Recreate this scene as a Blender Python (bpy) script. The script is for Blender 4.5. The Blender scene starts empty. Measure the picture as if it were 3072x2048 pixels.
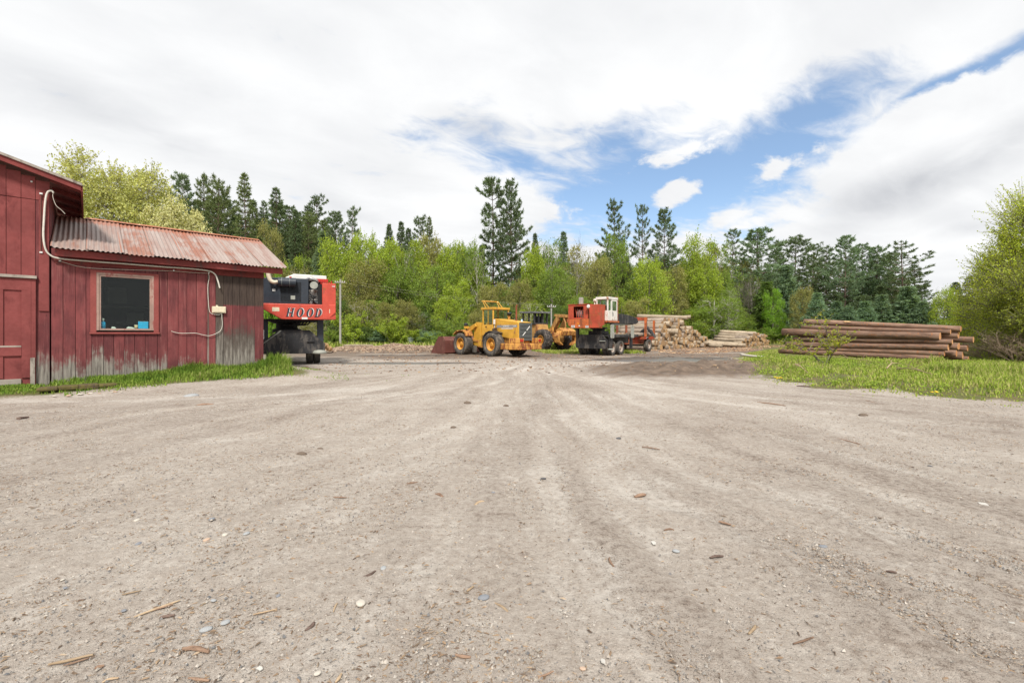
import bpy, math, random
import numpy as np
from mathutils import Matrix, Vector
R = math.radians
random.seed(7)
rng = np.random.default_rng(7)
scene = bpy.context.scene
COL = scene.collection
F, CX, HY, EYE = 1365.0, 1536.0, 1000.0, 1.45     # focal length and horizon of the photograph in its own pixels

# ------------------------------------------------------------------ camera
cam_data = bpy.data.cameras.new('camera')
cam_data.sensor_width = 36.0
cam_data.lens = 36.0 * F / 3072.0
cam_data.shift_y = -(1024 - HY) / 3072.0
cam_data.clip_start = 0.05
cam_data.clip_end = 3000.0
cam = bpy.data.objects.new('camera', cam_data)
cam.location = (0, 0, EYE)
cam.rotation_euler = (R(90), 0, 0)
COL.objects.link(cam)
scene.camera = cam

# ------------------------------------------------------------------ exposure and sampling
scene.view_settings.view_transform = 'Standard'
scene.view_settings.look = 'None'
scene.view_settings.gamma = 1.0
scene.view_settings.use_curve_mapping = False
scene.view_settings.exposure = 0.45
scene.render.engine = 'CYCLES'
scene.cycles.max_bounces = 6
scene.cycles.diffuse_bounces = 4
scene.cycles.glossy_bounces = 3
scene.cycles.transmission_bounces = 4
scene.cycles.transparent_max_bounces = 8
scene.cycles.caustics_reflective = False
scene.cycles.caustics_refractive = False
scene.cycles.use_denoising = True

# ------------------------------------------------------------------ sun
SUN_ELEV, SUN_AZ = 50.0, 176.0        # azimuth clockwise from +Y: behind the camera
sd = bpy.data.lights.new('sun', 'SUN')
sd.energy = 3.5
sd.angle = R(9)
sd.color = (1.0, 0.95, 0.87)
sun = bpy.data.objects.new('sun', sd)
_d = Vector((math.sin(R(SUN_AZ)) * math.cos(R(SUN_ELEV)), math.cos(R(SUN_AZ)) * math.cos(R(SUN_ELEV)), math.sin(R(SUN_ELEV))))
sun.rotation_euler = (-_d).to_track_quat('-Z', 'Y').to_euler()
sun.location = (20, -30, 40)
COL.objects.link(sun)


# ------------------------------------------------------------------ node helper
class NG:
    def __init__(self, tree):
        self.t = tree
        self.n = tree.nodes
        self.l = tree.links

    def new(self, typ, **kw):
        nd = self.n.new(typ)
        for k, v in kw.items():
            setattr(nd, k, v)
        return nd

    def put(self, sock, v):
        if v is None:
            return
        if hasattr(v, 'is_output'):
            self.l.new(v, sock)
        elif isinstance(v, (tuple, list)) and len(v) == 3 and sock.type == 'RGBA':
            sock.default_value = (*v, 1.0)
        else:
            sock.default_value = v

    def m(self, op, a=None, b=None, c=None, clamp=False):
        nd = self.new('ShaderNodeMath', operation=op, use_clamp=clamp)
        for s, v in zip(nd.inputs, (a, b, c)):
            self.put(s, v)
        return nd.outputs[0]

    def vm(self, op, a=None, b=None, out=0):
        nd = self.new('ShaderNodeVectorMath', operation=op)
        for s, v in zip(nd.inputs, (a, b)):
            self.put(s, v)
        return nd.outputs[out]

    def ramp(self, v, lo, hi, a=0.0, b=1.0, smooth=True):
        nd = self.new('ShaderNodeMapRange', interpolation_type='SMOOTHSTEP' if smooth else 'LINEAR', clamp=True)
        for s, x in zip(nd.inputs, (v, lo, hi, a, b)):
            self.put(s, x)
        return nd.outputs[0]

    def mix(self, f, a, b, blend='MIX'):
        nd = self.new('ShaderNodeMix', data_type='RGBA', blend_type=blend)
        self.put(nd.inputs[0], f)
        self.put(nd.inputs[6], a)
        self.put(nd.inputs[7], b)
        return nd.outputs[2]

    def noise(self, vec, scale, detail=3.0, rough=0.55, dist=0.0, out='Fac'):
        nd = self.new('ShaderNodeTexNoise')
        self.put(nd.inputs['Vector'], vec)
        self.put(nd.inputs['Scale'], scale)
        self.put(nd.inputs['Detail'], detail)
        self.put(nd.inputs['Roughness'], rough)
        self.put(nd.inputs['Distortion'], dist)
        return nd.outputs[out]

    def xyz(self, vec):
        nd = self.new('ShaderNodeSeparateXYZ')
        self.put(nd.inputs[0], vec)
        return nd.outputs

    def comb(self, x=0.0, y=0.0, z=0.0):
        nd = self.new('ShaderNodeCombineXYZ')
        for s, v in zip(nd.inputs, (x, y, z)):
            self.put(s, v)
        return nd.outputs[0]


# ------------------------------------------------------------------ sky: Nishita blue with a cloud deck
world = bpy.data.worlds.new('World')
scene.world = world
world.use_nodes = True
g = NG(world.node_tree)
g.n.clear()
sky = g.new('ShaderNodeTexSky', sky_type='NISHITA')
sky.sun_disc = False
sky.sun_elevation = R(SUN_ELEV)
sky.sun_rotation = R(SUN_AZ)
sky.altitude = 300
sky.air_density = 1.0
sky.dust_density = 0.3
sky.ozone_density = 2.0
dirv = g.new('ShaderNodeTexCoord').outputs['Generated']
dx, dy, dz = g.xyz(dirv)[0:3]
az = g.m('ARCTAN2', dx, dy)
el = g.m('ARCSINE', dz)
den = g.m('ADD', g.m('MAXIMUM', dz, 0.0), 0.16)
plane = g.comb(g.m('DIVIDE', dx, den), g.m('DIVIDE', dy, den), 0.0)
rotp = g.new('ShaderNodeVectorRotate', rotation_type='Z_AXIS')
g.put(rotp.inputs['Vector'], plane)
rotp.inputs['Angle'].default_value = R(-28)
streak = g.vm('MULTIPLY', rotp.outputs[0], (0.8, 1.35, 1.0))
n_big = g.noise(streak, 1.1, 2.0, 0.5)
n_mid = g.noise(streak, 2.6, 5.0, 0.55, 0.5)
n_fine = g.noise(streak, 7.0, 6.0, 0.62, 0.6)
puff = g.noise(g.comb(g.m('MULTIPLY', az, 1.0), g.m('MULTIPLY', el, 1.5), 0.0), 11.0, 7.0, 0.6, 0.4)


def azel(px, py):
    v = Vector(((px - CX) / F, 1.0, (HY - py) / F)).normalized()
    return math.atan2(v.x, v.y), math.asin(v.z)


def blob(px, py, rx, ry, rot=0.0, power=1.0):
    """A soft elliptical patch of the heavens, 1 at its centre and 0 or less from its rim on (sizes as angles)."""
    a0, e0 = azel(px, py)
    q = 1.0 + ((px - CX) / F) ** 2 + ((HY - py) / F) ** 2
    rx, ry = rx / F / q ** 0.75, ry / F / q ** 0.75
    c, s = math.cos(R(rot)), math.sin(R(rot))
    u = g.m('SUBTRACT', az, a0)
    v = g.m('SUBTRACT', el, e0)
    p = g.m('DIVIDE', g.m('ADD', g.m('MULTIPLY', u, c), g.m('MULTIPLY', v, s)), rx)
    w = g.m('DIVIDE', g.m('SUBTRACT', g.m('MULTIPLY', v, c), g.m('MULTIPLY', u, s)), ry)
    d = g.m('SQRT', g.m('ADD', g.m('MULTIPLY', p, p), g.m('MULTIPLY', w, w)))
    return g.m('MULTIPLY', g.m('SUBTRACT', 1.0, d), power)


gap = None
for b in [(2430, 340, 320, 125, 10, 1.3), (2900, 225, 360, 66, 14, 1.25), (2270, 480, 360, 180, 12, 1.6),
          (2010, 560, 580, 190, 4, 1.9), (1800, 620, 380, 135, 0, 1.3), (1880, 410, 290, 95, 14, 0.85), (1440, 410, 260, 100, -4, 0.62),
          (1560, 500, 360, 90, -12, 0.85), (2300, 690, 260, 45, 3, 0.5), (1700, 690, 160, 60, 0, 0.6)]:
    x = blob(*b)
    gap = x if gap is None else g.m('MAXIMUM', gap, x)
veil = None
for b in [(2040, 574, 92, 44, 16, 1.1), (2800, 440, 420, 215, 22, 2.6), (2230, 640, 170, 40, 12, 0.5), (2380, 485, 190, 50, 24, 0.42),
          (2660, 640, 520, 70, 6, 1.4), (2040, 455, 190, 36, 14, 0.8), (1500, 620, 240, 100, -4, 1.5), (2760, 770, 500, 60, 4, 0.6)]:
    x = blob(*b)
    veil = x if veil is None else g.m('MAXIMUM', veil, x)
wild = g.m('MULTIPLY', g.m('SUBTRACT', n_big, 0.66), 2.5)                     # open places in the rest of the deck
gap = g.m('MAXIMUM', g.m('MAXIMUM', gap, wild), -0.6)
edge = g.m('ADD', g.m('MULTIPLY', g.m('SUBTRACT', n_mid, 0.5), 2.0), g.m('MULTIPLY', g.m('SUBTRACT', n_fine, 0.5), 1.5))
edge2 = g.m('ADD', g.m('MULTIPLY', g.m('SUBTRACT', puff, 0.5), 2.1), g.m('MULTIPLY', g.m('SUBTRACT', n_fine, 0.5), 1.1))
blue = g.ramp(g.m('ADD', gap, edge), -0.06, 1.0)
cover2 = g.ramp(g.m('ADD', veil, edge2), 0.05, 0.5)
blue = g.m('MULTIPLY', blue, g.m('SUBTRACT', 1.0, cover2))
shade = None
for b in [(2700, 570, 340, 110, 18, 0.95), (2980, 450, 300, 110, 25, 0.7), (330, 360, 520, 130, -14, 0.45), (620, 280, 300, 120, 0, 0.3), (1420, 385, 220, 70, -8, 0.7),
          (1080, 650, 200, 40, -22, 0.4), (520, 440, 200, 30, -6, 0.4), (2900, 690, 120, 40, 10, 0.4)]:
    x = blob(*b)
    shade = x if shade is None else g.m('MAXIMUM', shade, x)
shade = g.m('MAXIMUM', shade, 0.0)
gray = g.m('ADD', g.m('MULTIPLY', g.m('MULTIPLY', shade, g.ramp(puff, 0.30, 0.62, 0.65, 1.1)), 0.50), g.m('MULTIPLY', g.ramp(g.m('ADD', g.m('MULTIPLY', n_big, 0.6), g.m('MULTIPLY', n_mid, 0.4)), 0.34, 0.64), 0.24))
gray = g.m('ADD', gray, g.m('MULTIPLY', g.m('SUBTRACT', puff, 0.5), 0.10))
cloud = g.mix(gray, (7.45, 7.5, 7.55), (3.1, 3.25, 3.6))
skyblue = g.mix(0.17, g.mix(1.0, sky.outputs[0], (0.98, 1.17, 1.26), 'MULTIPLY'), (6.4, 7.2, 8.0))
low = g.ramp(el, 0.02, 0.34, 0.34, 0.0)
skyblue = g.mix(low, skyblue, (6.6, 7.3, 7.9))
final = g.mix(blue, cloud, skyblue)
bg = g.new('ShaderNodeBackground')
g.put(bg.inputs['Color'], final)
bg.inputs['Strength'].default_value = 0.1
wo = g.new('ShaderNodeOutputWorld')
g.l.new(bg.outputs[0], wo.inputs['Surface'])


# ------------------------------------------------------------------ object helpers
def tag(o, label=None, cat=None, group=None, kind=None):
    if label:
        o['label'] = label
    if cat:
        o['category'] = cat
    if group:
        o['group'] = group
    if kind:
        o['kind'] = kind
    return o


def empty(name, loc=(0, 0, 0), rz=0.0, label=None, cat=None, group=None):
    o = bpy.data.objects.new(name, None)
    o.empty_display_size = 0.3
    COL.objects.link(o)
    o.location = loc
    o.rotation_euler = (0, 0, rz)
    return tag(o, label, cat, group)


def link(name, me, parent=None, loc=None, rz=0.0):
    o = bpy.data.objects.new(name, me)
    COL.objects.link(o)
    if parent is not None:
        o.parent = parent
    if loc is not None:
        o.location = loc
    if rz:
        o.rotation_euler = (0, 0, rz)
    return o


def np_mesh(name, verts, faces, mats, mat_idx=None, smooth=False):
    """verts (n,3) array; faces (m,k) array, all of one size."""
    verts = np.asarray(verts, np.float32)
    faces = np.asarray(faces, np.int32)
    me = bpy.data.meshes.new(name)
    m, k = faces.shape
    me.vertices.add(len(verts))
    me.vertices.foreach_set('co', verts.ravel())
    me.loops.add(m * k)
    me.loops.foreach_set('vertex_index', faces.ravel())
    me.polygons.add(m)
    me.polygons.foreach_set('loop_start', np.arange(m, dtype=np.int32) * k)
    if mat_idx is not None:
        me.polygons.foreach_set('material_index', np.asarray(mat_idx, np.int32))
    me.polygons.foreach_set('use_smooth', np.full(m, smooth))
    for mt in mats:
        me.materials.append(mt)
    me.update(calc_edges=True)
    return me


class MB:
    def __init__(self):
        self.v, self.f, self.mi, self.sm = [], [], [], []

    def add(self, vs, fs, mat=0, smooth=False):
        b = len(self.v)
        self.v += [tuple(p) for p in vs]
        for f in fs:
            self.f.append([i + b for i in f])
            self.mi.append(mat)
            self.sm.append(smooth)
        return self

    def box(self, c, s, rot=None, mat=0):
        x, y, z = s[0] / 2, s[1] / 2, s[2] / 2
        vs = [Vector(p) for p in ((-x, -y, -z), (x, -y, -z), (x, y, -z), (-x, y, -z), (-x, -y, z), (x, -y, z), (x, y, z), (-x, y, z))]
        if rot is not None:
            vs = [rot @ p for p in vs]
        c = Vector(c)
        return self.add([p + c for p in vs], [(0, 3, 2, 1), (4, 5, 6, 7), (0, 1, 5, 4), (1, 2, 6, 5), (2, 3, 7, 6), (3, 0, 4, 7)], mat)

    def span(self, a, b, mat=0):
        """Box between two corner points."""
        return self.box([(p + q) / 2 for p, q in zip(a, b)], [abs(q - p) for p, q in zip(a, b)], None, mat)

    def bar(self, p0, p1, w, h, mat=0, up=(0, 0, 1)):
        p0, p1 = Vector(p0), Vector(p1)
        d = (p1 - p0)
        L = d.length
        d.normalize()
        u = Vector(up)
        s = d.cross(u)
        if s.length < 1e-4:
            s = d.cross(Vector((1, 0, 0)))
        s.normalize()
        u = s.cross(d)
        rot = Matrix((d, s, u)).transposed()
        return self.box((p0 + p1) / 2, (L, w, h), rot, mat)

    def prism(self, pts, axis, a, b, mat=0):
        """Polygon pts in the two other axes (in order x,y,z without axis), extruded along axis from a to b."""
        def mk(p, t):
            q = list(p)
            q.insert('xyz'.index(axis), t)
            return q
        n = len(pts)
        area = sum(pts[i][0] * pts[(i + 1) % n][1] - pts[(i + 1) % n][0] * pts[i][1] for i in range(n))
        if (area > 0) == (axis != 'y') != (b > a):
            pts = pts[::-1]
        vs = [mk(p, a) for p in pts] + [mk(p, b) for p in pts]
        fs = [list(range(n))[::-1], [n + i for i in range(n)]] + [[i, (i + 1) % n, n + (i + 1) % n, n + i] for i in range(n)]
        return self.add(vs, fs, mat)

    def tube(self, pts, r, n=8, mat=0, cap=True, smooth=True):
        pts = [Vector(p) for p in pts]
        rs = r if isinstance(r, (list, tuple)) else [r] * len(pts)
        vs, fs = [], []
        prev = None
        for i, p in enumerate(pts):
            d = (pts[min(i + 1, len(pts) - 1)] - pts[max(i - 1, 0)]).normalized()
            if prev is None:
                s = d.cross(Vector((0, 0, 1)))
                if s.length < 1e-3:
                    s = d.cross(Vector((1, 0, 0)))
            else:
                s = prev - d * prev.dot(d)
            s.normalize()
            prev = s
            t = d.cross(s)
            for k in range(n):
                a = 2 * math.pi * k / n
                vs.append(p + (s * math.cos(a) + t * math.sin(a)) * rs[i])
        for i in range(len(pts) - 1):
            for k in range(n):
                fs.append((i * n + k, i * n + (k + 1) % n, (i + 1) * n + (k + 1) % n, (i + 1) * n + k))
        self.add(vs, fs, mat, smooth)
        if cap:
            self.add(vs[:n], [list(range(n))], mat)
            self.add(vs[-n:], [list(range(n))[::-1]], mat)
        return self

    def cyl(self, p0, p1, r, n=14, mat=0, r1=None):
        return self.tube([p0, p1], [r, r if r1 is None else r1], n, mat)

    def lathe(self, prof, c, axis='y', n=28, mat=0, smooth=True):
        """Closed profile of (radius, offset) turned about axis through c."""
        vs, fs = [], []
        m = len(prof)
        for k in range(n):
            a = 2 * math.pi * k / n
            ca, sa = math.cos(a), math.sin(a)
            for r, h in prof:
                if axis == 'y':
                    vs.append((c[0] + r * ca, c[1] + h, c[2] + r * sa))
                elif axis == 'x':
                    vs.append((c[0] + h, c[1] + r * ca, c[2] + r * sa))
                else:
                    vs.append((c[0] + r * ca, c[1] + r * sa, c[2] + h))
        for k in range(n):
            for j in range(m):
                fs.append((k * m + j, k * m + (j + 1) % m, ((k + 1) % n) * m + (j + 1) % m, ((k + 1) % n) * m + j))
        return self.add(vs, fs, mat, smooth)

    def mesh(self, name, mats):
        me = bpy.data.meshes.new(name)
        me.from_pydata(self.v, [], self.f)
        if not isinstance(mats, (list, tuple)):
            mats = [mats]
        for mt in mats:
            me.materials.append(mt)
        me.polygons.foreach_set('material_index', self.mi)
        me.polygons.foreach_set('use_smooth', self.sm)
        me.update()
        return me

    def build(self, name, mats, parent=None, loc=None, rz=0.0, bevel=0.0):
        o = link(name, self.mesh(name, mats), parent, loc, rz)
        if bevel:
            md = o.modifiers.new('edge', 'BEVEL')
            md.width = bevel
            md.segments = 2
            md.limit_method = 'ANGLE'
            md.angle_limit = R(40)
        return o


def P(px, py, Y):
    return Vector(((px - CX) / F * Y, Y, EYE + (HY - py) / F * Y))


# ------------------------------------------------------------------ noise and terrain height
_tab = np.random.default_rng(3).random((256, 256))


def vnoise(x, y, seed=0):
    x = np.asarray(x, float) + seed * 17.31
    y = np.asarray(y, float) + seed * 9.77
    xi, yi = np.floor(x).astype(int), np.floor(y).astype(int)
    fx, fy = x - xi, y - yi
    fx, fy = fx * fx * (3 - 2 * fx), fy * fy * (3 - 2 * fy)
    a = _tab[xi % 256, yi % 256]
    b = _tab[(xi + 1) % 256, yi % 256]
    c = _tab[xi % 256, (yi + 1) % 256]
    d = _tab[(xi + 1) % 256, (yi + 1) % 256]
    return (a * (1 - fx) + b * fx) * (1 - fy) + (c * (1 - fx) + d * fx) * fy


def fbm(x, y, octaves=4, seed=0, gain=0.5):
    s, amp, tot = 0.0, 1.0, 0.0
    for o in range(octaves):
        s = s + amp * vnoise(x * 2 ** o, y * 2 ** o, seed + o)
        tot += amp
        amp *= gain
    return s / tot


def sst(x, a, b):
    t = np.clip((np.asarray(x, float) - a) / (b - a), 0, 1)
    return t * t * (3 - 2 * t)


# building frame: origin at the lean-to's right front corner, w along the wall to the right, nrm out of the wall
WA = np.array((-8.14, 14.9))
WW = np.array((0.731, 0.682))
WN = np.array((0.682, -0.731))


def wall_pt(t, n, z):
    return Vector((WA[0] + WW[0] * t + WN[0] * n, WA[1] + WW[1] * t + WN[1] * n, z))


def wall_t(px, n=0.0):
    r = (px - CX) / F
    ax, ay = WA[0] + WN[0] * n, WA[1] + WN[1] * n
    return (r * ay - ax) / (WW[0] - WW[1] * r)


def wall_z(px, py, n=0.0):
    t = wall_t(px, n)
    return EYE + (HY - py) / F * (WA[1] + WN[1] * n + WW[1] * t)


GRASS_EDGE = [(20, 36), (16.8, 33), (12.6, 25.5), (9.6, 19), (8.3, 15.6), (7.8, 13.4), (8.1, 12.2), (8.8, 11.4), (9.3, 10.3), (10.9, 9.5), (14, 9.0), (60, 6.5)]
GRASS_POLY = GRASS_EDGE + [(60, 60), (30, 60)]


def poly_dist(x, y, poly):
    """Signed distance, positive inside."""
    x, y = np.asarray(x, float), np.asarray(y, float)
    best = np.full(np.broadcast(x, y).shape, 1e9)
    ins = np.zeros(best.shape, bool)
    n = len(poly)
    for i in range(n):
        ax, ay = poly[i]
        bx, by = poly[(i + 1) % n]
        ex, ey = bx - ax, by - ay
        t = np.clip(((x - ax) * ex + (y - ay) * ey) / (ex * ex + ey * ey), 0, 1)
        best = np.minimum(best, (x - ax - t * ex) ** 2 + (y - ay - t * ey) ** 2)
        cond = ((ay > y) != (by > y))
        xs = ax + (y - ay) * ex / (ey if abs(ey) > 1e-9 else 1e-9)
        ins ^= cond & (x < xs)
    best = np.sqrt(best)
    return np.where(ins, best, -best)


def wall_coords(x, y):
    qx, qy = x - WA[0], y - WA[1]
    return qx * WW[0] + qy * WW[1], qx * WN[0] + qy * WN[1]


def puddle_depth(x, y):
    """0..1 where water stands."""
    n = fbm(x * 0.45, y * 0.8, 4, 31)
    u = (x - 9.4) * 0.94 + (y - 25.4) * 0.34
    v = -(x - 9.4) * 0.34 + (y - 25.4) * 0.94
    a = 0.75 - np.sqrt((u / 4.2) ** 2 + (v / 1.9) ** 2) + (n - 0.5) * 2.4
    u2, v2 = x + 4.6, y - 22.3
    a2 = 0.8 - np.sqrt((u2 / 3.1) ** 2 + (v2 / 0.6) ** 2) + (n - 0.5) * 1.7
    u3, v3 = x + 7.4, y - 30.2
    a3 = 1.0 - np.sqrt((u3 / 2.6) ** 2 + (v3 / 0.7) ** 2) + (n - 0.5) * 1.4
    return np.maximum(np.maximum(a, a2), a3)


def terr(x, y, fine=True):
    x, y = np.asarray(x, float), np.asarray(y, float)
    t, n = wall_coords(x, y)
    zb = 0.11 + 0.14 * np.clip((t + 4.9) / 4.9, 0, 1.2)
    wt = (1 - sst(n, 0.7, 2.9)) * sst(n, -14, -8) * (1 - sst(t, 0.8, 3.0)) * sst(t, -12, -8)
    z = zb * wt
    gd = poly_dist(x, y, GRASS_POLY)
    z = z + 0.17 * sst(gd, -0.3, 1.6)
    ridge = np.exp(-((y - 18.6 - 0.05 * (x - 7)) / 1.9) ** 2) * sst(x, 1.0, 7.5) * (1 - sst(x, 10.5, 14))
    z = z + 0.30 * ridge * (0.55 + 0.9 * fbm(x * 1.3, y * 1.3, 4, 5))
    chip = np.exp(-((y - 37.5 + 0.04 * (x + 9)) / 1.9) ** 2) * sst(x, -16.5, -13) * (1 - sst(x, -4.5, -2.5))
    z = z + 0.42 * chip * (0.5 + fbm(x * 0.8, y * 0.8, 3, 6))
    z = z + 14.0 * sst(y, 62, 135) * sst(-x, -25, 55)
    z = z + 4.0 * sst(y, 90, 200)
    z = z - 0.16 * sst(puddle_depth(x, y), -0.5, 0.9)
    if fine:
        z = z + 0.05 * (fbm(x * 0.35, y * 0.35, 3, 1) - 0.5)
    return z


def tz(x, y):
    return float(terr(np.array([x]), np.array([y]))[0])


def G(px, py):
    """Point of the ground seen at this place."""
    r, s = (px - CX) / F, (HY - py) / F
    Y = EYE / max(-s, 1e-3)
    for _ in range(12):
        Y = (EYE - tz(r * Y, Y)) / max(-s, 1e-3)
    return Vector((r * Y, Y, tz(r * Y, Y)))


# ------------------------------------------------------------------ materials
def new_mat(name):
    mt = bpy.data.materials.new(name)
    mt.use_nodes = True
    gg = NG(mt.node_tree)
    gg.n.clear()
    out = gg.new('ShaderNodeOutputMaterial')
    bs = gg.new('ShaderNodeBsdfPrincipled')
    gg.l.new(bs.outputs[0], out.inputs['Surface'])
    return mt, gg, bs, out


def obj_co(gg):
    return gg.new('ShaderNodeTexCoord').outputs['Object']


def bump(gg, bs, h, strength=0.4, dist=0.02):
    b = gg.new('ShaderNodeBump')
    b.inputs['Strength'].default_value = strength
    b.inputs['Distance'].default_value = dist
    gg.put(b.inputs['Height'], h)
    gg.l.new(b.outputs[0], bs.inputs['Normal'])


def paint(name, col, rough=0.5, wear=None, amt=0.35, scale=3.0, var=0.25, metal=0.0, bmp=0.15, spec=0.4):
    """Used paint or metal: mottled tone, blotches and streaks of wear in colour wear."""
    mt, gg, bs, _ = new_mat(name)
    co = obj_co(gg)
    n = gg.noise(co, scale, 5, 0.6)
    fine = gg.noise(co, scale * 9, 4, 0.65)
    c = gg.mix(gg.ramp(n, 0.3, 0.7), tuple(v * (1 - var) for v in col), tuple(min(v * (1 + var * 0.6), 1) for v in col))
    c = gg.mix(gg.ramp(fine, 0.35, 0.75, 0.0, 0.22), c, tuple(v * 0.55 for v in col))
    if wear:
        stretch = gg.vm('MULTIPLY', co, (1.0, 1.0, 0.35))
        w = gg.noise(stretch, scale * 1.7, 6, 0.7, 0.3)
        c = gg.mix(gg.ramp(w, 0.66 - amt * 0.5, 0.74 - amt * 0.32), c, wear)
    gg.put(bs.inputs['Base Color'], c)
    gg.put(bs.inputs['Roughness'], gg.ramp(fine, 0.2, 0.8, rough - 0.1, min(rough + 0.2, 1)))
    bs.inputs['Metallic'].default_value = metal
    bs.inputs['Specular IOR Level'].default_value = spec
    if bmp:
        bump(gg, bs, fine, bmp, 0.01)
    return mt


def flat(name, col, rough=0.6, metal=0.0, spec=0.4):
    mt, gg, bs, _ = new_mat(name)
    co = obj_co(gg)
    n = gg.noise(co, 14, 3)
    gg.put(bs.inputs['Base Color'], gg.mix(gg.ramp(n, 0.3, 0.7), tuple(v * 0.85 for v in col), col))
    bs.inputs['Roughness'].default_value = rough
    bs.inputs['Metallic'].default_value = metal
    bs.inputs['Specular IOR Level'].default_value = spec
    return mt


def leaf_mat(name, transl=0.4, var=0.5):
    """Leaf colour comes from the object's own colour, varied leaf by leaf."""
    mt = bpy.data.materials.new(name)
    mt.use_nodes = True
    gg = NG(mt.node_tree)
    gg.n.clear()
    out = gg.new('ShaderNodeOutputMaterial')
    oi = gg.new('ShaderNodeObjectInfo')
    geo = gg.new('ShaderNodeNewGeometry')
    rnd = geo.outputs['Random Per Island']
    clump = gg.noise(geo.outputs['Position'], 0.55, 3, 0.55)
    k = gg.m('ADD', gg.m('MULTIPLY', rnd, var), gg.m('MULTIPLY', clump, var * 1.3))
    k = gg.m('ADD', k, 1.0 - var * 1.1)
    hsv = gg.new('ShaderNodeHueSaturation')
    gg.put(hsv.inputs['Hue'], gg.m('ADD', 0.485, gg.m('MULTIPLY', gg.m('FRACT', gg.m('MULTIPLY', rnd, 7.31)), 0.03)))
    gg.put(hsv.inputs['Saturation'], gg.m('ADD', 0.9, gg.m('MULTIPLY', gg.m('FRACT', gg.m('MULTIPLY', rnd, 13.7)), 0.22)))
    gg.put(hsv.inputs['Value'], k)
    gg.put(hsv.inputs['Color'], oi.outputs['Color'])
    d = gg.new('ShaderNodeBsdfDiffuse')
    tr = gg.new('ShaderNodeBsdfTranslucent')
    gg.put(d.inputs['Color'], hsv.outputs[0])
    gg.put(tr.inputs['Color'], gg.mix(1.0, hsv.outputs[0], (1.15, 1.1, 0.55), 'MULTIPLY'))
    mx = gg.new('ShaderNodeMixShader')
    mx.inputs[0].default_value = transl
    gg.l.new(d.outputs[0], mx.inputs[1])
    gg.l.new(tr.outputs[0], mx.inputs[2])
    gg.l.new(mx.outputs[0], out.inputs['Surface'])
    return mt


def wood_mat(name, c0, c1, mark, scale=6.0, marks=0.3, bmp=0.5):
    """Bark: long streaks along the log (local x) plus dark marks."""
    mt, gg, bs, _ = new_mat(name)
    co = obj_co(gg)
    rnd = gg.new('ShaderNodeObjectInfo').outputs['Random']
    co2 = gg.vm('ADD', co, gg.comb(gg.m('MULTIPLY', rnd, 40), gg.m('MULTIPLY', rnd, 17), 0))
    n = gg.noise(gg.vm('MULTIPLY', co2, (0.35, 1.6, 1.6)), scale, 5, 0.65)
    big = gg.noise(co2, 0.9, 3)
    k = gg.noise(gg.vm('MULTIPLY', co2, (1.4, 0.9, 0.9)), scale * 1.3, 5, 0.7)
    c = gg.mix(gg.ramp(gg.m('ADD', gg.m('MULTIPLY', n, 0.7), gg.m('MULTIPLY', big, 0.4)), 0.35, 0.72), c0, c1)
    c = gg.mix(gg.ramp(k, 0.62 - marks * 0.2, 0.74 - marks * 0.2), c, mark)
    hs = gg.new('ShaderNodeHueSaturation')
    gg.put(hs.inputs['Color'], c)
    gg.put(hs.inputs['Value'], gg.m('ADD', 0.78, gg.m('MULTIPLY', rnd, 0.42)))
    gg.put(bs.inputs['Base Color'], hs.outputs[0])
    bs.inputs['Roughness'].default_value = 0.9
    bs.inputs['Specular IOR Level'].default_value = 0.15
    bump(gg, bs, n, bmp, 0.03)
    return mt


def end_mat(name, c0, c1):
    mt, gg, bs, _ = new_mat(name)
    co = obj_co(gg)
    rnd = gg.new('ShaderNodeObjectInfo').outputs['Random']
    x, y, z = gg.xyz(co)[0:3]
    rad = gg.m('SQRT', gg.m('ADD', gg.m('MULTIPLY', y, y), gg.m('MULTIPLY', z, z)))
    ring = gg.m('SINE', gg.m('MULTIPLY', gg.m('ADD', rad, gg.m('MULTIPLY', gg.noise(co, 6), 0.03)), 190))
    f = gg.m('ADD', gg.m('MULTIPLY', ring, 0.12), gg.ramp(gg.m('ADD', gg.noise(co, 9, 4), gg.m('MULTIPLY', rnd, 0.4)), 0.45, 0.95))
    gg.put(bs.inputs['Base Color'], gg.mix(f, c0, c1))
    bs.inputs['Roughness'].default_value = 0.85
    return mt


def island_mat(name, cols, rough=0.9):
    """Loose bits: each separate piece takes its own tone from a short palette."""
    mt, gg, bs, _ = new_mat(name)
    rnd = gg.new('ShaderNodeNewGeometry').outputs['Random Per Island']
    cr = gg.new('ShaderNodeValToRGB')
    cr.color_ramp.interpolation = 'LINEAR'
    e = cr.color_ramp.elements
    while len(e) < len(cols):
        e.new(0.5)
    for i, c in enumerate(cols):
        e[i].position = i / (len(cols) - 1)
        e[i].color = (*c, 1)
    gg.put(cr.inputs[0], rnd)
    gg.put(bs.inputs['Base Color'], cr.outputs[0])
    bs.inputs['Roughness'].default_value = rough
    bs.inputs['Specular IOR Level'].default_value = 0.2
    return mt


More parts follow.
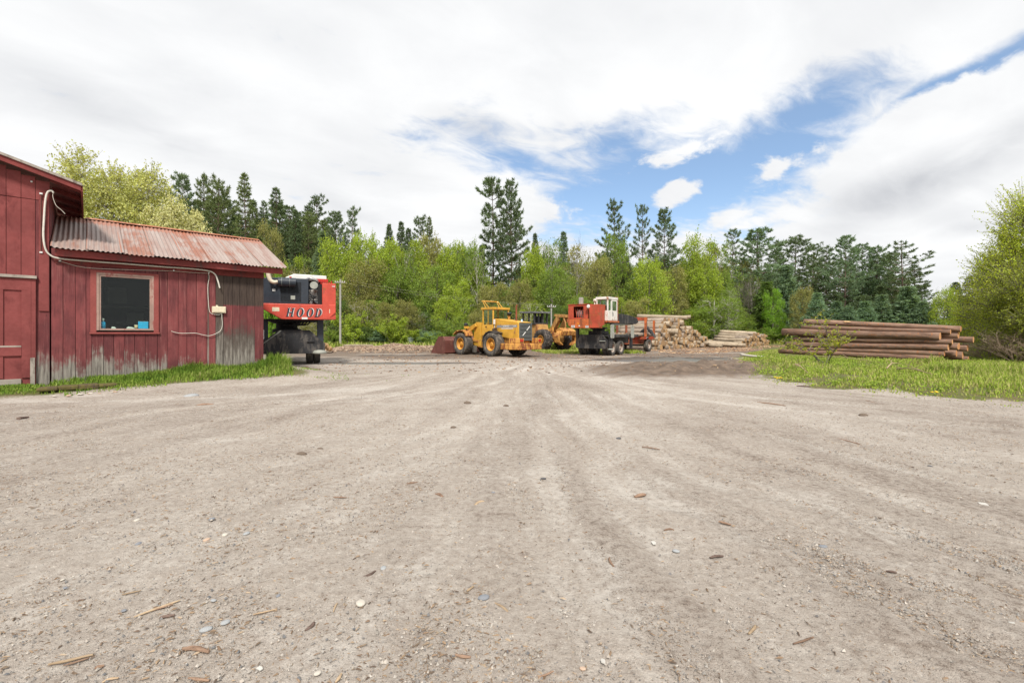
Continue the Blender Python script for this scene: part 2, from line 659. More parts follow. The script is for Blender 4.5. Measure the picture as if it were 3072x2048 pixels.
def glass_mat(name, tint=(0.25, 0.32, 0.3), opac=0.65):
    mt = bpy.data.materials.new(name)
    mt.use_nodes = True
    gg = NG(mt.node_tree)
    gg.n.clear()
    out = gg.new('ShaderNodeOutputMaterial')
    tr = gg.new('ShaderNodeBsdfTransparent')
    tr.inputs[0].default_value = (*tint, 1)
    gl = gg.new('ShaderNodeBsdfGlossy')
    gl.inputs['Roughness'].default_value = 0.03
    lw = gg.new('ShaderNodeLayerWeight')
    lw.inputs[0].default_value = 0.5
    mx = gg.new('ShaderNodeMixShader')
    gg.put(mx.inputs[0], gg.m('ADD', gg.m('MULTIPLY', gg.m('POWER', lw.outputs['Facing'], 5.0), 0.7), 0.022))
    gg.l.new(tr.outputs[0], mx.inputs[1])
    gg.l.new(gl.outputs[0], mx.inputs[2])
    gg.l.new(mx.outputs[0], out.inputs['Surface'])
    return mt


M = {}
M['yellow'] = paint('yellow_paint', (0.63, 0.345, 0.045), 0.5, (0.30, 0.15, 0.06), 0.18, 2.2, 0.2)
M['yellow_rust'] = paint('worn_yellow_paint', (0.60, 0.30, 0.07), 0.6, (0.20, 0.06, 0.025), 0.46, 3.2, 0.25)
M['skid_yellow'] = paint('faded_yellow_paint', (0.45, 0.25, 0.075), 0.7, (0.25, 0.10, 0.035), 0.4, 2.2, 0.25)
M['rust_red'] = paint('rusty_red_paint', (0.43, 0.07, 0.035), 0.6, (0.26, 0.085, 0.035), 0.38, 2.0, 0.25)
M['orange_rust'] = paint('rusty_orange_paint', (0.55, 0.14, 0.04), 0.6, (0.22, 0.07, 0.03), 0.42, 2.4, 0.25)
M['stake_red'] = paint('rusty_stake_paint', (0.30, 0.085, 0.04), 0.7, (0.16, 0.055, 0.03), 0.4, 3.0, 0.3)
M['bright_red'] = paint('bright_red_paint', (0.56, 0.078, 0.05), 0.42, (0.36, 0.07, 0.045), 0.14, 1.6, 0.16)
M['maroon'] = paint('maroon_bucket_steel', (0.135, 0.045, 0.035), 0.55, (0.19, 0.09, 0.06), 0.25, 2.0, 0.2)
M['navy'] = paint('navy_paint', (0.033, 0.041, 0.055), 0.42, (0.06, 0.065, 0.07), 0.1, 2.0, 0.2)
M['black'] = paint('black_steel', (0.025, 0.025, 0.028), 0.55, (0.09, 0.08, 0.072), 0.36, 2.2, 0.3)
M['dark'] = flat('dark_recess', (0.012, 0.012, 0.013), 0.8)
M['grille'] = flat('grille_metal', (0.16, 0.175, 0.17), 0.5, 0.2)
M['white'] = paint('white_paint', (0.74, 0.74, 0.71), 0.45, (0.40, 0.25, 0.16), 0.10, 1.8, 0.08)
M['white_rust'] = paint('rusty_white_paint', (0.72, 0.69, 0.64), 0.5, (0.36, 0.17, 0.09), 0.24, 2.6, 0.1)
M['decal'] = flat('white_decal', (0.72, 0.72, 0.70), 0.6)
M['scrap'] = flat('dull_white_scrap', (0.52, 0.50, 0.46), 0.8)
M['cream'] = flat('cream_plastic', (0.68, 0.60, 0.44), 0.5)
M['greypad'] = paint('grey_steel_plate', (0.34, 0.35, 0.31), 0.6, (0.2, 0.15, 0.1), 0.2, 3.0, 0.15)
M['steel'] = paint('bare_steel', (0.36, 0.36, 0.36), 0.35, (0.25, 0.14, 0.08), 0.2, 3.0, 0.2, 0.6)
M['rubber'] = paint('dusty_rubber', (0.075, 0.07, 0.066), 0.85, (0.17, 0.15, 0.125), 0.40, 2.6, 0.3, 0.0, 0.3, 0.15)
M['rubber_mud'] = paint('muddy_rubber', (0.055, 0.05, 0.048), 0.85, (0.15, 0.125, 0.11), 0.36, 2.6, 0.3, 0.0, 0.3, 0.15)
M['rim_yellow'] = paint('rim_yellow', (0.60, 0.28, 0.04), 0.5, (0.32, 0.14, 0.05), 0.3, 4.0, 0.2)
M['rim_grey'] = paint('rim_grey', (0.42, 0.36, 0.31), 0.6, (0.2, 0.1, 0.06), 0.4, 5.0, 0.2)
M['glass'] = glass_mat('tinted_glass', (0.90, 0.96, 0.93), 0.0)
M['orange_lamp'] = flat('amber_lens', (0.7, 0.25, 0.03), 0.3)
M['red_lamp'] = flat('red_lens', (0.45, 0.03, 0.02), 0.3)
M['blue'] = flat('blue_plastic', (0.02, 0.42, 0.80), 0.4)
M['cable'] = flat('grey_cable', (0.55, 0.50, 0.43), 0.6)
M['pole'] = paint('weathered_pole', (0.36, 0.345, 0.32), 0.85, (0.28, 0.25, 0.22), 0.3, 2.0, 0.15)
M['stripe'] = flat('grey_stripe', (0.27, 0.27, 0.28), 0.5)
M['bark_grey'] = wood_mat('grey_bark', (0.10, 0.085, 0.07), (0.22, 0.195, 0.165), (0.05, 0.045, 0.04), 7.0, 0.2)
M['bark_pale'] = wood_mat('pale_bark', (0.34, 0.31, 0.27), (0.55, 0.52, 0.46), (0.10, 0.09, 0.08), 5.0, 0.3)
M['bark_pine'] = wood_mat('pine_trunk_bark', (0.085, 0.06, 0.048), (0.19, 0.135, 0.105), (0.05, 0.04, 0.035), 7.0, 0.2)
M['birch'] = wood_mat('log_bark_pale', (0.25, 0.195, 0.135), (0.43, 0.355, 0.265), (0.13, 0.09, 0.06), 5.0, 0.28)
M['birch_grey'] = wood_mat('log_bark_greyish', (0.20, 0.155, 0.12), (0.355, 0.295, 0.24), (0.11, 0.08, 0.06), 5.0, 0.34)
M['birch_end'] = end_mat('log_end_tan', (0.42, 0.255, 0.115), (0.20, 0.125, 0.07))
M['pine_log'] = wood_mat('pine_log_bark', (0.115, 0.068, 0.049), (0.295, 0.190, 0.140), (0.34, 0.145, 0.065), 6.0, 0.34, 1.0)
M['brush'] = wood_mat('brush_twigs', (0.24, 0.175, 0.125), (0.36, 0.28, 0.21), (0.15, 0.10, 0.07), 7.0, 0.2)
M['pine_end'] = end_mat('pine_log_end', (0.62, 0.33, 0.15), (0.50, 0.22, 0.09))
M['split'] = flat('fresh_split_wood', (0.72, 0.46, 0.22), 0.8)
M['leaf'] = leaf_mat('broad_leaf', 0.42, 0.5)
M['needle'] = leaf_mat('needle', 0.34, 0.45)

# ================================================================== GROUND
def axis_fine(step, grow, lim):
    a = [0.0]
    while a[-1] < lim:
        a.append(a[-1] + max(step, grow * a[-1]))
    return np.array(a)


_xp = axis_fine(0.030, 0.0125, 140.0)
gx = np.concatenate([-_xp[:0:-1], _xp, ])
_far = np.array([180, 260, 400, 700, 1100.0])
gx = np.concatenate([-_far[::-1], gx, _far])
_yp = [0.9]
while _yp[-1] < 140:
    _yp.append(_yp[-1] + max(0.026, 0.0095 * _yp[-1]))
gy = np.concatenate([[-300, -120, -60, -30, -18, -12, -8, -5.5, -4, -3, -2.2, -1.5, -0.9, -0.4, 0, 0.3, 0.5, 0.7], _yp, [165, 210, 300, 450, 800, 1400.0]])
X, Y = np.meshgrid(gx, gy)
sh = X.shape
x, y = X.ravel(), Y.ravel()

TRACKS = [  # wheel tracks over the yard: points on the ground, half width, strength
    ([(-16, 9.0), (-10.9, 9.65), (-6.4, 10.4), (-1.5, 14.7), (0.4, 22), (1.5, 30)], 0.30, 1.0),
    ([(-14, 6.6), (-8.1, 7.2), (-5.6, 9.2), (-1.2, 12.4), (0.9, 19.8)], 0.28, 0.9),
    ([(-15, 8.0), (-9.45, 8.4), (-6, 8.8), (-3.7, 11.6), (-0.5, 18)], 0.22, 0.7),
    ([(-8, 1.6), (-3.97, 3.53), (-2.9, 4.7), (-1.2, 6.8), (0.1, 13.2), (0.6, 20)], 0.22, 0.6),
    ([(-6, 0.7), (-2.8, 2.5), (-2.4, 3.5), (-1.0, 5.8), (0.6, 13.2)], 0.2, 0.45),
    ([(-9, 4.2), (-5.4, 5.1), (-3.4, 6.6), (-1.0, 9.2), (0.5, 15)], 0.26, 0.6),
    ([(3.2, 0.6), (2.27, 2.02), (1.9, 3.0), (1.25, 4.7), (0.83, 9.9), (0.9, 17)], 0.17, 0.9),
    ([(3.9, 1.9), (3.18, 2.83), (2.6, 3.67), (1.77, 5.2), (1.3, 11), (1.4, 18)], 0.2, 0.9),
    ([(6.5, 2.2), (4.6, 4.1), (4.0, 5.65), (2.7, 9), (2.6, 15)], 0.22, 0.8),
    ([(14, 6.5), (8.9, 7.9), (6.3, 9.9), (3.5, 13.2), (2.6, 22)], 0.3, 0.9),
    ([(14, 5.6), (8.0, 6.7), (5.4, 8.6), (3.0, 11.6)], 0.22, 0.8),
    ([(14, 7.6), (9.9, 8.7), (7.0, 10.7), (4.4, 13.6)], 0.2, 0.6),
    ([(1.2, 0.5), (0.92, 1.89), (0.75, 2.83), (0.41, 4.95), (0.3, 9.9), (0.6, 16)], 0.16, 0.8),
    ([(-0.9, 0.7), (-0.7, 2.2), (-0.35, 4.0), (-0.1, 8.0)], 0.16, 0.4),
    ([(5.4, 1.6), (3.9, 3.1), (3.1, 4.6), (2.1, 7.4), (1.9, 12)], 0.18, 0.7),
]


def spline(pts, n=9):
    out = []
    p = [np.array(q, float) for q in pts]
    p = [2 * p[0] - p[1]] + p + [2 * p[-1] - p[-2]]
    for i in range(1, len(p) - 2):
        for k in range(n):
            t = k / n
            out.append(0.5 * ((2 * p[i]) + (-p[i - 1] + p[i + 1]) * t + (2 * p[i - 1] - 5 * p[i] + 4 * p[i + 1] - p[i + 2]) * t * t
                              + (-p[i - 1] + 3 * p[i] - 3 * p[i + 1] + p[i + 2]) * t ** 3))
    out.append(p[-2])
    return np.array(out)


_rr = random.Random(5)
for pts, hw, st in list(TRACKS):
    TRACKS[TRACKS.index((pts, hw, st))] = (pts, hw * 0.72, st * 0.8)
    for _k in range(3):
        ox, oy = _rr.uniform(-0.75, 0.75), _rr.uniform(-0.75, 0.75)
        TRACKS.append(([(p[0] + ox * (1 + 0.08 * p[1]), p[1] + oy * (1 + 0.08 * p[1])) for p in pts], hw * _rr.uniform(0.25, 0.6), st * _rr.uniform(0.25, 0.65)))
near = (y > 0.4) & (y < 34) & (np.abs(x) < 17)
xi, yi = x[near], y[near]
wob = (fbm(xi * 0.9, yi * 0.9, 3, 21) - 0.5) * 0.5
wob2 = (fbm(xi * 1.1, yi * 1.1, 3, 22) - 0.5) * 0.35
track_n = np.zeros(len(xi))
rut_n = np.zeros(len(xi))
for pts, hw, st in TRACKS:
    sp = spline(pts, 6)
    lo, hi = sp.min(0) - 1.2, sp.max(0) + 1.2
    sel = np.where((xi > lo[0]) & (xi < hi[0]) & (yi > lo[1]) & (yi < hi[1]))[0]
    qx, qy = xi[sel] + wob[sel], yi[sel] + wob2[sel]
    best = np.full(len(sel), 1e9)
    for a, b in zip(sp[:-1], sp[1:]):
        e = b - a
        t = np.clip(((qx - a[0]) * e[0] + (qy - a[1]) * e[1]) / (e @ e), 0, 1)
        best = np.minimum(best, (qx - a[0] - t * e[0]) ** 2 + (qy - a[1] - t * e[1]) ** 2)
    d = np.sqrt(best)
    fade = 0.35 + 0.65 * sst(fbm(qx * 0.6, qy * 0.6, 2, 24), 0.3, 0.65)
    track_n[sel] = np.maximum(track_n[sel], st * fade * np.exp(-(d / hw) ** 2))
    rut_n[sel] += st * (-0.016 * np.exp(-(d / hw) ** 2) + 0.012 * np.exp(-((d - hw * 1.7) / (hw * 0.5)) ** 2))
track = np.zeros(len(x))
track[near] = np.clip(track_n, 0, 1)
rut = np.zeros(len(x))
rut[near] = rut_n
z = terr(x, y)
pd = puddle_depth(x, y)
gdist = poly_dist(x, y, GRASS_POLY)
wt_, wn_ = wall_coords(x, y)
def streak(px_, py_):
    """Bands of loose bark and grit swept between the wheel tracks, fanning out from the log yard."""
    th = np.arctan2(px_ - 0.7 + 1.6 * (fbm(px_ * 0.18, py_ * 0.18, 2, 69) - 0.5), 25.0 - py_)
    rho = np.hypot(px_ - 0.7, 25.0 - py_)
    a = fbm(th * 20.0 + 0.6 * fbm(px_ * 0.3, py_ * 0.3, 2, 67), rho * 0.16, 4, 65)
    b = fbm(th * 52.0 + 1.0 * fbm(px_ * 0.5, py_ * 0.5, 2, 68), rho * 0.35, 3, 66)
    return sst(0.6 * a + 0.4 * b, 0.36, 0.64)


# small relief: lumps, ruts of the mud, grain near the camera
z += np.where(y < 45, rut, 0)
z += 0.020 * (fbm(x * 1.6, y * 1.6, 4, 41) - 0.5) * (1 - 0.6 * track)
z += np.where(y < 14, 0.010 * (fbm(x * 9, y * 9, 3, 42) - 0.5) + 0.007 * (fbm(x * 27, y * 27, 2, 43) - 0.5), 0) * (1 - 0.5 * track)
mud = sst(y + 9.0 * (fbm(x * 0.22, y * 0.22, 3, 51) - 0.5) - 0.05 * np.abs(x - 4) + 1.5 * sst(x, -2, 5), 21.0, 30.0) * (1 - sst(y, 60, 75))
ridge_m = np.clip(1.25 * np.exp(-((y - 17.4 - 0.05 * (x - 7)) / 2.5) ** 2), 0, 1) * sst(x, 0.5, 5.0) * (1 - sst(x, 10, 12.5))
fur_c = np.sin((x * 0.80 - (y - 17) * 0.55) * 7.5 + 9.0 * fbm(x * 0.7, y * 0.7, 3, 46))
mud = np.clip(np.maximum(mud * 0.72, ridge_m * (0.90 + 0.10 * fur_c)), 0, 1)
lift = sst(fbm((x * 0.8 + y * 0.2) * 0.3, y * 0.55, 3, 55), 0.45, 0.7)
mud = mud * (1 - 0.35 * lift * (1 - ridge_m))
z += 0.11 * (fbm((x * 0.94 + y * 0.34) * 0.35, (y * 0.94 - x * 0.34) * 2.2, 3, 48) - 0.5) * sst(pd, -0.6, 0.0)
z += mud * 0.10 * (fbm(x * 1.9 + y * 0.8, y * 1.5, 3, 44) - 0.5) * (1 - 0.8 * sst(pd, -0.5, 0.0))
# tyre furrows over the dirt ridge, running up and across it
fur = np.sin((x * 0.80 - (y - 17) * 0.55) * 7.5 + 9.0 * fbm(x * 0.7, y * 0.7, 3, 46))
z += 0.16 * (fbm(x * 2.4, y * 2.4, 4, 49) - 0.5) * ridge_m
z += 0.05 * fur * ridge_m * sst(fbm(x * 0.5, y * 0.5, 2, 47), 0.35, 0.6)
wet = sst(pd, -0.75, -0.05)
grass_m = sst(gdist + 1.9 * (fbm(x * 1.4, y * 1.4, 4, 64) - 0.5), -0.2, 0.5)
strip = sst(wn_ + 0.5 * (fbm(x * 1.1, y * 1.1, 3, 61) - 0.5), 2.1, 1.1) * sst(wn_, -9, -6) * (1 - sst(wt_, 0.5, 1.5))
yard_l = sst(-x - y * 0.62 + 2.2 * (fbm(x * 0.4, y * 0.4, 3, 62) - 0.5), 4.2, 6.5) * sst(y, 13, 17) * (1 - sst(y, 21, 26)) * 0.4
forest = sst(y + 4 * (fbm(x * 0.3, y * 0.3, 2, 63) - 0.5), 40, 44) * sst(-x, -8, 2) + sst(y, 52, 58) + sst(gdist, 2, 5) * 0
under = sst(x * 0.7 - y * 0.2, 40, 50)
grass_m = np.clip(np.maximum(np.maximum(grass_m, strip), np.maximum(yard_l, np.maximum(forest, under))), 0, 1)
stk = streak(x, y)
z += np.where(y < 20, 0.010 * (stk - 0.5), 0)
gv = np.stack([x, y, z], 1)
nx_, ny_ = sh[1], sh[0]
ii = (np.arange(ny_ - 1)[:, None] * nx_ + np.arange(nx_ - 1)[None, :]).ravel()
gf = np.stack([ii, ii + 1, ii + 1 + nx_, ii + nx_], 1)

TRK = track.reshape(sh)

mt, gg, bs, _ = new_mat('gravel_and_earth')
att = gg.new('ShaderNodeVertexColor', layer_name='cover')
tr_, md_, gr_ = gg.new('ShaderNodeSeparateColor'), None, None
gg.l.new(att.outputs['Color'], tr_.inputs[0])
a_track, a_mud, a_grass, a_wet = tr_.outputs[0], tr_.outputs[1], tr_.outputs[2], att.outputs['Alpha']
pos = gg.new('ShaderNodeNewGeometry').outputs['Position']
p2 = gg.vm('MULTIPLY', pos, (1, 1, 0))
n0 = gg.noise(p2, 0.45, 4, 0.55)
n1 = gg.noise(p2, 2.6, 5, 0.62)
n2 = gg.noise(p2, 17.0, 4, 0.65)
n3 = gg.noise(p2, 75.0, 3, 0.7)
n4 = gg.noise(p2, 210.0, 2, 0.7)
pale, mid, brown = (0.485, 0.444, 0.398), (0.368, 0.320, 0.276), (0.230, 0.184, 0.150)
t = gg.m('ADD', gg.m('MULTIPLY', n0, 0.40), gg.m('ADD', gg.m('MULTIPLY', n1, 0.55), gg.m('MULTIPLY', n2, 0.50)))
a_band = gg.new('ShaderNodeVertexColor', layer_name='bands').outputs['Color']
t = gg.m('SUBTRACT', t, gg.m('MULTIPLY', a_track, 0.26))
t = gg.m('ADD', t, gg.m('MULTIPLY', gg.m('SUBTRACT', a_band, 0.5), 0.07))
c = gg.mix(gg.ramp(t, 0.44, 0.72), pale, mid)
c = gg.mix(gg.ramp(t, 0.70, 0.96), c, brown)
fine = gg.m('ADD', gg.m('MULTIPLY', n3, 0.55), gg.m('MULTIPLY', n4, 0.45))
spk = gg.m('ADD', gg.m('ADD', fine, gg.m('MULTIPLY', gg.m('SUBTRACT', n2, 0.5), 0.35)), gg.m('MULTIPLY', gg.m('SUBTRACT', a_band, 0.5), 0.09))
n35 = gg.noise(p2, 36.0, 5, 0.78)
spk2 = gg.m('ADD', gg.m('MULTIPLY', n35, 0.7), gg.m('MULTIPLY', n2, 0.3))
c = gg.mix(gg.ramp(spk2, 0.54, 0.66, 0.0, 0.62), c, (0.150, 0.115, 0.088))
c = gg.mix(gg.ramp(spk2, 0.44, 0.34, 0.0, 0.5), c, (0.60, 0.56, 0.50))
c = gg.mix(gg.ramp(spk, 0.53, 0.68, 0.0, 0.8), c, (0.105, 0.080, 0.062))
c = gg.mix(gg.ramp(spk, 0.46, 0.34, 0.0, 0.65), c, (0.54, 0.49, 0.43))
vor = gg.new('ShaderNodeTexVoronoi', feature='F1')
gg.put(vor.inputs['Vector'], p2)
vor.inputs['Scale'].default_value = 62.0
stone = gg.m('MULTIPLY', gg.ramp(vor.outputs['Distance'], 0.34, 0.22), gg.ramp(gg.xyz(vor.outputs['Color'])[0], 0.80, 0.84))
stc = gg.mix(gg.xyz(vor.outputs['Color'])[1], (0.13, 0.125, 0.125), (0.52, 0.46, 0.38))
c = gg.mix(gg.m('MULTIPLY', stone, 0.85), c, stc)
mudc = gg.mix(gg.ramp(n1, 0.3, 0.7), (0.075, 0.052, 0.039), (0.200, 0.148, 0.110))
mudc = gg.mix(gg.ramp(fine, 0.5, 0.68, 0.0, 0.5), mudc, (0.06, 0.045, 0.036))
mudc = gg.mix(gg.ramp(n2, 0.62, 0.76, 0.0, 0.5), mudc, (0.24, 0.165, 0.11))
c = gg.mix(gg.m('MULTIPLY', gg.ramp(gg.m('ADD', a_mud, gg.m('MULTIPLY', gg.m('SUBTRACT', n1, 0.5), 0.7)), 0.15, 0.85), 0.92), c, mudc)
soil = gg.mix(gg.ramp(n1, 0.35, 0.65), (0.105, 0.125, 0.035), (0.155, 0.125, 0.065))
c = gg.mix(gg.ramp(gg.m('ADD', a_grass, gg.m('MULTIPLY', gg.m('SUBTRACT', n2, 0.5), 0.8)), 0.3, 0.8), c, soil)
wetf = gg.ramp(gg.m('ADD', a_wet, gg.m('MULTIPLY', gg.m('SUBTRACT', n1, 0.5), 0.4)), 0.15, 0.8)
c = gg.mix(gg.m('MULTIPLY', wetf, 0.72), c, (0.040, 0.031, 0.026))
gg.put(bs.inputs['Base Color'], c)
gg.put(bs.inputs['Roughness'], gg.m('SUBTRACT', 0.95, gg.m('MULTIPLY', wetf, 0.45)))
bs.inputs['Specular IOR Level'].default_value = 0.2
h = gg.m('ADD', gg.m('MULTIPLY', gg.m('ADD', n2, gg.m('MULTIPLY', n35, 0.9)), 0.6), gg.m('ADD', gg.m('MULTIPLY', fine, 0.65), gg.m('MULTIPLY', stone, 0.25)))
bump(gg, bs, h, 0.9, 0.026)
M['ground'] = mt

gm = np_mesh('ground', gv, gf, [M['ground']], smooth=True)
ca = gm.color_attributes.new('cover', 'FLOAT_COLOR', 'POINT')
ca.data.foreach_set('color', np.stack([track, mud, grass_m, wet], 1).astype(np.float32).ravel())
ca = gm.color_attributes.new('bands', 'FLOAT_COLOR', 'POINT')
ca.data.foreach_set('color', np.stack([stk, stk, stk, np.ones(len(stk))], 1).astype(np.float32).ravel())
ground = link('ground', gm)
tag(ground, 'pale gravel and trampled dirt yard crossed by tyre tracks', None, None, 'structure')


# ------------------------------------------------------------------ puddles
mt, gg, bs, _ = new_mat('standing_water')
pos = gg.new('ShaderNodeNewGeometry').outputs['Position']
bs.inputs['Base Color'].default_value = (0.15, 0.145, 0.145, 1)
bs.inputs['Roughness'].default_value = 0.34
bs.inputs['IOR'].default_value = 1.33
bs.inputs['Specular IOR Level'].default_value = 1.0
bump(gg, bs, gg.noise(gg.vm('MULTIPLY', pos, (0.6, 1.6, 1.0)), 5.0, 4), 0.5, 0.03)
M['water'] = mt


def puddle(cx, cy, rx, ry, lab, dz):
    n = 40
    vs = [(cx, cy, 0)] + [(cx + rx * math.cos(a) * (1 + 0.1 * math.sin(3 * a)), cy + ry * math.sin(a) * (1 + 0.1 * math.cos(2 * a)), 0) for a in np.linspace(0, 2 * math.pi, n, endpoint=False)]
    mb = MB().add(vs, [(0, 1 + i, 1 + (i + 1) % n) for i in range(n)])
    o = mb.build('puddle', M['water'])
    o.location.z = dz
    return tag(o, lab, None, None, 'structure')


puddle(9.2, 25.4, 7.4, 4.4, 'broad muddy puddle behind the dirt ridge in front of the birch log stack', -0.050)
puddle(-4.6, 22.3, 4.2, 1.7, 'narrow shallow puddle on the yard in front of the bucket of the yellow loader', -0.045)
puddle(-7.4, 30.2, 3.6, 1.5, 'thin dark puddle along the foot of the bark and chip bank', -0.075)

# ================================================================== RED BARN AND LEAN-TO
def board_mat(name, weather):
    """Old red paint on boards: tone by board, grain, bare patches where the weather took the paint off near the ground;
    weather 1 is the far end whose paint is mostly gone."""
    mt, gg, bs, _ = new_mat(name)
    pos = gg.new('ShaderNodeNewGeometry').outputs['Position']
    rnd = gg.new('ShaderNodeObjectInfo').outputs['Random']
    x, y, z = gg.xyz(pos)[0:3]
    al = gg.m('ADD', gg.m('MULTIPLY', x, float(WW[0])), gg.m('MULTIPLY', y, float(WW[1])))
    off = gg.m('MULTIPLY', rnd, 31.0)
    grain = gg.noise(gg.comb(gg.m('ADD', gg.m('MULTIPLY', al, 26), off), gg.m('MULTIPLY', z, 1.6), 0), 1.0, 5, 0.65)
    blot = gg.noise(gg.comb(gg.m('ADD', gg.m('MULTIPLY', al, 2.2), off), gg.m('MULTIPLY', z, 1.3), 0), 1.0, 4, 0.6)
    knots = gg.noise(gg.comb(gg.m('ADD', gg.m('MULTIPLY', al, 7), off), gg.m('MULTIPLY', z, 3.5), 5), 1.0, 3, 0.6)
    red = gg.mix(rnd, (0.140, 0.038, 0.040), (0.240, 0.066, 0.066))
    red = gg.mix(gg.ramp(blot, 0.35, 0.70, 0.0, 0.75), red, (0.085, 0.028, 0.031))
    fade = gg.noise(gg.comb(gg.m('ADD', gg.m('MULTIPLY', al, 14), off), gg.m('MULTIPLY', z, 0.8), 9), 1.0, 5, 0.7)
    red = gg.mix(gg.ramp(fade, 0.50, 0.72, 0.0, 0.6), red, (0.30, 0.125, 0.115))
    red = gg.mix(gg.ramp(grain, 0.5, 0.75, 0.0, 0.6), red, (0.07, 0.025, 0.026))
    red = gg.mix(gg.ramp(knots, 0.68, 0.76, 0.0, 0.7), red, (0.06, 0.02, 0.02))
    grey = gg.mix(gg.ramp(grain, 0.3, 0.7), (0.31, 0.285, 0.25), (0.10, 0.088, 0.078))
    low = gg.m('ADD', gg.m('ADD', z, gg.m('MULTIPLY', gg.m('SUBTRACT', blot, 0.5), 1.1)), gg.m('MULTIPLY', gg.m('SUBTRACT', grain, 0.5), 0.9))
    low = gg.m('ADD', low, gg.m('MULTIPLY', gg.m('SUBTRACT', rnd, 0.5), 0.35))
    low = gg.m('ADD', low, gg.m('MULTIPLY', gg.ramp(gg.m('SUBTRACT', al, float(WA @ WW) - 3.9), -0.2, 0.9), 0.26))
    low = gg.m('ADD', low, gg.m('MULTIPLY', gg.m('SUBTRACT', gg.noise(gg.comb(gg.m('MULTIPLY', al, 9), gg.m('MULTIPLY', z, 5), 3), 1.0, 5, 0.7), 0.5), 0.8))
    if weather == 0:
        bare = gg.ramp(low, 0.98, 0.52)
        c = gg.mix(bare, red, grey)
    elif weather == 1:       # bare brown above, a band of red, bare grey below
        brown = gg.mix(gg.ramp(grain, 0.3, 0.75), (0.075, 0.055, 0.045), (0.03, 0.022, 0.02))
        top = gg.ramp(gg.m('ADD', z, gg.m('MULTIPLY', gg.m('SUBTRACT', grain, 0.5), 0.12)), 2.30, 2.36)
        grey = gg.mix(gg.ramp(low, 0.6, 1.7), grey, (0.085, 0.068, 0.058))
        bare = gg.ramp(low, 2.05, 1.45)
        c = gg.mix(bare, red, grey)
        c = gg.mix(top, c, brown)
    elif weather == 2:       # bare throughout
        c = gg.mix(gg.ramp(gg.m('ADD', z, gg.m('MULTIPLY', blot, 0.8)), 1.0, 2.6), grey, (0.075, 0.056, 0.045))
        c = gg.mix(gg.ramp(grain, 0.45, 0.75, 0.0, 0.7), c, (0.045, 0.036, 0.032))
    else:                    # red right to the ground, brown only above
        brown = gg.mix(gg.ramp(grain, 0.3, 0.75), (0.085, 0.06, 0.048), (0.035, 0.025, 0.022))
        top = gg.ramp(gg.m('ADD', z, gg.m('MULTIPLY', gg.m('SUBTRACT', grain, 0.5), 0.2)), 2.28, 2.38)
        bare = gg.m('MAXIMUM', gg.ramp(low, 0.72, 0.5), gg.m('MULTIPLY', gg.ramp(grain, 0.66, 0.72), gg.ramp(blot, 0.5, 0.6)))
        c = gg.mix(bare, red, grey)
        c = gg.mix(top, c, brown)
    gg.put(bs.inputs['Base Color'], c)
    bs.inputs['Roughness'].default_value = 0.85
    bs.inputs['Specular IOR Level'].default_value = 0.2
    bump(gg, bs, grain, 0.5, 0.012)
    return mt


M['board'] = board_mat('old_red_boards', 0)
M['board_end'] = board_mat('half_bare_boards', 1)
M['board_bare'] = board_mat('bare_grey_boards', 2)
M['board_red'] = board_mat('red_boards_brown_top', 3)
M['barn_board'] = paint('barn_red_boards', (0.225, 0.060, 0.057), 0.8, (0.15, 0.038, 0.037), 0.25, 1.3, 0.2, 0, 0.2, 0.2)
M['trim_red'] = paint('trim_red', (0.27, 0.070, 0.062), 0.7, (0.22, 0.05, 0.045), 0.12, 2.0, 0.12, 0, 0.15, 0.25)
M['fascia'] = paint('fascia_red', (0.21, 0.047, 0.043), 0.75, (0.11, 0.05, 0.045), 0.25, 1.5, 0.25, 0, 0.2, 0.25)
M['soffit'] = paint('shaded_soffit_red', (0.16, 0.030, 0.026), 0.85, (0.07, 0.03, 0.028), 0.25, 1.5, 0.25)  # darker copy of the fascia red, overhang shade put into the colour
M['grey_wood'] = paint('bare_grey_wood', (0.34, 0.30, 0.26), 0.9, (0.16, 0.13, 0.11), 0.3, 3.0, 0.25)
M['window_frame'] = paint('worn_window_frame', (0.36, 0.245, 0.205), 0.8, (0.25, 0.07, 0.06), 0.25, 3.0, 0.2)
M['shingle'] = paint('dark_roofing', (0.10, 0.088, 0.08), 0.9, (0.2, 0.17, 0.15), 0.3, 3.0, 0.3)
M['interior'] = flat('dim_interior', (0.018, 0.018, 0.016), 0.9)

# corrugated sheet: galvanised grey-pink with rust running down
mt, gg, bs, _ = new_mat('corrugated_sheet')
pos = gg.new('ShaderNodeNewGeometry').outputs['Position']
rnd = gg.new('ShaderNodeObjectInfo').outputs['Random']
co = obj_co(gg)
x, y, z = gg.xyz(co)[0:3]
st = gg.noise(gg.comb(gg.m('ADD', gg.m('MULTIPLY', x, 5.0), gg.m('MULTIPLY', rnd, 50)), gg.m('MULTIPLY', y, 0.55), 0), 1.0, 5, 0.65)
bl = gg.noise(pos, 1.1, 4, 0.6)
c = gg.mix(gg.ramp(st, 0.3, 0.7), (0.37, 0.31, 0.28), (0.29, 0.19, 0.16))
rust = gg.m('ADD', gg.m('MULTIPLY', st, 0.5), gg.m('ADD', gg.m('MULTIPLY', bl, 0.45), gg.m('MULTIPLY', gg.m('SUBTRACT', rnd, 0.5), 0.22)))
c = gg.mix(gg.ramp(rust, 0.46, 0.60, 0.0, 0.9), c, (0.29, 0.115, 0.07))
edge_r = gg.m('MAXIMUM', gg.ramp(x, 0.04, 0.0), gg.ramp(y, 2.9, 3.2))
c = gg.mix(gg.m('MULTIPLY', edge_r, 0.6), c, (0.36, 0.12, 0.06))
gg.put(bs.inputs['Base Color'], c)
bs.inputs['Roughness'].default_value = 0.62
bs.inputs['Metallic'].default_value = 0.15
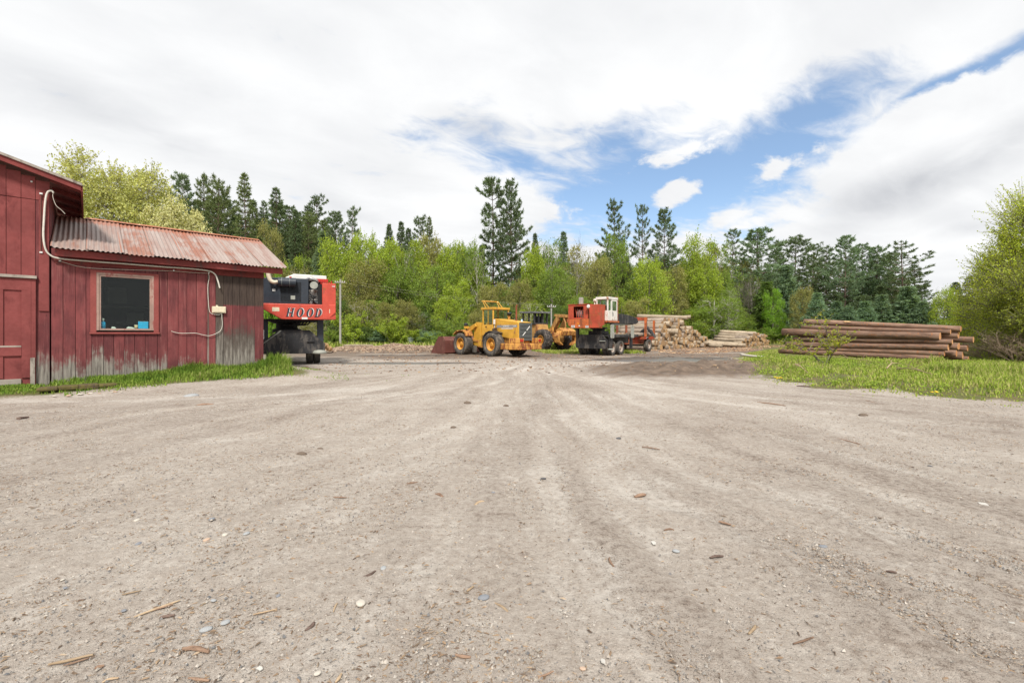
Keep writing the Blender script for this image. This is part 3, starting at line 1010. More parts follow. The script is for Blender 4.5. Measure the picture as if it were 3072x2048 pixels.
bump(gg, bs, gg.noise(co, 40, 3), 0.15, 0.01)
M['corrugated'] = mt

# local building frame object: x along the wall (t), y towards the back, z up
BANG = math.atan2(WW[1], WW[0])
lean = empty('lean_to', (WA[0], WA[1], 0), BANG, 'low red board lean-to with rusty corrugated roof and one dark window', 'shed')
barn = empty('barn', (WA[0], WA[1], 0), BANG, 'taller red barn with sloping roof edge and panelled door beside the lean-to', 'barn')
TL = -4.91

# window opening, in wall coordinates
wl, wr = wall_t(271), wall_t(476)
gl_, gr2 = wall_t(303), wall_t(449)
wtop, wsill = wall_z(300, 811), wall_z(300, 996)
gtop, gbot = wall_z(303, 829), wall_z(303, 985)

# wall of the lean-to: one board after another, interrupted by the window
bx = TL + 0.02
k = 0
while bx < -0.02:
    bw = 0.2 + 0.055 * random.random()
    for stop in (wl + 0.03, wr - 0.03):
        if bx < stop - 0.01 and bx + bw > stop - 0.07:
            bw = stop - bx
            break
    if bx + bw > -0.13:
        bw = -bx
    x0, x1 = bx + 0.004, bx + bw - 0.004
    dy = 0.006 * random.random() + 0.002
    zb = 0.02 + 0.14 * (bx + 4.9) / 4.9 - 0.09 + (0.05 * random.random())
    gap_t = wall_t(628)
    if bx > wall_t(742):
        mat, zb = M['board_red'], zb + 0.10
    elif bx > wall_t(668):
        mat = M['board_end']
        zb += 0.02
    elif bx > gap_t:
        mat = M['board_bare']
    else:
        mat = M['board']
    segs = [(zb, 3.62)]
    if x0 > wl and x1 < wr:
        segs = [(zb, wsill - 0.002), (wtop + 0.002, 3.62)]
    for z0, z1 in segs:
        mb = MB()
        mb.box(((x0 + x1) / 2, -0.014 + dy, (z0 + z1) / 2), (x1 - x0, 0.028, z1 - z0), Matrix.Rotation((random.random() - 0.5) * 0.004, 3, 'Y'))
        mb.build('plank', mat, lean, bevel=0.003)
    bx += bw
    k += 1
mb = MB()
mb.span((TL + 0.03, 0.03, 0.0), (wl + 0.03, 0.05, 3.6))
mb.span((wr - 0.03, 0.03, 0.0), (-0.02, 0.05, 3.6))
mb.span((wl + 0.03, 0.03, 0.0), (wr - 0.03, 0.05, wsill - 0.01))
mb.span((wl + 0.03, 0.03, wtop + 0.01), (wr - 0.03, 0.05, 3.6))
mb.build('sheathing', M['dark'], lean)
mb = MB()
mb.prism([(0.06, 0.0), (5.9, 0.0), (5.9, 3.5), (3.05, 4.8), (0.06, 3.5)], 'x', -0.03, -0.001)
mb.build('end_wall', M['board_end'], lean)
MB().span((-4.6, 5.88, 0), (-0.04, 5.9, 3.5)).build('back_wall', M['board'], lean)
mb = MB().span((-4.7, 2.6, 0.2), (-0.2, 2.66, 3.4)).span((-4.7, 0.06, 0.72), (-0.2, 2.6, 0.75)).span((-4.7, 0.06, 3.38), (-0.2, 2.6, 3.41))
mb.build('inner_wall', M['interior'], lean)
mb = MB().span((-3.6, 2.2, 1.75), (-1.6, 2.58, 1.80)).span((-3.9, 2.2, 2.25), (-2.2, 2.58, 2.29)).span((-3.3, 2.3, 1.80), (-2.9, 2.5, 2.1)).span((-2.6, 2.3, 1.80), (-2.35, 2.5, 2.05)).span((-3.75, 2.56, 2.4), (-3.3, 2.59, 2.9)).span((-2.4, 1.2, 0.75), (-2.2, 1.4, 2.4))
mb.build('shelf', flat('dusty_shelf', (0.10, 0.095, 0.075), 0.9), lean)

# the gap board: dark ragged joint where the boarding stops (right of the window)
gt = wall_t(624)
MB().box((gt, -0.006, 1.75), (0.035, 0.03, 3.3)).build('corner_board', M['board_bare'], lean)

# window
win = MB()
tw = 0.15
win.span((wl, -0.05, wsill), (gl_ - 0.09, -0.02, wtop))
win.span((gr2 + 0.09, -0.05, wsill), (wr, -0.02, wtop))
win.span((gl_ - 0.09, -0.048, gtop + 0.1), (gr2 + 0.09, -0.02, wtop))
window = win.build('window', M['trim_red'], lean, bevel=0.004)
fr = MB()
for a, b, ya in ((gl_ - 0.09, gl_ - 0.04, -0.045), (gl_ - 0.04, gl_, -0.03)):
    fr.span((a, ya, gbot - 0.05), (b, 0.05, gtop + (0.1 if ya < -0.04 else 0.05)))
for a, b, ya in ((gr2 + 0.04, gr2 + 0.09, -0.045), (gr2, gr2 + 0.04, -0.03)):
    fr.span((a, ya, gbot - 0.05), (b, 0.05, gtop + (0.1 if ya < -0.04 else 0.05)))
fr.span((gl_ - 0.04, -0.044, gtop + 0.05), (gr2 + 0.04, 0.05, gtop + 0.1))
fr.span((gl_, -0.03, gtop), (gr2, 0.05, gtop + 0.05))
fr.span((gl_, -0.028, gbot - 0.05), (gr2, 0.05, gbot))
fr.build('window_frame', M['window_frame'], window)
MB().span((wl - 0.02, -0.075, wsill - 0.05), (wr + 0.02, 0.02, wsill - 0.003)).build('window_sill', M['trim_red'], window, bevel=0.005)
MB().span((gl_, 0.0, gbot), (gr2, 0.004, gtop)).build('pane', M['glass'], window)

# eave: fascia, dark board standing in for the shadow under the eave, soffit
fz0, fz1 = 3.40, 3.58
TR = 0.50
TLr = TL + 0.10
MB().span((TLr, -0.30, fz0), (TR, -0.262, fz1)).build('fascia', M['fascia'], lean, bevel=0.004)
MB().span((TLr, -0.26, fz0 + 0.09), (TR - 0.02, -0.034, fz0 + 0.11)).build('soffit', M['soffit'], lean)
MB().span((TLr, -0.060, 3.24), (0.0, -0.032, fz0 + 0.085)).build('eave_shadow_board', M['soffit'], lean)

# corrugated roof sheets on the front slope and plain sheets at the back
EY, EZ, RY_, RZ_ = -0.42, 3.55, 2.95, 4.98
slen = math.hypot(RY_ - EY, RZ_ - EZ)
sang = math.atan2(RZ_ - EZ, RY_ - EY)


def corr_mesh(width, length, pitch=0.100, amp=0.016, sag=0.0):
    n = int(width / pitch * 6)
    us = np.linspace(0, width, n + 1)
    vs_, fs_ = [], []
    rows = 7
    for j in range(rows):
        v = length * j / (rows - 1)
        for u in us:
            lift = amp * math.sin(2 * math.pi * u / pitch) + sag * (math.exp(-u / 0.06) + 0.6 * math.exp(-(width - u) / 0.05)) * (1 - v / length) ** 2
            vs_.append((u, v + 0.006 * math.sin(9 * u), lift))
    for j in range(rows - 1):
        for i in range(n):
            a = j * (n + 1) + i
            fs_.append((a, a + 1, a + n + 2, a + n + 1))
    return np_mesh('roof_sheet', vs_, fs_, [M['corrugated']], smooth=True)


edges_px = [196, 282, 352, 424, 510, 580, 650, 720, 792, 852]
xs_ = np.linspace(TL + 0.02, TR + 0.06, 9)
for i in range(8):
    w_ = xs_[i + 1] - xs_[i] + 0.07
    me = corr_mesh(w_, slen + 0.05 * random.random(), sag=0.02 + 0.04 * random.random())
    o = link('roof_sheet', me, lean)
    o.location = (xs_[i] - (0.03 if i else 0), EY + 0.03 * (random.random() - 0.5), EZ + 0.03 + 0.016 * (i % 2))
    o.rotation_euler = (sang, 0, (random.random() - 0.5) * 0.012)
mb = MB()
mb.prism([(RY_ + 0.02, RZ_ - 0.02), (RY_ + 0.02, RZ_ + 0.0), (6.3, 3.52), (6.3, 3.5)], 'x', TL + 0.02, TR + 0.05)
mb.build('back_roof', M['corrugated'], lean)
mb = MB()
mb.prism([(RY_ - 0.20, RZ_ + 0.005), (RY_ + 0.02, RZ_ + 0.085), (RY_ + 0.22, RZ_ - 0.04), (RY_ + 0.02, RZ_ + 0.06)], 'x', TL + 0.65, TR + 0.08)
M['ridge'] = paint('rusty_ridge_cap', (0.36, 0.13, 0.065), 0.75, (0.48, 0.33, 0.25), 0.25, 2.5, 0.2)
mb.build('ridge_cap', M['ridge'], lean)
MB().prism([(EY + 0.1, EZ - 0.03), (EY + 0.16, EZ - 0.1), (RY_, RZ_ - 0.1), (RY_, RZ_ - 0.03)], 'x', TR - 0.06, TR - 0.02).build('verge_board', M['fascia'], lean)
MB().span((TLr, -0.255, fz0 + 0.115), (TR - 0.03, -0.02, 3.55)).build('eave_plate', M['grey_wood'], lean)

# ------------------------------------------------------------------ barn
bx = TL
i = 0
door_r = wall_t(112)
while bx > -9.5:
    bw = 0.24 + 0.06 * random.random()
    x0, x1 = bx - bw + 0.004, bx - 0.004
    ztop = 5.05 + 0.31 * (TL + 0.6 - (x0 + x1) / 2)
    zb0 = 0.10 if x0 > door_r - 0.05 else 2.86
    segs = [(zb0, 4.78), (4.785, ztop)]
    for z0, z1 in segs:
        MB().box(((x0 + x1) / 2, -0.03 + 0.006 * random.random() - (0.012 if z0 > 4 else 0), (z0 + z1) / 2), (x1 - x0, 0.03, z1 - z0)).build('plank', M['board'] if zb0 < 1 and z0 < 1 else M['barn_board'], barn, bevel=0.003)
    bx -= bw
MB().span((-9.5, 0.0, 0.0), (TL - 0.02, 0.03, 5.0)).build('sheathing', M['dark'], barn)
mb = MB().span((wall_t(117), -0.075, wall_z(125, 933)), (wall_t(148), -0.047, 4.78))
mb.build('corner_board', M['barn_board'], barn, bevel=0.004)
MB().prism([(0.03, 0.0), (8.0, 0.0), (8.0, 5.2), (0.03, 5.2)], 'x', TL - 0.03, TL - 0.002).build('side_wall', M['soffit'], barn)  # wall in the darker red that carries the shade of the overhang
# roof: plane slab, rake board, soffit, eave fascia
er, ez = TL + 0.60, 5.24
sl = 0.31
rl = 5.2


def roof_prism(y0, y1, d0, d1, x_in=0.0):
    xa, xb = er - x_in, er - rl
    pts = [(xa, ez + sl * x_in + d0), (xb, ez + rl * sl + d0), (xb, ez + rl * sl + d1), (xa, ez + sl * x_in + d1)]
    return MB().prism(pts, 'y', y0, y1)


roof_prism(-0.36, 8.3, 0.02, 0.06).build('roof', M['shingle'], barn)
roof_prism(-0.33, -0.29, -0.13, 0.018).build('rake_board', M['fascia'], barn)
roof_prism(-0.285, 8.25, -0.03, -0.005, 0.03).build('soffit', M['soffit'], barn)
MB().span((er - 0.03, -0.33, ez - 0.14), (er + 0.01, 8.28, ez + 0.018)).build('fascia', M['fascia'], barn)
for yy in (-0.15, 0.9, 1.9, 2.9, 3.9):
    MB().prism([(er - 0.04, ez - 0.13), (TL, ez - 0.13 + 0.17), (TL, ez + 0.145), (er - 0.04, ez - 0.025)], 'y', yy, yy + 0.05).build('rafter', M['soffit'], barn)
mb = roof_prism(-0.367, -0.337, 0.0, 0.062)
mb.build('roof_edge', M['grey_wood'], barn)

# barn door with rails, stiles and sunken panels, weathered head rail
dt = wall_z(50, 834)
db = 0.14
door = MB().span((-8.4, -0.075, db), (door_r - 0.10, -0.05, dt)).build('door', M['barn_board'], barn)
s1 = wall_t(66)
mb = MB()
mb.span((door_r - 0.10, -0.10, db), (door_r - 0.02, -0.045, dt - 0.01))
mb.span((s1, -0.105, db + 0.22), (door_r - 0.101, -0.076, dt - 0.30))
zr = wall_z(30, 1055)
mb.span((-8.4, -0.103, dt - 0.30), (door_r - 0.101, -0.076, dt - 0.01))
for xx in (s1 - 0.30, s1 - 0.62, s1 - 1.3):
    mb.span((xx - 0.07, -0.1, db + 0.22), (xx, -0.076, dt - 0.301))
mb.build('door_stile', M['barn_board'], door, bevel=0.004)
mb = MB()
mb.span((-8.4, -0.112, zr - 0.10), (s1, -0.077, zr + 0.11))
mb.build('door_rail', M['barn_board'], door, bevel=0.004)
MB().span((-8.4, -0.109, zr + 0.112), (s1 - 0.004, -0.077, zr + 0.15)).span((-8.4, -0.108, db + 0.0), (s1 - 0.004, -0.077, db + 0.20)).build('door_rail', M['grey_wood'], door, bevel=0.004)
MB().span((-8.5, -0.15, dt), (door_r + 0.0, -0.045, dt + 0.07)).build('door_head', M['grey_wood'], barn, bevel=0.005)
MB().span((wall_t(92), -0.118, db + 0.0), (wall_t(106), -0.101, 0.85)).build('door_patch', M['grey_wood'], door)


# ------------------------------------------------------------------ cables and boxes on the walls
def on_wall(px, py, n=0.08):
    t = wall_t(px, n)
    v = wall_pt(t, n, wall_z(px, py, n))
    return v


def smooth_path(pts, n=8):
    p = [np.array(q, float) for q in pts]
    return [tuple(q) for q in spline3(p, n)]


def spline3(p, n):
    p = [2 * p[0] - p[1]] + p + [2 * p[-1] - p[-2]]
    out = []
    for i in range(1, len(p) - 2):
        for k in range(n):
            t = k / n
            out.append(0.5 * ((2 * p[i]) + (-p[i - 1] + p[i + 1]) * t + (2 * p[i - 1] - 5 * p[i] + 4 * p[i + 1] - p[i + 2]) * t * t
                              + (-p[i - 1] + 3 * p[i] - 3 * p[i + 1] + p[i + 2]) * t ** 3))
    out.append(p[-2])
    return out


def zo(px, py):         # coordinates in the enlarged view of the building
    return px / 1.8444, 400 + py / 1.8444


def cable(name, pts, r, mat, lab, cat, n=0.1):
    q = smooth_path([on_wall(*zo(*p), n) for p in pts])
    o = MB().tube(q, r, 8).build(name, mat)
    return tag(o, lab, cat)


M['conduit'] = flat('pale_conduit', (0.66, 0.63, 0.56), 0.45)
cable('conduit', [(296, 330), (285, 318), (262, 328), (250, 380), (243, 480), (240, 570), (252, 640), (280, 675), (330, 692), (480, 706), (700, 722), (900, 738), (1050, 748), (1150, 760), (1188, 778), (1205, 815), (1216, 855)],
      0.021, M['conduit'], 'thick pale conduit looping from the barn eave along under the lean-to eave', 'conduit', 0.12)
cable('wire', [(296, 330), (292, 350), (310, 398), (340, 425), (360, 446)], 0.007, M['cable'], 'thin twisted wire hanging from the conduit end to the corrugated roof', 'wire', 0.1)
cable('wire', [(330, 706), (430, 735), (540, 748), (760, 756), (960, 762), (1060, 770), (1152, 774)], 0.006, M['cable'], 'thin wire stapled above the window under the eave', 'wire', 0.07)
cable('wire', [(1154, 776), (1157, 800), (1150, 850), (1153, 930), (1160, 985), (1180, 1000), (1215, 1002), (1226, 996), (1228, 1020), (1230, 1060), (1222, 1088), (1200, 1105), (1160, 1119), (1120, 1114), (1080, 1105), (1010, 1106), (975, 1102), (948, 1094)],
      0.008, M['conduit'], 'loose white wire drooping below the cream junction box', 'wire', 0.07)
jb = empty('junction_box', on_wall(*zo(1210, 985), 0.03), BANG, 'cream junction box on the weathered boards at the end of the conduit', 'junction box')
MB().box((0, -0.03, 0.05), (0.36, 0.10, 0.20)).build('box_body', M['cream'], jb, bevel=0.012)
MB().box((0, -0.085, 0.05), (0.31, 0.012, 0.15)).build('box_lid', M['cream'], jb, bevel=0.004)
MB().cyl((-0.05, -0.03, 0.15), (-0.05, -0.03, 0.19), 0.03).build('box_fitting', M['cream'], jb)
hr = empty('pipe_rail', on_wall(*zo(228, 660), 0.03), BANG, 'thin upright pipe held by two white brackets on the barn wall', 'pipe')
hz = wall_z(*zo(228, 345)) - wall_z(*zo(228, 668))
MB().tube([(0, -0.05, 0), (0, -0.05, hz)], 0.012).build('pipe', M['maroon'], hr)
for q in (0.0, hz):
    MB().box((0, -0.035, q), (0.055, 0.07, 0.04)).build('bracket', M['decal'], hr, bevel=0.004)
for px_, py_, lab in ((332, 706, 'small white knob insulator at the barn end of the thin wire'), (960, 760, 'small white knob insulator above the boards right of the window'), (1154, 773, 'small white knob insulator where the wire turns down'), (176, 270, 'small white knob insulator high on the barn wall')):
    p = on_wall(*zo(px_, py_), 0.03)
    ins = MB().lathe([(0.0, 0.0), (0.022, 0.0), (0.022, 0.02), (0.012, 0.03), (0.022, 0.04), (0.022, 0.06), (0.0, 0.065)], (0, 0, 0), 'y', 10).build('insulator', M['decal'])
    ins.location = p
    ins.rotation_euler = (0, 0, BANG + math.pi)
    tag(ins, lab, 'insulator', 'white insulators on the barn walls')

# things on the window ledge inside
LED = gbot + 0.0


def ledge(px, n=-0.09):
    t = wall_t(px, n)
    return wall_pt(t, n, LED)


MB().span((gl_ - 0.05, 0.055, LED - 0.05), (gr2 + 0.05, 0.30, LED - 0.002)).build('window_ledge', M['interior'], lean)
bt = empty('spray_bottle', ledge(309.5), BANG, 'blue spray bottle standing inside the window at its left edge', 'bottle')
MB().lathe([(0.001, 0), (0.05, 0), (0.05, 0.16), (0.02, 0.2), (0.02, 0.23), (0.001, 0.23)], (0, 0, 0), 'z', 14).build('bottle_body', M['blue'], bt)
MB().box((0, 0, 0.25), (0.04, 0.10, 0.045)).box((0, -0.04, 0.22), (0.015, 0.02, 0.06)).build('spray_head', M['decal'], bt, bevel=0.005)
bx_ = empty('carton', ledge(429.5), BANG, 'bright blue carton standing inside the window at its right edge', 'box')
MB().box((0, 0, 0.10), (0.22, 0.10, 0.20)).build('carton_body', M['blue'], bx_, bevel=0.004)
MB().box((0, 0, 0.203), (0.22, 0.10, 0.004)).build('carton_lid', M['decal'], bx_)
cu = empty('paper_cup', ledge(409), BANG, 'small tan paper cup beside the blue carton in the window', 'cup')
MB().lathe([(0.001, 0), (0.035, 0), (0.045, 0.1), (0.04, 0.1), (0.032, 0.01), (0.001, 0.01)], (0, 0, 0), 'z', 14).build('cup_body', flat('tan_card', (0.7, 0.5, 0.3), 0.7), cu)
MB().lathe([(0.043, 0.1), (0.047, 0.1), (0.047, 0.108), (0.043, 0.108)], (0, 0, 0), 'z', 14).build('cup_rim', M['decal'], cu)
for px_, w_, lab in ((341, 0.10, 'small white crumpled rag on the window ledge near the spray bottle'), (392, 0.18, 'folded white papers on the window ledge left of the cup')):
    o = MB().prism([(-w_ / 2, 0.0), (w_ / 2, 0.0), (w_ * 0.42, 0.02), (0.02, 0.045), (-w_ * 0.3, 0.055), (-w_ * 0.45, 0.03)], 'y', -0.05, 0.05).build('papers', M['decal'])
    o.location = ledge(px_)
    o.rotation_euler = (0, 0, BANG)
    tag(o, lab, 'papers')

# ================================================================== MACHINES
def text_mesh(s, size, mat, depth=0.004):
    cu = bpy.data.curves.new('letters', 'FONT')
    cu.body = s
    cu.size = size
    cu.extrude = depth
    cu.align_x = 'CENTER'
    cu.align_y = 'CENTER'
    o = bpy.data.objects.new('letters', cu)
    COL.objects.link(o)
    bpy.context.view_layer.update()
    me = bpy.data.meshes.new_from_object(o.evaluated_get(bpy.context.evaluated_depsgraph_get()))
    bpy.data.objects.remove(o)
    me.materials.clear()
    me.materials.append(mat)
    return me


def wheel(root, x, y, r, w, rim_mat, tyre_mat, side, lugs=26, rim_r=0.56, lug_h=0.03, offset=0.0, hub=True):
    """Tyre with lugs; dished rim with hub and bolts on the outer side (side is the sign of local y)."""
    mb = MB()
    ri = r * rim_r
    h = w / 2
    mb.lathe([(ri, -h * 0.82), (r * 0.80, -h), (r * 0.93, -h * 0.97), (r * 0.985, -h * 0.8), (r, -h * 0.4), (r, h * 0.4), (r * 0.985, h * 0.8), (r * 0.93, h * 0.97), (r * 0.80, h), (ri, h * 0.82)],
             (0, 0, 0), 'y', 36)
    for k in range(lugs):
        a = 2 * math.pi * k / lugs
        for s in (-1, 1):
            aa = a + (math.pi / lugs if s > 0 else 0)
            p0 = Vector((r * math.cos(aa), s * h * 0.05, r * math.sin(aa)))
            p1 = Vector((r * 0.955 * math.cos(aa + 0.12), s * h * 0.97, r * 0.955 * math.sin(aa + 0.12)))
            mb.bar(p0, p1, 2 * math.pi * r / lugs * 0.42, lug_h * 2, 0, (math.cos(aa), 0, math.sin(aa)))
    o = mb.build('wheel', tyre_mat, root, (x, y, r))
    m2 = MB()
    s = side
    prof = [(ri * 1.02, s * h * 0.80), (ri * 1.0, s * h * 0.86), (ri * 0.93, s * h * 0.84), (ri * 0.88, s * h * 0.55), (ri * 0.80, s * h * (0.25 + offset)), (ri * 0.45, s * h * (0.22 + offset)),
            (ri * 0.40, s * h * (0.52 + offset)), (ri * 0.20, s * h * (0.62 + offset)), (0.005, s * h * (0.62 + offset)), (0.005, -s * h * 0.5), (ri * 1.02, -s * h * 0.5)]
    m2.lathe(prof, (0, 0, 0), 'y', 30)
    for k in range(10):
        a = 2 * math.pi * k / 10
        c = Vector((ri * 0.62 * math.cos(a), s * h * (0.26 + offset), ri * 0.62 * math.sin(a)))
        m2.cyl(c, c + Vector((0, s * 0.03, 0)), ri * 0.05, 6)
    m2.build('rim', rim_mat, o)
    return o


# ------------------------------------------------------------------ yellow wheel loader
ld = empty('wheel_loader', (-1.5, 30.76, tz(-1.5, 30.76)), math.atan2(0.73, -0.68), 'yellow articulated wheel loader with maroon bucket and slatted rear grille', 'loader')
for (x, s) in ((1.6, 1), (1.6, -1), (-1.6, 1), (-1.6, -1)):
    wheel(ld, x, 1.04 * s, 0.75, 0.62, M['rim_yellow'], M['rubber'], s, 24, 0.54, 0.02)
mb = MB()     # rear frame and hood
mb.prism([(-1.35, 1.30), (-3.35, 1.02), (-3.42, 1.0), (-3.42, 2.10), (-3.30, 2.16), (-1.15, 2.42), (-1.15, 1.30)], 'y', -0.60, 0.60)
hood = mb.build('hood', M['yellow'], ld, bevel=0.03)
mb = MB()
for s in (-1, 1):
    mb.span((-3.30, s * 0.602, 1.82), (-1.42, s * 0.606, 1.98))
mb.build('stripe', M['stripe'], hood)
tm = text_mesh('VOLVO', 0.17, M['decal'])
o = link('lettering', tm, hood, (-2.30, 0.612, 1.90))
o.rotation_euler = (R(90), 0, R(180))
o = link('lettering', text_mesh('L120', 0.12, M['decal']), hood, (-3.08, 0.612, 1.90))
o.rotation_euler = (R(90), 0, R(180))
MB().span((-2.95, 0.603, 1.74), (-1.85, 0.606, 1.79)).build('trim_line', M['decal'], hood)
mb = MB()
mb.span((-3.44, -0.52, 0.98), (-3.424, 0.52, 2.12))
grl = mb.build('grille', M['dark'], ld)
for i in range(13):
    z = 1.04 + i * 0.083
    MB().box((-3.455, 0, z), (0.04, 1.0, 0.035), Matrix.Rotation(R(20), 3, 'Y')).build('grille_slat', M['grille'], grl)
for s in (-0.52, 0.52):
    MB().span((-3.47, s - 0.02, 0.97), (-3.42, s + 0.02, 2.13)).build('grille_frame', M['grille'], grl)
MB().bar((-3.49, 0.30, 1.32), (-3.49, 0.05, 1.55), 0.02, 0.05).bar((-3.49, -0.05, 1.64), (-3.49, -0.32, 1.90), 0.02, 0.05).build('badge_bar', M['decal'], grl)
mb = MB()     # lower rear frame
mb.prism([(-0.4, 0.62), (-0.4, 1.34), (-3.3, 1.28), (-3.3, 0.52), (-2.2, 0.42)], 'y', -0.50, 0.50)
mb.build('rear_frame', M['yellow_rust'], ld, bevel=0.02)
mb = MB()     # counterweight: wraps the tail, lower in the middle under the grille
mb.prism([(-2.35, -1.14), (-3.25, -1.20), (-3.92, -0.98), (-4.0, -0.45), (-4.0, 0.45), (-3.92, 0.98), (-3.25, 1.20), (-2.35, 1.14), (-2.35, 0.9), (-3.0, 0.7), (-3.0, -0.7), (-2.35, -0.9)], 'z', 0.46, 0.84)
mb.prism([(-3.2, -1.2), (-3.88, -0.97), (-3.93, -0.60), (-3.2, -0.60)], 'z', 0.842, 1.16)
mb.prism([(-3.2, 0.60), (-3.93, 0.60), (-3.88, 0.97), (-3.2, 1.2)], 'z', 0.842, 1.16)
cw = mb.build('counterweight', M['yellow_rust'], ld, bevel=0.035)
for s in (-1, 1):
    MB().box((-3.88, s * 0.78, 1.02), (0.10, 0.24, 0.13), Matrix.Rotation(-s * R(8), 3, 'Z')).build('tail_light', M['red_lamp'], cw, bevel=0.01)
    MB().cyl((-3.94, s * 0.8, 0.72), (-3.99, s * 0.8, 0.72), 0.07).build('tow_eye', M['yellow_rust'], cw)
mb = MB()     # rear fenders
for s in (-1, 1):
    pts = [(-0.70, 0.98), (-0.80, 1.30), (-1.05, 1.52), (-1.40, 1.62), (-2.0, 1.50), (-2.0, 1.46), (-1.40, 1.57), (-1.08, 1.47), (-0.85, 1.27), (-0.76, 0.98)]
    mb.prism(pts, 'y', s * 0.62, s * 1.25)
mb.build('rear_fender', M['black'], ld)
# cab
cab = MB()
X0, X1, W, Z0, Z1 = -1.16, -0.06, 0.70, 1.30, 3.16
post = 0.085
cab.span((X0, -W, Z0), (X1, W, 2.02))
for (xx, ww) in ((X0, -W), (X0, W - post), (X1 - post, -W), (X1 - post, W - post)):
    cab.span((xx, ww, 2.02), (xx + post, ww + post, Z1 - 0.14))
for s in (-1, 1):
    cab.span((-0.645, s * W - (0.04 if s > 0 else 0), 2.02), (-0.62, s * W + (0 if s > 0 else 0.04), Z1 - 0.14))
cab.span((X0 - 0.05, -W - 0.04, Z1 - 0.14), (X1 + 0.12, W + 0.04, Z1))
cab_o = cab.build('cab', M['yellow'], ld, bevel=0.02)
for nm, a, b in (('cab_glass', (X0 + 0.03, -W + post, 2.02), (X0 + 0.04, W - post, Z1 - 0.14)), ('cab_glass', (X1 - 0.05, -W + post, 1.9), (X1 - 0.04, W - post, Z1 - 0.14)),
                 ('cab_glass', (X0 + post, W - 0.045, 2.02), (-0.66, W - 0.035, Z1 - 0.14)), ('cab_glass', (-0.60, W - 0.045, 2.02), (X1 - post, W - 0.035, Z1 - 0.14)),
                 ('cab_glass', (X0 + post, -W + 0.035, 2.02), (-0.66, -W + 0.045, Z1 - 0.14)), ('cab_glass', (-0.60, -W + 0.035, 2.02), (X1 - post, -W + 0.045, Z1 - 0.14))):
    MB().span(a, b).build(nm, M['glass'], cab_o)
mb = MB()
mb.span((-0.58, W + 0.002, 1.36), (X1 + 0.0, W + 0.012, 2.0))
dr = mb.build('cab_door', M['yellow'], ld)
MB().span((-0.52, W + 0.013, 1.86), (-0.40, W + 0.03, 1.92)).build('door_handle', M['dark'], dr)
MB().box((-0.62, 0, 2.15), (0.12, 0.5, 0.7)).box((-0.42, 0, 1.95), (0.45, 0.5, 0.12)).build('seat', M['dark'], ld, bevel=0.04)
mb = MB()    # roof guard, leaning forward
for s in (-0.62, 0.62):
    mb.tube([(-0.62, s, Z1), (-0.10, s, 3.62)], 0.024, 6)
    mb.tube([(-0.30, s, Z1), (0.0, s, 3.60)], 0.024, 6)
for xx, zz in ((-0.10, 3.62), (0.02, 3.60)):
    mb.tube([(xx, -0.72, zz), (xx, 0.72, zz)], 0.024, 6)
mb.build('roof_guard', M['yellow'], ld)
MB().tube([(-2.45, -0.15, 2.2), (-2.45, -0.15, 3.15), (-2.49, -0.15, 3.28)], 0.055, 10).build('exhaust_stack', M['stake_red'], ld)
MB().cyl((-1.48, -0.42, 2.36), (-1.48, -0.42, 2.62), 0.07).build('air_intake', M['yellow_rust'], ld)
MB().lathe([(0.001, 0), (0.13, 0), (0.14, 0.12), (0.17, 0.13), (0.17, 0.17), (0.12, 0.22), (0.001, 0.23)], (-1.48, -0.42, 2.62), 'z', 16).build('intake_bowl', M['navy'], ld)
mb = MB()
for s in (-1, 1):
    mb.box((-1.30, s * 0.72, 2.2), (0.10, 0.10, 0.32))
    mb.tube([(-1.30, s * 0.70, 2.02), (-1.25, s * 0.68, 1.6)], 0.02, 6)
mb.build('work_light', M['white_rust'], ld, bevel=0.02)
MB().lathe([(0.001, 0), (0.08, 0), (0.08, 0.05), (0.05, 0.06), (0.05, 0.17), (0.001, 0.18)], (-3.2, 0.1, 2.16), 'z', 12).build('beacon', flat('pale_blue_lens', (0.45, 0.58, 0.68), 0.3), ld)
# dark recess with brush between hood and cab, articulation, steps
mb = MB()
mb.span((-1.15, -0.58, 1.25), (-1.40, 0.58, 1.8))
mb.span((-0.35, -0.35, 0.5), (0.35, 0.35, 1.3))
mb.build('articulation', M['black'], ld)
mb = MB()
for i in range(16):
    a = random.random() * 6.28
    mb.tube([(-1.28 + 0.2 * math.cos(a), 0.62 + 0.1 * random.random(), 1.62 + 0.18 * random.random()), (-1.28 + 0.3 * math.cos(a + 2.6), 0.66 + 0.15 * random.random(), 1.58 + 0.25 * random.random())], 0.018, 5)
mb.span((-1.55, 0.60, 1.38), (-1.02, 0.70, 1.62))
o = mb.build('brush_debris', M['bark_pine'], ld)
mb = MB()
mb.span((-0.95, 0.72, 0.98), (-0.15, 1.12, 1.03)).span((-0.55, 0.85, 0.55), (-0.15, 1.12, 0.6)).bar((-0.5, 1.1, 0.55), (-0.5, 1.1, 1.0), 0.04, 0.03).bar((-0.18, 1.1, 0.55), (-0.18, 1.1, 1.0), 0.04, 0.03)
mb.build('step', M['yellow_rust'], ld)
for i in range(3):
    MB().tube(smooth_path([(-0.35, 0.35 - 0.2 * i, 1.2), (-0.02, 0.62 - 0.15 * i, 1.05 - 0.1 * i), (0.25, 0.5 - 0.15 * i, 0.75), (0.45, 0.3, 1.0)], 5), 0.03, 7).build('hose', M['dark'], ld)
MB().span((0.55, 0.68, 0.18), (0.98, 0.74, 0.64)).build('mud_flap', M['rubber'], ld)
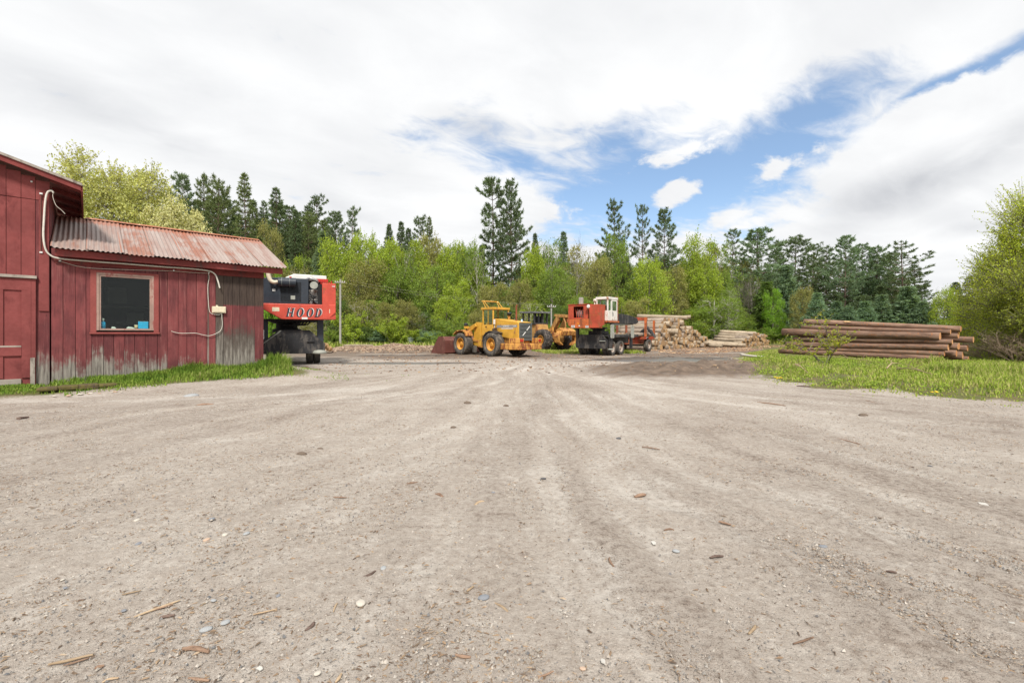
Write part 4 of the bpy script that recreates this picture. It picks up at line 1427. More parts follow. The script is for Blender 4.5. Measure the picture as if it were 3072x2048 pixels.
# front frame tower
mb = MB()
for s in (-1, 1):
    mb.prism([(0.35, 0.60), (0.95, 0.55), (1.18, 0.85), (1.08, 1.45), (0.98, 2.08), (0.82, 2.22), (0.34, 2.20), (0.34, 1.0)], 'y', s * 0.42, s * 0.52)
    mb.prism([(0.34, 0.62), (0.40, 0.62), (0.40, 2.18), (0.34, 2.18)], 'y', s * 0.10, s * 0.42)
mb.span((0.35, -0.42, 0.5), (2.2, 0.42, 1.1))
mb.build('front_frame', M['yellow'], ld, bevel=0.012)
mb = MB()
for s in (-1, 1):
    pts = [(0.78, 2.12), (0.68, 1.92), (1.7, 1.32), (2.45, 0.42), (2.85, 0.35), (2.9, 0.55), (2.2, 1.45), (1.55, 1.85)]
    mb.prism(pts, 'y', s * 0.55, s * 0.68)
arm = mb.build('lift_arm', M['yellow'], ld, bevel=0.012)
mb = MB().bar((0.75, 0, 2.0), (1.75, 0, 1.95), 0.2, 0.2).bar((1.75, 0, 1.95), (2.75, 0, 1.15), 0.12, 0.12)
mb.build('tilt_cylinder', M['yellow_rust'], ld)
for s in (-1, 1):
    MB().bar((0.6, s * 0.47, 0.9), (1.8, s * 0.6, 1.15), 0.13, 0.13).build('lift_cylinder', M['yellow_rust'], ld)
    pts = [(0.95, 1.28), (1.05, 1.52), (1.35, 1.64), (1.95, 1.60), (2.35, 1.36), (2.36, 1.41), (1.97, 1.66), (1.33, 1.70), (1.0, 1.56), (0.90, 1.30)]
    MB().prism(pts, 'y', s * 0.74, s * 1.36).build('front_fender', M['yellow_rust'], ld)
    hl = MB().lathe([(0.001, 0.16), (0.11, 0.14), (0.13, 0.02), (0.10, -0.08), (0.001, -0.1)], (1.32, s * 0.98, 2.05), 'x', 14).bar((1.3, s * 0.98, 1.68), (1.3, s * 0.98, 1.98), 0.06, 0.06).build('headlight', M['black'], ld)
    MB().box((1.28, s * 1.0, 1.86), (0.22, 0.26, 0.16)).build('light_bracket', M['yellow'], hl, bevel=0.01)
# bucket
mb = MB()
prof = [(2.95, 0.10), (2.98, 0.95), (3.22, 1.24), (3.75, 1.24), (4.35, 0.55), (4.75, 0.06), (4.72, 0.02), (3.1, 0.02)]
inn = [(3.05, 0.14), (3.05, 0.92), (3.26, 1.17), (3.78, 1.20), (3.76, 1.24), (3.22, 1.24), (2.98, 0.95), (2.95, 0.10), (3.1, 0.02), (4.75, 0.02), (4.75, 0.05), (3.1, 0.06)]
mb.prism(inn, 'y', -1.55, 1.55)
for s in (-1, 1):
    mb.prism(prof, 'y', s * 1.55, s * 1.60)
bk = mb.build('bucket', M['maroon'], ld)
MB().span((4.7, -1.62, 0.005), (4.95, 1.62, 0.045)).build('cutting_edge', M['steel'], bk)
mb = MB()
for s in (-0.62, 0.62):
    mb.prism([(2.7, 0.22), (2.96, 0.15), (2.96, 0.9), (2.75, 0.65)], 'y', s - 0.12, s + 0.12)
mb.build('bucket_bracket', M['black'], bk)

# ------------------------------------------------------------------ log skidder behind the loader
sk = empty('log_skidder', (3.6, 39.7, tz(3.6, 39.7)), math.atan2(0.8, -0.6), 'faded yellow log skidder with black caged cab and rear grapple behind the loader', 'skidder')
for (x, s, r) in ((0, 1, 0.89), (0, -1, 0.89), (3.2, 1, 0.86), (3.2, -1, 0.86)):
    wheel(sk, x, 1.18 * s, r, 0.74, M['rim_yellow'], M['rubber_mud'], s, 18, 0.46, 0.045)
mb = MB()
mb.prism([(-0.7, 0.7), (-0.7, 1.5), (1.3, 1.75), (1.5, 2.28), (3.3, 2.28), (4.6, 2.05), (4.7, 0.8), (1.6, 0.6)], 'y', -0.66, 0.66)
mb.build('body', M['skid_yellow'], sk, bevel=0.03)
mb = MB()
for (xx, yy) in ((1.6, 0.72), (1.6, -0.78), (3.2, 0.72), (3.2, -0.78), (2.35, 0.72), (2.35, -0.78), (1.6, 0.22), (1.6, -0.28)):
    mb.span((xx, yy, 2.26), (xx + 0.15, yy + 0.09, 3.30))
mb.span((1.58, -0.8, 2.26), (3.32, 0.8, 2.42))
cg = mb.build('cab', M['black'], sk)
MB().box((2.45, 0, 3.36), (2.15, 1.95, 0.15), Matrix.Rotation(R(-1.5), 3, 'Y')).build('cab_roof', paint('tarred_roof', (0.13, 0.13, 0.135), 0.5, (0.3, 0.3, 0.3), 0.3), sk, bevel=0.02)
MB().span((2.0, -0.3, 2.3), (2.1, 0.3, 3.0)).span((2.1, -0.3, 2.5), (2.5, 0.3, 2.62)).build('seat', M['dark'], sk)
mb = MB()
for i in range(7):
    mb.span((1.605, -0.70 + i * 0.22, 2.42), (1.613, -0.695 + i * 0.22, 3.26))
mb.build('guard_mesh', M['black'], sk)
mb = MB()     # boom arch at the tail
for s in (-1, 1):
    mb.prism([(0.35, 1.0), (0.05, 1.0), (-1.25, 2.55), (-1.35, 2.95), (-1.05, 3.05), (-0.85, 2.75)], 'y', s * 0.42, s * 0.56)
mb.prism([(-1.40, 2.80), (-1.42, 3.05), (-0.75, 3.10), (-0.70, 2.92)], 'y', -0.58, 0.58)
mb.build('boom', M['skid_yellow'], sk, bevel=0.015)
mb = MB().bar((-0.1, 0.1, 1.2), (-0.95, 0.1, 2.6), 0.16, 0.16)
mb.prism([(-0.2, 1.0), (-0.9, 1.0), (-0.7, 2.0), (-0.3, 1.9)], 'y', 0.60, 0.72)
mb.build('boom_cylinder', M['yellow_rust'], sk)
mb = MB()     # grapple with two curved tongs and head box
mb.prism([(-1.30, 1.25), (-1.95, 1.30), (-2.05, 1.65), (-1.55, 1.92), (-1.15, 1.75)], 'y', -0.75, 0.75)
for s in (-1, 1):
    pts = [(s * 0.72, 1.7), (s * 1.12, 1.25), (s * 1.06, 0.72), (s * 0.55, 0.45), (s * 0.58, 0.58), (s * 0.9, 0.82), (s * 0.92, 1.2), (s * 0.6, 1.5)]
    mb.prism(pts if s > 0 else pts[::-1], 'x', -1.85, -1.35)
mb.build('grapple', M['yellow_rust'], sk, bevel=0.02)
MB().tube([(-1.2, 0, 2.95), (-1.5, 0, 2.4), (-1.55, 0, 1.8)], 0.07, 8).build('grapple_link', M['skid_yellow'], sk)
MB().prism([(4.4, 0.45), (4.9, 0.4), (5.0, 1.1), (4.8, 1.15)], 'y', -1.3, 1.3).build('dozer_blade', M['skid_yellow'], sk)

# ------------------------------------------------------------------ truck mounted log loaders share their carrier
def outrigger(root, x, y, z0, z1, ztop, pad, s):
    o = MB().span((x - 0.09, y - 0.09, z0), (x + 0.09, y + 0.09, z1)).build('outrigger', M['black'], root, bevel=0.01)
    if pad:
        MB().prism([(x - 0.20, z1 - 0.25), (x + 0.2, z1 - 0.25), (x + 0.24, z1 - 0.2), (x + 0.24, ztop - 0.06), (x + 0.18, ztop), (x - 0.18, ztop), (x - 0.24, ztop - 0.06), (x - 0.24, z1 - 0.2)], 'y', y + s * 0.10, y + s * 0.135).build('outrigger_pad', M['greypad'], o)
    return o


rt = empty('red_log_loader', (5.24, 30.04, tz(5.24, 30.04)), math.atan2(0.78, 0.62), 'rusty red knuckleboom log loader with white cab on a black two axle carrier', 'log loader')
mb = MB()
mb.prism([(-1.2, 0.62), (-1.05, 0.46), (1.05, 0.46), (1.2, 0.56), (1.2, 0.95), (0.75, 1.38), (-0.75, 1.38), (-1.2, 1.0)], 'x', 0.0, 0.06)
rp = mb.build('tail_plate', M['black'], rt, bevel=0.008)
MB().box((-0.004, -0.35, 0.62), (0.01, 0.12, 0.12)).build('hitch_socket', M['dark'], rp)
MB().prism([(0.0, 0.985), (-0.09, 0.965), (-0.09, 0.945), (0.0, 0.95)], 'y', -1.02, -0.62).build('tail_step', M['greypad'], rp)
mb = MB().span((0.06, -0.45, 0.75), (4.8, -0.25, 1.20)).span((0.06, 0.25, 0.75), (4.8, 0.45, 1.20)).span((0.3, -0.25, 0.8), (0.5, 0.25, 1.1)).span((2.8, -0.25, 0.8), (3.0, 0.25, 1.1))
mb.build('chassis', M['black'], rt)
mb = MB().span((0.07, -1.18, 1.27), (4.8, 1.18, 1.36)).span((0.07, -1.22, 1.20), (4.8, -1.16, 1.38)).span((0.07, 1.16, 1.20), (4.8, 1.22, 1.38))
mb.build('deck', M['black'], rt)
for i in range(5):
    MB().span((1.55 + i * 0.62, -1.1, 1.364), (2.12 + i * 0.62, 1.1, 1.40)).build('deck_plank', M['greypad'], rt, bevel=0.008)
for x in (0.76, 2.02):
    for s in (-1, 1):
        wheel(rt, x, s * 1.05, 0.48, 0.26, M['rim_grey'], M['rubber'], s, 24, 0.56, 0.008)
        wheel(rt, x, s * 0.74, 0.48, 0.26, M['rim_grey'], M['rubber'], s, 24, 0.56, 0.008)
outrigger(rt, 0.22, -1.28, 0.45, 1.40, 2.02, True, -1)
outrigger(rt, 0.15, 1.12, 0.5, 1.95, 0, False, 1)
outrigger(rt, 3.35, -1.28, 0.42, 1.40, 2.02, True, -1)
outrigger(rt, 3.35, 1.28, 0.5, 1.40, 2.02, True, 1)
for yy in (-1.28,):
    MB().lathe([(0.001, 0), (0.20, 0), (0.18, 0.05), (0.06, 0.09), (0.001, 0.09)], (0.22, yy, 0.40), 'z', 14).build('outrigger_foot', M['greypad'], rt)
mb = MB()
mb.lathe([(0.001, 0), (0.62, 0), (0.62, 0.12), (0.42, 0.16), (0.42, 0.34), (0.58, 0.38), (0.58, 0.48), (0.001, 0.48)], (1.0, 0.0, 1.38), 'z', 20)
mb.span((0.5, -0.5, 1.36), (1.5, 0.5, 1.62))
mb.build('turntable', M['black'], rt)
# rotating upper: counterweight, engine house with open side, tank, cab, boom
up = MB()
up.prism([(1.54, 2.40), (1.40, 2.0), (1.15, 1.80), (-0.88, 1.80), (-0.88, 2.40)], 'x', -0.62, -0.15)
cwt = up.build('counterweight', M['orange_rust'], rt, bevel=0.02)
for yy, zz, w_, h_ in ((1.02, 1.92, 0.26, 0.15), (-0.02, 1.90, 0.22, 0.14)):
    MB().span((-0.628, yy - w_ / 2, zz - h_ / 2), (-0.622, yy + w_ / 2, zz + h_ / 2)).build('number_plate', M['decal'], cwt)
for yy, s_ in ((1.02, '350'), (-0.02, '350')):
    o = link('lettering', text_mesh(s_, 0.12, M['navy'], 0.002), cwt, (-0.632, yy, 1.915))
    o.rotation_euler = (R(90), 0, R(-90))
MB().prism([(0.52, 2.0), (0.66, 2.04), (0.72, 2.14), (0.60, 2.16)][::-1], 'x', -0.632, -0.622).build('warning_sticker', M['orange_lamp'], cwt)
MB().span((-0.63, 0.50, 1.92), (-0.622, 0.60, 1.99)).build('warning_sticker', M['decal'], cwt)
mb = MB()     # engine house: open box so that the engine shows inside
a, b, y0, y1, z0, z1 = -0.45, 1.0, -0.02, 1.5, 2.42, 3.36
mb.span((a, y1 - 0.40, z0), (a + 0.05, y1, z1)).span((a, y0, z0), (a + 0.05, y0 + 0.36, z1)).span((a, y0 + 0.36, z1 - 0.12), (a + 0.05, y1 - 0.40, z1)).span((a, y0 + 0.36, z0), (a + 0.05, y1 - 0.40, z0 + 0.08))
mb.span((a + 0.05, y1 - 0.04, z0), (b, y1, z1)).span((a + 0.05, y0, z0), (b, y0 + 0.04, z1)).span((a - 0.04, y0 - 0.02, z1), (b, y1 + 0.03, z1 + 0.04)).span((b - 0.05, y0 + 0.04, z0), (b, y1 - 0.04, z1)).span((a + 0.05, y0 + 0.04, z0), (b - 0.05, y1 - 0.04, z0 + 0.03))
mb.build('engine_house', M['rust_red'], rt)
mb = MB().box((0.3, 0.75, 2.75), (0.8, 0.45, 0.5)).cyl((-0.25, 0.75, 2.8), (-0.1, 0.75, 2.8), 0.22).cyl((-0.15, 0.95, 2.65), (0.4, 0.95, 2.65), 0.08).bar((-0.3, 0.5, 2.55), (-0.2, 0.95, 3.1), 0.04, 0.04)
mb.build('engine', M['steel'], rt)
for i in range(4):
    MB().tube(smooth_path([(-0.28, 0.45 + 0.17 * i, 2.5), (-0.33, 0.55 + 0.13 * i, 2.8), (-0.2, 0.5 + 0.2 * i, 3.15)], 4), 0.022, 6).build('hose', M['rust_red'], rt)
MB().span((-0.18, 0.62, 3.40), (0.06, 0.86, 3.86)).build('muffler', M['pole'], rt, bevel=0.03)
mb = MB()     # hydraulic tank block
mb.prism([(-0.66, 1.82), (-0.66, 3.32), (0.18, 3.32), (0.42, 2.30), (0.42, 2.12)], 'y', -0.92, -0.20)
tk = mb.build('oil_tank', M['rust_red'], rt, bevel=0.015)
MB().span((-0.668, -0.90, 2.62), (-0.662, -0.22, 2.65)).build('tank_seam', M['orange_rust'], tk)
MB().lathe([(0.001, 0), (0.10, 0), (0.12, 0.03), (0.12, 0.10), (0.10, 0.13), (0.001, 0.13)], (-0.70, -0.14, 3.2), 'x', 14).build('work_light', M['decal'], rt)
MB().lathe([(0.001, 0), (0.09, 0), (0.09, 0.14), (0.05, 0.2), (0.001, 0.2)], (-0.3, -0.4, 3.5), 'z', 12).cyl((-0.3, -0.4, 3.3), (-0.3, -0.4, 3.5), 0.04).build('work_light', M['white_rust'], rt)
mb = MB()     # cab
cx0, cx1, cy0, cy1, cz0, cz1 = 0.12, 1.52, -1.14, -0.28, 2.28, 3.84
pw = 0.09
mb.span((cx0, cy0, cz0), (cx1, cy1, 2.95))
for xx in (cx0, 0.62, cx1 - pw):
    for yy in (cy0, cy1 - pw):
        mb.span((xx, yy, 2.95), (xx + pw, yy + pw, cz1 - 0.16))
mb.span((cx0 - 0.02, cy0 - 0.03, cz1 - 0.16), (cx1 + 0.03, cy1 + 0.03, cz1))
cb = mb.build('cab', M['white_rust'], rt, bevel=0.02)
MB().span((cx0 + 0.03, cy0 + pw, 2.95), (cx0 + 0.04, cy1 - pw, cz1 - 0.16)).build('cab_glass', M['glass'], cb)
MB().span((cx0 + pw, cy0 + 0.03, 2.95), (0.62, cy0 + 0.04, cz1 - 0.16)).build('cab_glass', M['glass'], cb)
MB().span((0.62 + pw, cy0 + 0.03, 2.95), (cx1 - pw, cy0 + 0.04, cz1 - 0.16)).build('cab_glass', M['glass'], cb)
MB().span((cx1 - 0.04, cy0 + pw, 2.95), (cx1 - 0.03, cy1 - pw, cz1 - 0.16)).build('cab_glass', M['glass'], cb)
MB().span((cx0 + pw, cy1 - 0.04, 2.95), (cx1 - pw, cy1 - 0.03, cz1 - 0.16)).build('cab_glass', M['glass'], cb)
dd = MB().span((0.62, cy0 - 0.02, cz0 + 0.06), (1.44, cy0 - 0.002, 2.93)).span((0.62, cy0 - 0.018, 2.93), (0.72, cy0 - 0.002, 3.66)).span((1.34, cy0 - 0.018, 2.93), (1.44, cy0 - 0.002, 3.66)).span((0.72, cy0 - 0.018, 3.58), (1.34, cy0 - 0.002, 3.66)).build('cab_door', M['white_rust'], cb, bevel=0.006)
MB().tube([(0.74, cy0 - 0.02, 2.86), (0.72, cy0 - 0.06, 2.84), (0.74, cy0 - 0.06, 2.62), (0.80, cy0 - 0.02, 2.6)], 0.018, 6).build('door_handle', M['dark'], dd)
MB().span((cx0 - 0.06, cy0 - 0.06, cz0 - 0.10), (cx1 + 0.15, cy1 + 0.05, cz0 - 0.003)).build('cab_floor', M['orange_rust'], rt)
MB().span((cx1 + 0.04, cy0 + 0.02, cz0 - 0.05), (cx1 + 0.16, cy0 + 0.14, cz1 + 0.06)).span((cx1 + 0.04, cy1 - 0.1, cz0 - 0.05), (cx1 + 0.16, cy1 + 0.02, cz1 + 0.06)).span((cx1 + 0.05, cy0 + 0.14, cz1 - 0.06), (cx1 + 0.15, cy1 - 0.1, cz1 + 0.05)).build('cab_guard', M['stake_red'], rt)
MB().box((0.8, -0.7, 2.45), (0.5, 0.5, 0.3)).box((0.6, -0.7, 2.9), (0.1, 0.5, 0.8)).build('seat', M['dark'], rt, bevel=0.04)
MB().tube([(0.66, -0.3, cz1), (0.66, -0.3, cz1 + 0.18)], 0.01, 5).build('antenna', M['steel'], rt)
mb = MB()     # main boom laid forward, then stick
mb.prism([(1.2, 2.1), (1.1, 2.7), (1.7, 2.88), (4.6, 2.82), (6.3, 2.62), (6.5, 2.3), (6.0, 2.15), (3.2, 2.18)], 'y', -0.5, -0.12)
bm = mb.build('boom', M['black'], rt, bevel=0.02)
MB().span((1.9, -0.512, 2.42), (2.55, -0.503, 2.72)).build('boom_plate', M['decal'], bm)
o = link('lettering', text_mesh('350', 0.26, M['navy'], 0.002), bm, (2.22, -0.516, 2.56))
o.rotation_euler = (R(90), 0, 0)
MB().bar((2.2, -0.31, 2.08), (5.8, -0.31, 2.16), 0.13, 0.13).build('boom_cylinder', M['steel'], rt)
MB().bar((6.1, -0.30, 2.55), (8.55, -0.30, 2.62), 0.20, 0.24).build('stick', M['rust_red'], rt, bevel=0.015)
mb = MB().bar((8.5, -0.3, 2.6), (8.6, -0.3, 1.95), 0.10, 0.10)
mb.lathe([(0.001, 0), (0.16, 0), (0.16, 0.26), (0.001, 0.26)], (8.6, -0.3, 1.75), 'z', 12)
for s in (-1, 1):
    pts = [(0.05 * s - 0.3, 1.9), (0.35 * s - 0.3, 1.75), (0.62 * s - 0.3, 1.35), (0.70 * s - 0.3, 1.12), (0.50 * s - 0.3, 1.30), (0.2 * s - 0.3, 1.6)]
    mb.prism(pts if s > 0 else pts[::-1], 'x', 8.4, 8.8)
mb.build('grapple', M['black'], rt)

# ------------------------------------------------------------------ log trailer
tr = empty('log_trailer', (9.99, 36.98, tz(9.99, 36.98)), math.atan2(0.78, 0.62), 'rust red log trailer with upright stakes parked against the birch log stack', 'trailer')
mb = MB().span((-2.7, -0.55, 0.62), (2.2, -0.38, 0.98)).span((-2.7, 0.38, 0.62), (2.2, 0.55, 0.98))
for xx in (-2.7, -1.5, 0.2, 1.9):
    mb.span((xx, -0.38, 0.66), (xx + 0.14, 0.38, 0.9))
mb.build('frame', M['rust_red'], tr, bevel=0.01)
for xx, zt in ((-0.75, (2.72, 2.42)), (1.0, (2.5, 2.35))):
    bkk = MB().span((xx - 0.09, -1.24, 0.99), (xx + 0.09, 1.24, 1.2)).build('bunk', M['rust_red'], tr, bevel=0.01)
    for s, z_ in ((-1, zt[0]), (1, zt[1])):
        MB().span((xx - 0.075, s * 1.2 - 0.075, 1.2), (xx + 0.075, s * 1.2 + 0.075, z_)).build('stake', M['stake_red'] if s > 0 else M['orange_rust'], tr, bevel=0.008)
for s in (-1, 1):
    wheel(tr, 0, s * 1.06, 0.50, 0.34, M['rim_grey'], M['rubber'], s, 24, 0.52, 0.008)
MB().cyl((0, -1.0, 0.5), (0, 1.0, 0.5), 0.07).build('axle', M['black'], tr)
MB().prism([(-0.6, 1.02), (-0.45, 1.10), (-0.1, 1.13), (-0.1, 1.17), (-0.5, 1.14), (-0.66, 1.06)], 'y', -1.22, -0.9).build('mudguard', M['steel'], tr)
MB().bar((-2.7, 0, 0.75), (-5.0, 0, 0.7), 0.18, 0.2).build('drawbar', M['rust_red'], tr)
for i in range(5):
    lg = MB().tube([(-2.2 + 0.1 * i, -0.8 + 0.38 * i, 1.36), (1.8 + 0.1 * i, -0.8 + 0.38 * i, 1.36)], 0.15, 10)
    lg.mi[-2:] = [1, 1]
    o = lg.build('trailer_log', [M['birch_grey'], M['birch_end']])
    ang = math.atan2(0.78, 0.62)
    o.location = tr.location
    o.rotation_euler = (0, 0, ang)
    tag(o, 'pale log lying between the stakes of the red trailer, %s from its wheel side' % ('nearest', 'second', 'third', 'fourth', 'farthest')[i], 'log', 'logs on the trailer')

# ------------------------------------------------------------------ bright red log loader behind the lean-to
hd = empty('new_log_loader', (-9.97, 20.8, tz(-9.97, 20.8)), math.atan2(0.9, -0.43), 'bright red and dark blue log loader lettered HOOD half hidden by the lean-to', 'log loader')
pl = MB().prism([(-1.32, 0.52), (-1.32, 0.98), (-0.65, 1.60), (0.6, 1.60), (1.32, 1.02), (1.32, 0.52)][::-1], 'x', 0.0, 0.06).build('tail_plate', M['black'], hd, bevel=0.01)
MB().prism([(0.0, 1.12), (-0.07, 1.09), (-0.07, 1.06), (0.0, 1.07)], 'y', -0.85, -0.52).build('tail_step', M['black'], pl)
MB().box((-0.012, 0.55, 1.30), (0.012, 0.08, 0.06)).box((-0.012, -0.98, 1.33), (0.012, 0.08, 0.06)).build('lifting_eye', M['dark'], pl)
MB().prism([(0.55, 1.585), (0.70, 1.45), (1.27, 0.98), (1.245, 0.97), (0.65, 1.44), (0.5, 1.585)], 'x', -0.012, -0.002).build('weld_seam', M['greypad'], pl)
MB().span((0.06, -0.5, 0.7), (7.0, 0.5, 1.25)).build('chassis', M['black'], hd)
for x in (1.3, 2.65):
    for s in (-1, 1):
        wheel(hd, x, s * 1.02, 0.52, 0.28, M['rim_grey'], M['rubber'], s, 26, 0.55, 0.01)
        wheel(hd, x, s * 0.70, 0.52, 0.28, M['rim_grey'], M['rubber'], s, 26, 0.55, 0.01)
mb = MB().span((0.10, -1.26, 0.62), (0.34, -0.98, 2.1))
mb.build('outrigger', M['navy'], hd, bevel=0.015)
MB().span((0.10, 1.05, 0.62), (0.34, 1.33, 2.1)).build('outrigger', M['navy'], hd, bevel=0.015)
MB().lathe([(0.001, 0), (0.30, 0.0), (0.32, 0.06), (0.26, 0.15), (0.12, 0.18), (0.001, 0.18)], (0.10, -1.08, 0.50), 'z', 18).build('outrigger_foot', M['greypad'], hd)
MB().lathe([(0.001, 0), (0.62, 0), (0.62, 0.14), (0.46, 0.18), (0.46, 0.4), (0.7, 0.46), (0.7, 0.6), (0.001, 0.6)], (0.9, 0.3, 1.5), 'z', 22).build('turntable', M['dark'], hd)
mb = MB()     # belly of the upper with hydraulic pipes
mb.span((-0.1, -1.0, 2.0), (2.2, 1.1, 2.1))
for i in range(5):
    mb.tube(smooth_path([(0.1, -0.7 + 0.1 * i, 2.05), (-0.05, -0.55 + 0.14 * i, 1.86), (0.3, 0.0 + 0.1 * i, 1.84), (0.6, 0.25, 2.0)], 5), 0.03, 6)
mb.build('belly', M['dark'], hd)
rp_ = MB()    # counterweight panel carrying the name
rp_.prism([(1.9, 2.77), (1.9, 2.52), (1.2, 2.50), (0.50, 2.08), (-1.42, 2.08), (-1.75, 2.42), (-1.75, 2.77)], 'x', -0.50, -0.02)
cwp = rp_.build('counterweight', M['bright_red'], hd, bevel=0.025)
col = MB().prism([(-0.52, -1.17), (-0.52, -1.38), (-0.42, -1.76), (0.55, -1.76), (0.55, -1.17)], 'z', 2.09, 3.76)
colo = col.build('oil_tank', M['bright_red'], hd, bevel=0.02)


def letter(ch, u0, v0, w, h, slant=0.2):
    """Slanted slab-serif capital as flat pieces in (u right, v up)."""
    polys = []
    def q(*pts):
        polys.append([(u0 + w * p[0] + slant * h * p[1], v0 + h * p[1]) for p in pts])
    if ch == 'H':
        q((0.06, 0), (0.30, 0), (0.30, 1), (0.06, 1))
        q((0.70, 0), (0.94, 0), (0.94, 1), (0.70, 1))
        q((0.30, 0.45), (0.70, 0.45), (0.70, 0.55), (0.30, 0.55))
        for c in (0.18, 0.82):
            q((c - 0.2, 0), (c + 0.2, 0), (c + 0.2, 0.06), (c - 0.2, 0.06))
            q((c - 0.2, 0.94), (c + 0.2, 0.94), (c + 0.2, 1), (c - 0.2, 1))
    else:
        n = 28
        for k in range(n):
            a0, a1 = 2 * math.pi * k / n, 2 * math.pi * (k + 1) / n
            if ch == 'O':
                o_ = lambda a: (0.5 + 0.5 * math.cos(a), 0.5 + 0.52 * math.sin(a))
                i_ = lambda a: (0.5 + 0.23 * math.cos(a), 0.5 + 0.45 * math.sin(a))
            else:
                if math.cos((a0 + a1) / 2) < 0:
                    continue
                o_ = lambda a: (0.35 + 0.62 * math.cos(a), 0.5 + 0.5 * math.sin(a))
                i_ = lambda a: (0.35 + 0.34 * math.cos(a), 0.5 + 0.42 * math.sin(a))
            q(i_(a0), o_(a0), o_(a1), i_(a1))
        if ch == 'D':
            q((0.10, 0), (0.35, 0), (0.35, 1), (0.10, 1))
            q((0.0, 0), (0.36, 0), (0.36, 0.07), (0.0, 0.07))
            q((0.0, 0.93), (0.36, 0.93), (0.36, 1), (0.0, 1))
    return polys


for mat, du, dv, xa in ((M['decal'], 0.028, 0.014, -0.507), (M['navy'], 0.0, 0.0, -0.512)):
    mb = MB()
    for ch, za, zb2 in (('H', 500, 606), ('O', 632, 742), ('O', 768, 876), ('D', 888, 996)):
        u0 = (za - 430) * 0.003 - 0.02
        for poly in letter(ch, u0 + du, 2.19 + dv, (zb2 - za) * 0.003 * 0.86, 0.385):
            pts = [(0.515 - u, v) for u, v in poly]
            xa2 = xa - (0.03 if ch == 'D' else 0)
            mb.add([(xa, p[0], p[1]) for p in pts], [list(range(len(pts)))])
    mb.build('lettering', mat, cwp)
MB().span((-0.506, 0.86, 2.42), (-0.502, 0.58, 2.60)).build('sticker', M['cream'], cwp)
MB().span((-0.506, -0.32, 2.09), (-0.502, -0.56, 2.18)).build('sticker', M['decal'], cwp)
for a_, b_, zz0, zz1, mt_ in ((-1.47, -1.66, 2.38, 2.56, M['cream']), (-1.20, -1.32, 3.45, 3.53, M['orange_rust'])):
    mb = MB()
    x0_ = -0.525 if a_ > -1.4 else -0.52 + (abs(a_) - 1.38) * 0.263 - 0.012
    x1_ = -0.525 if a_ > -1.4 else -0.52 + (abs(b_) - 1.38) * 0.263 - 0.012
    mb.add([(x0_, a_, zz0), (x1_, b_, zz0), (x1_, b_, zz1), (x0_, a_, zz1)], [(0, 1, 2, 3)])
    mb.build('sticker', mt_, colo)
# engine house with mesh grille
eh = MB().prism([(-0.40, 0.58), (-0.40, -0.60), (1.1, -0.60), (1.1, 1.7), (0.1, 1.7), (0.0, 1.22)], 'z', 2.78, 3.93).build('engine_house', M['navy'], hd, bevel=0.03)
gr = MB().span((-0.406, 0.54, 2.88), (-0.402, -0.30, 3.76)).build('grille', M['dark'], eh)
mb = MB()
for i in range(16):
    yy = 0.52 - i * 0.054
    mb.span((-0.415, yy - 0.006, 2.88), (-0.408, yy + 0.006, 3.76))
for i in range(17):
    zz = 2.88 + i * 0.055
    mb.span((-0.421, -0.30, zz - 0.005), (-0.4155, 0.54, zz + 0.005))
mb.build('grille_mesh', M['navy'], gr)
MB().span((-0.428, 0.13, 2.97), (-0.4215, -0.05, 3.14)).build('sticker', M['greypad'], gr)
MB().span((-0.30, 0.86, 3.32), (-0.29, 0.70, 3.43)).build('sticker', M['decal'], eh)
MB().tube([(-0.55, 0.62, 3.72), (-0.55, -0.08, 3.72)], 0.20, 20).build('air_cleaner', M['navy'], hd)
MB().tube([(-0.55, 0.50, 3.72), (-0.55, 0.47, 3.72)], 0.207, 20).tube([(-0.55, 0.18, 3.72), (-0.55, 0.16, 3.72)], 0.207, 20).build('air_cleaner_band', M['grille'], hd)
MB().tube(smooth_path([(-0.5, 0.64, 3.72), (-0.5, 0.80, 3.70), (-0.5, 0.93, 3.78), (-0.5, 1.0, 3.98), (-0.5, 1.02, 4.1)], 5), 0.085, 12).build('intake_pipe', flat('pale_pipe', (0.68, 0.58, 0.45), 0.5), hd)
# service gap between engine house and tank
mb = MB().cyl((-0.30, -0.83, 3.66), (-0.15, -0.83, 3.66), 0.17, 18)
mb.build('filter', M['greypad'], hd)
MB().span((0.1, -0.62, 3.0), (0.13, -1.0, 3.48)).build('service_panel', M['white_rust'], hd)
MB().span((-0.35, -1.0, 2.78), (0.5, -1.165, 3.70)).build('valve_column', M['dark'], hd)
for i in range(5):
    MB().tube(smooth_path([(-0.25, -0.6, 3.4 - 0.1 * i), (-0.32, -0.72 - 0.05 * i, 3.15), (-0.3, -0.8, 2.95), (-0.2, -0.75 - 0.06 * i, 2.8)], 5), 0.018, 6).build('hose', M['dark'], hd)
MB().box((0.2, -0.82, 2.86), (0.7, 0.4, 0.16)).build('pump', M['steel'], hd, bevel=0.03)
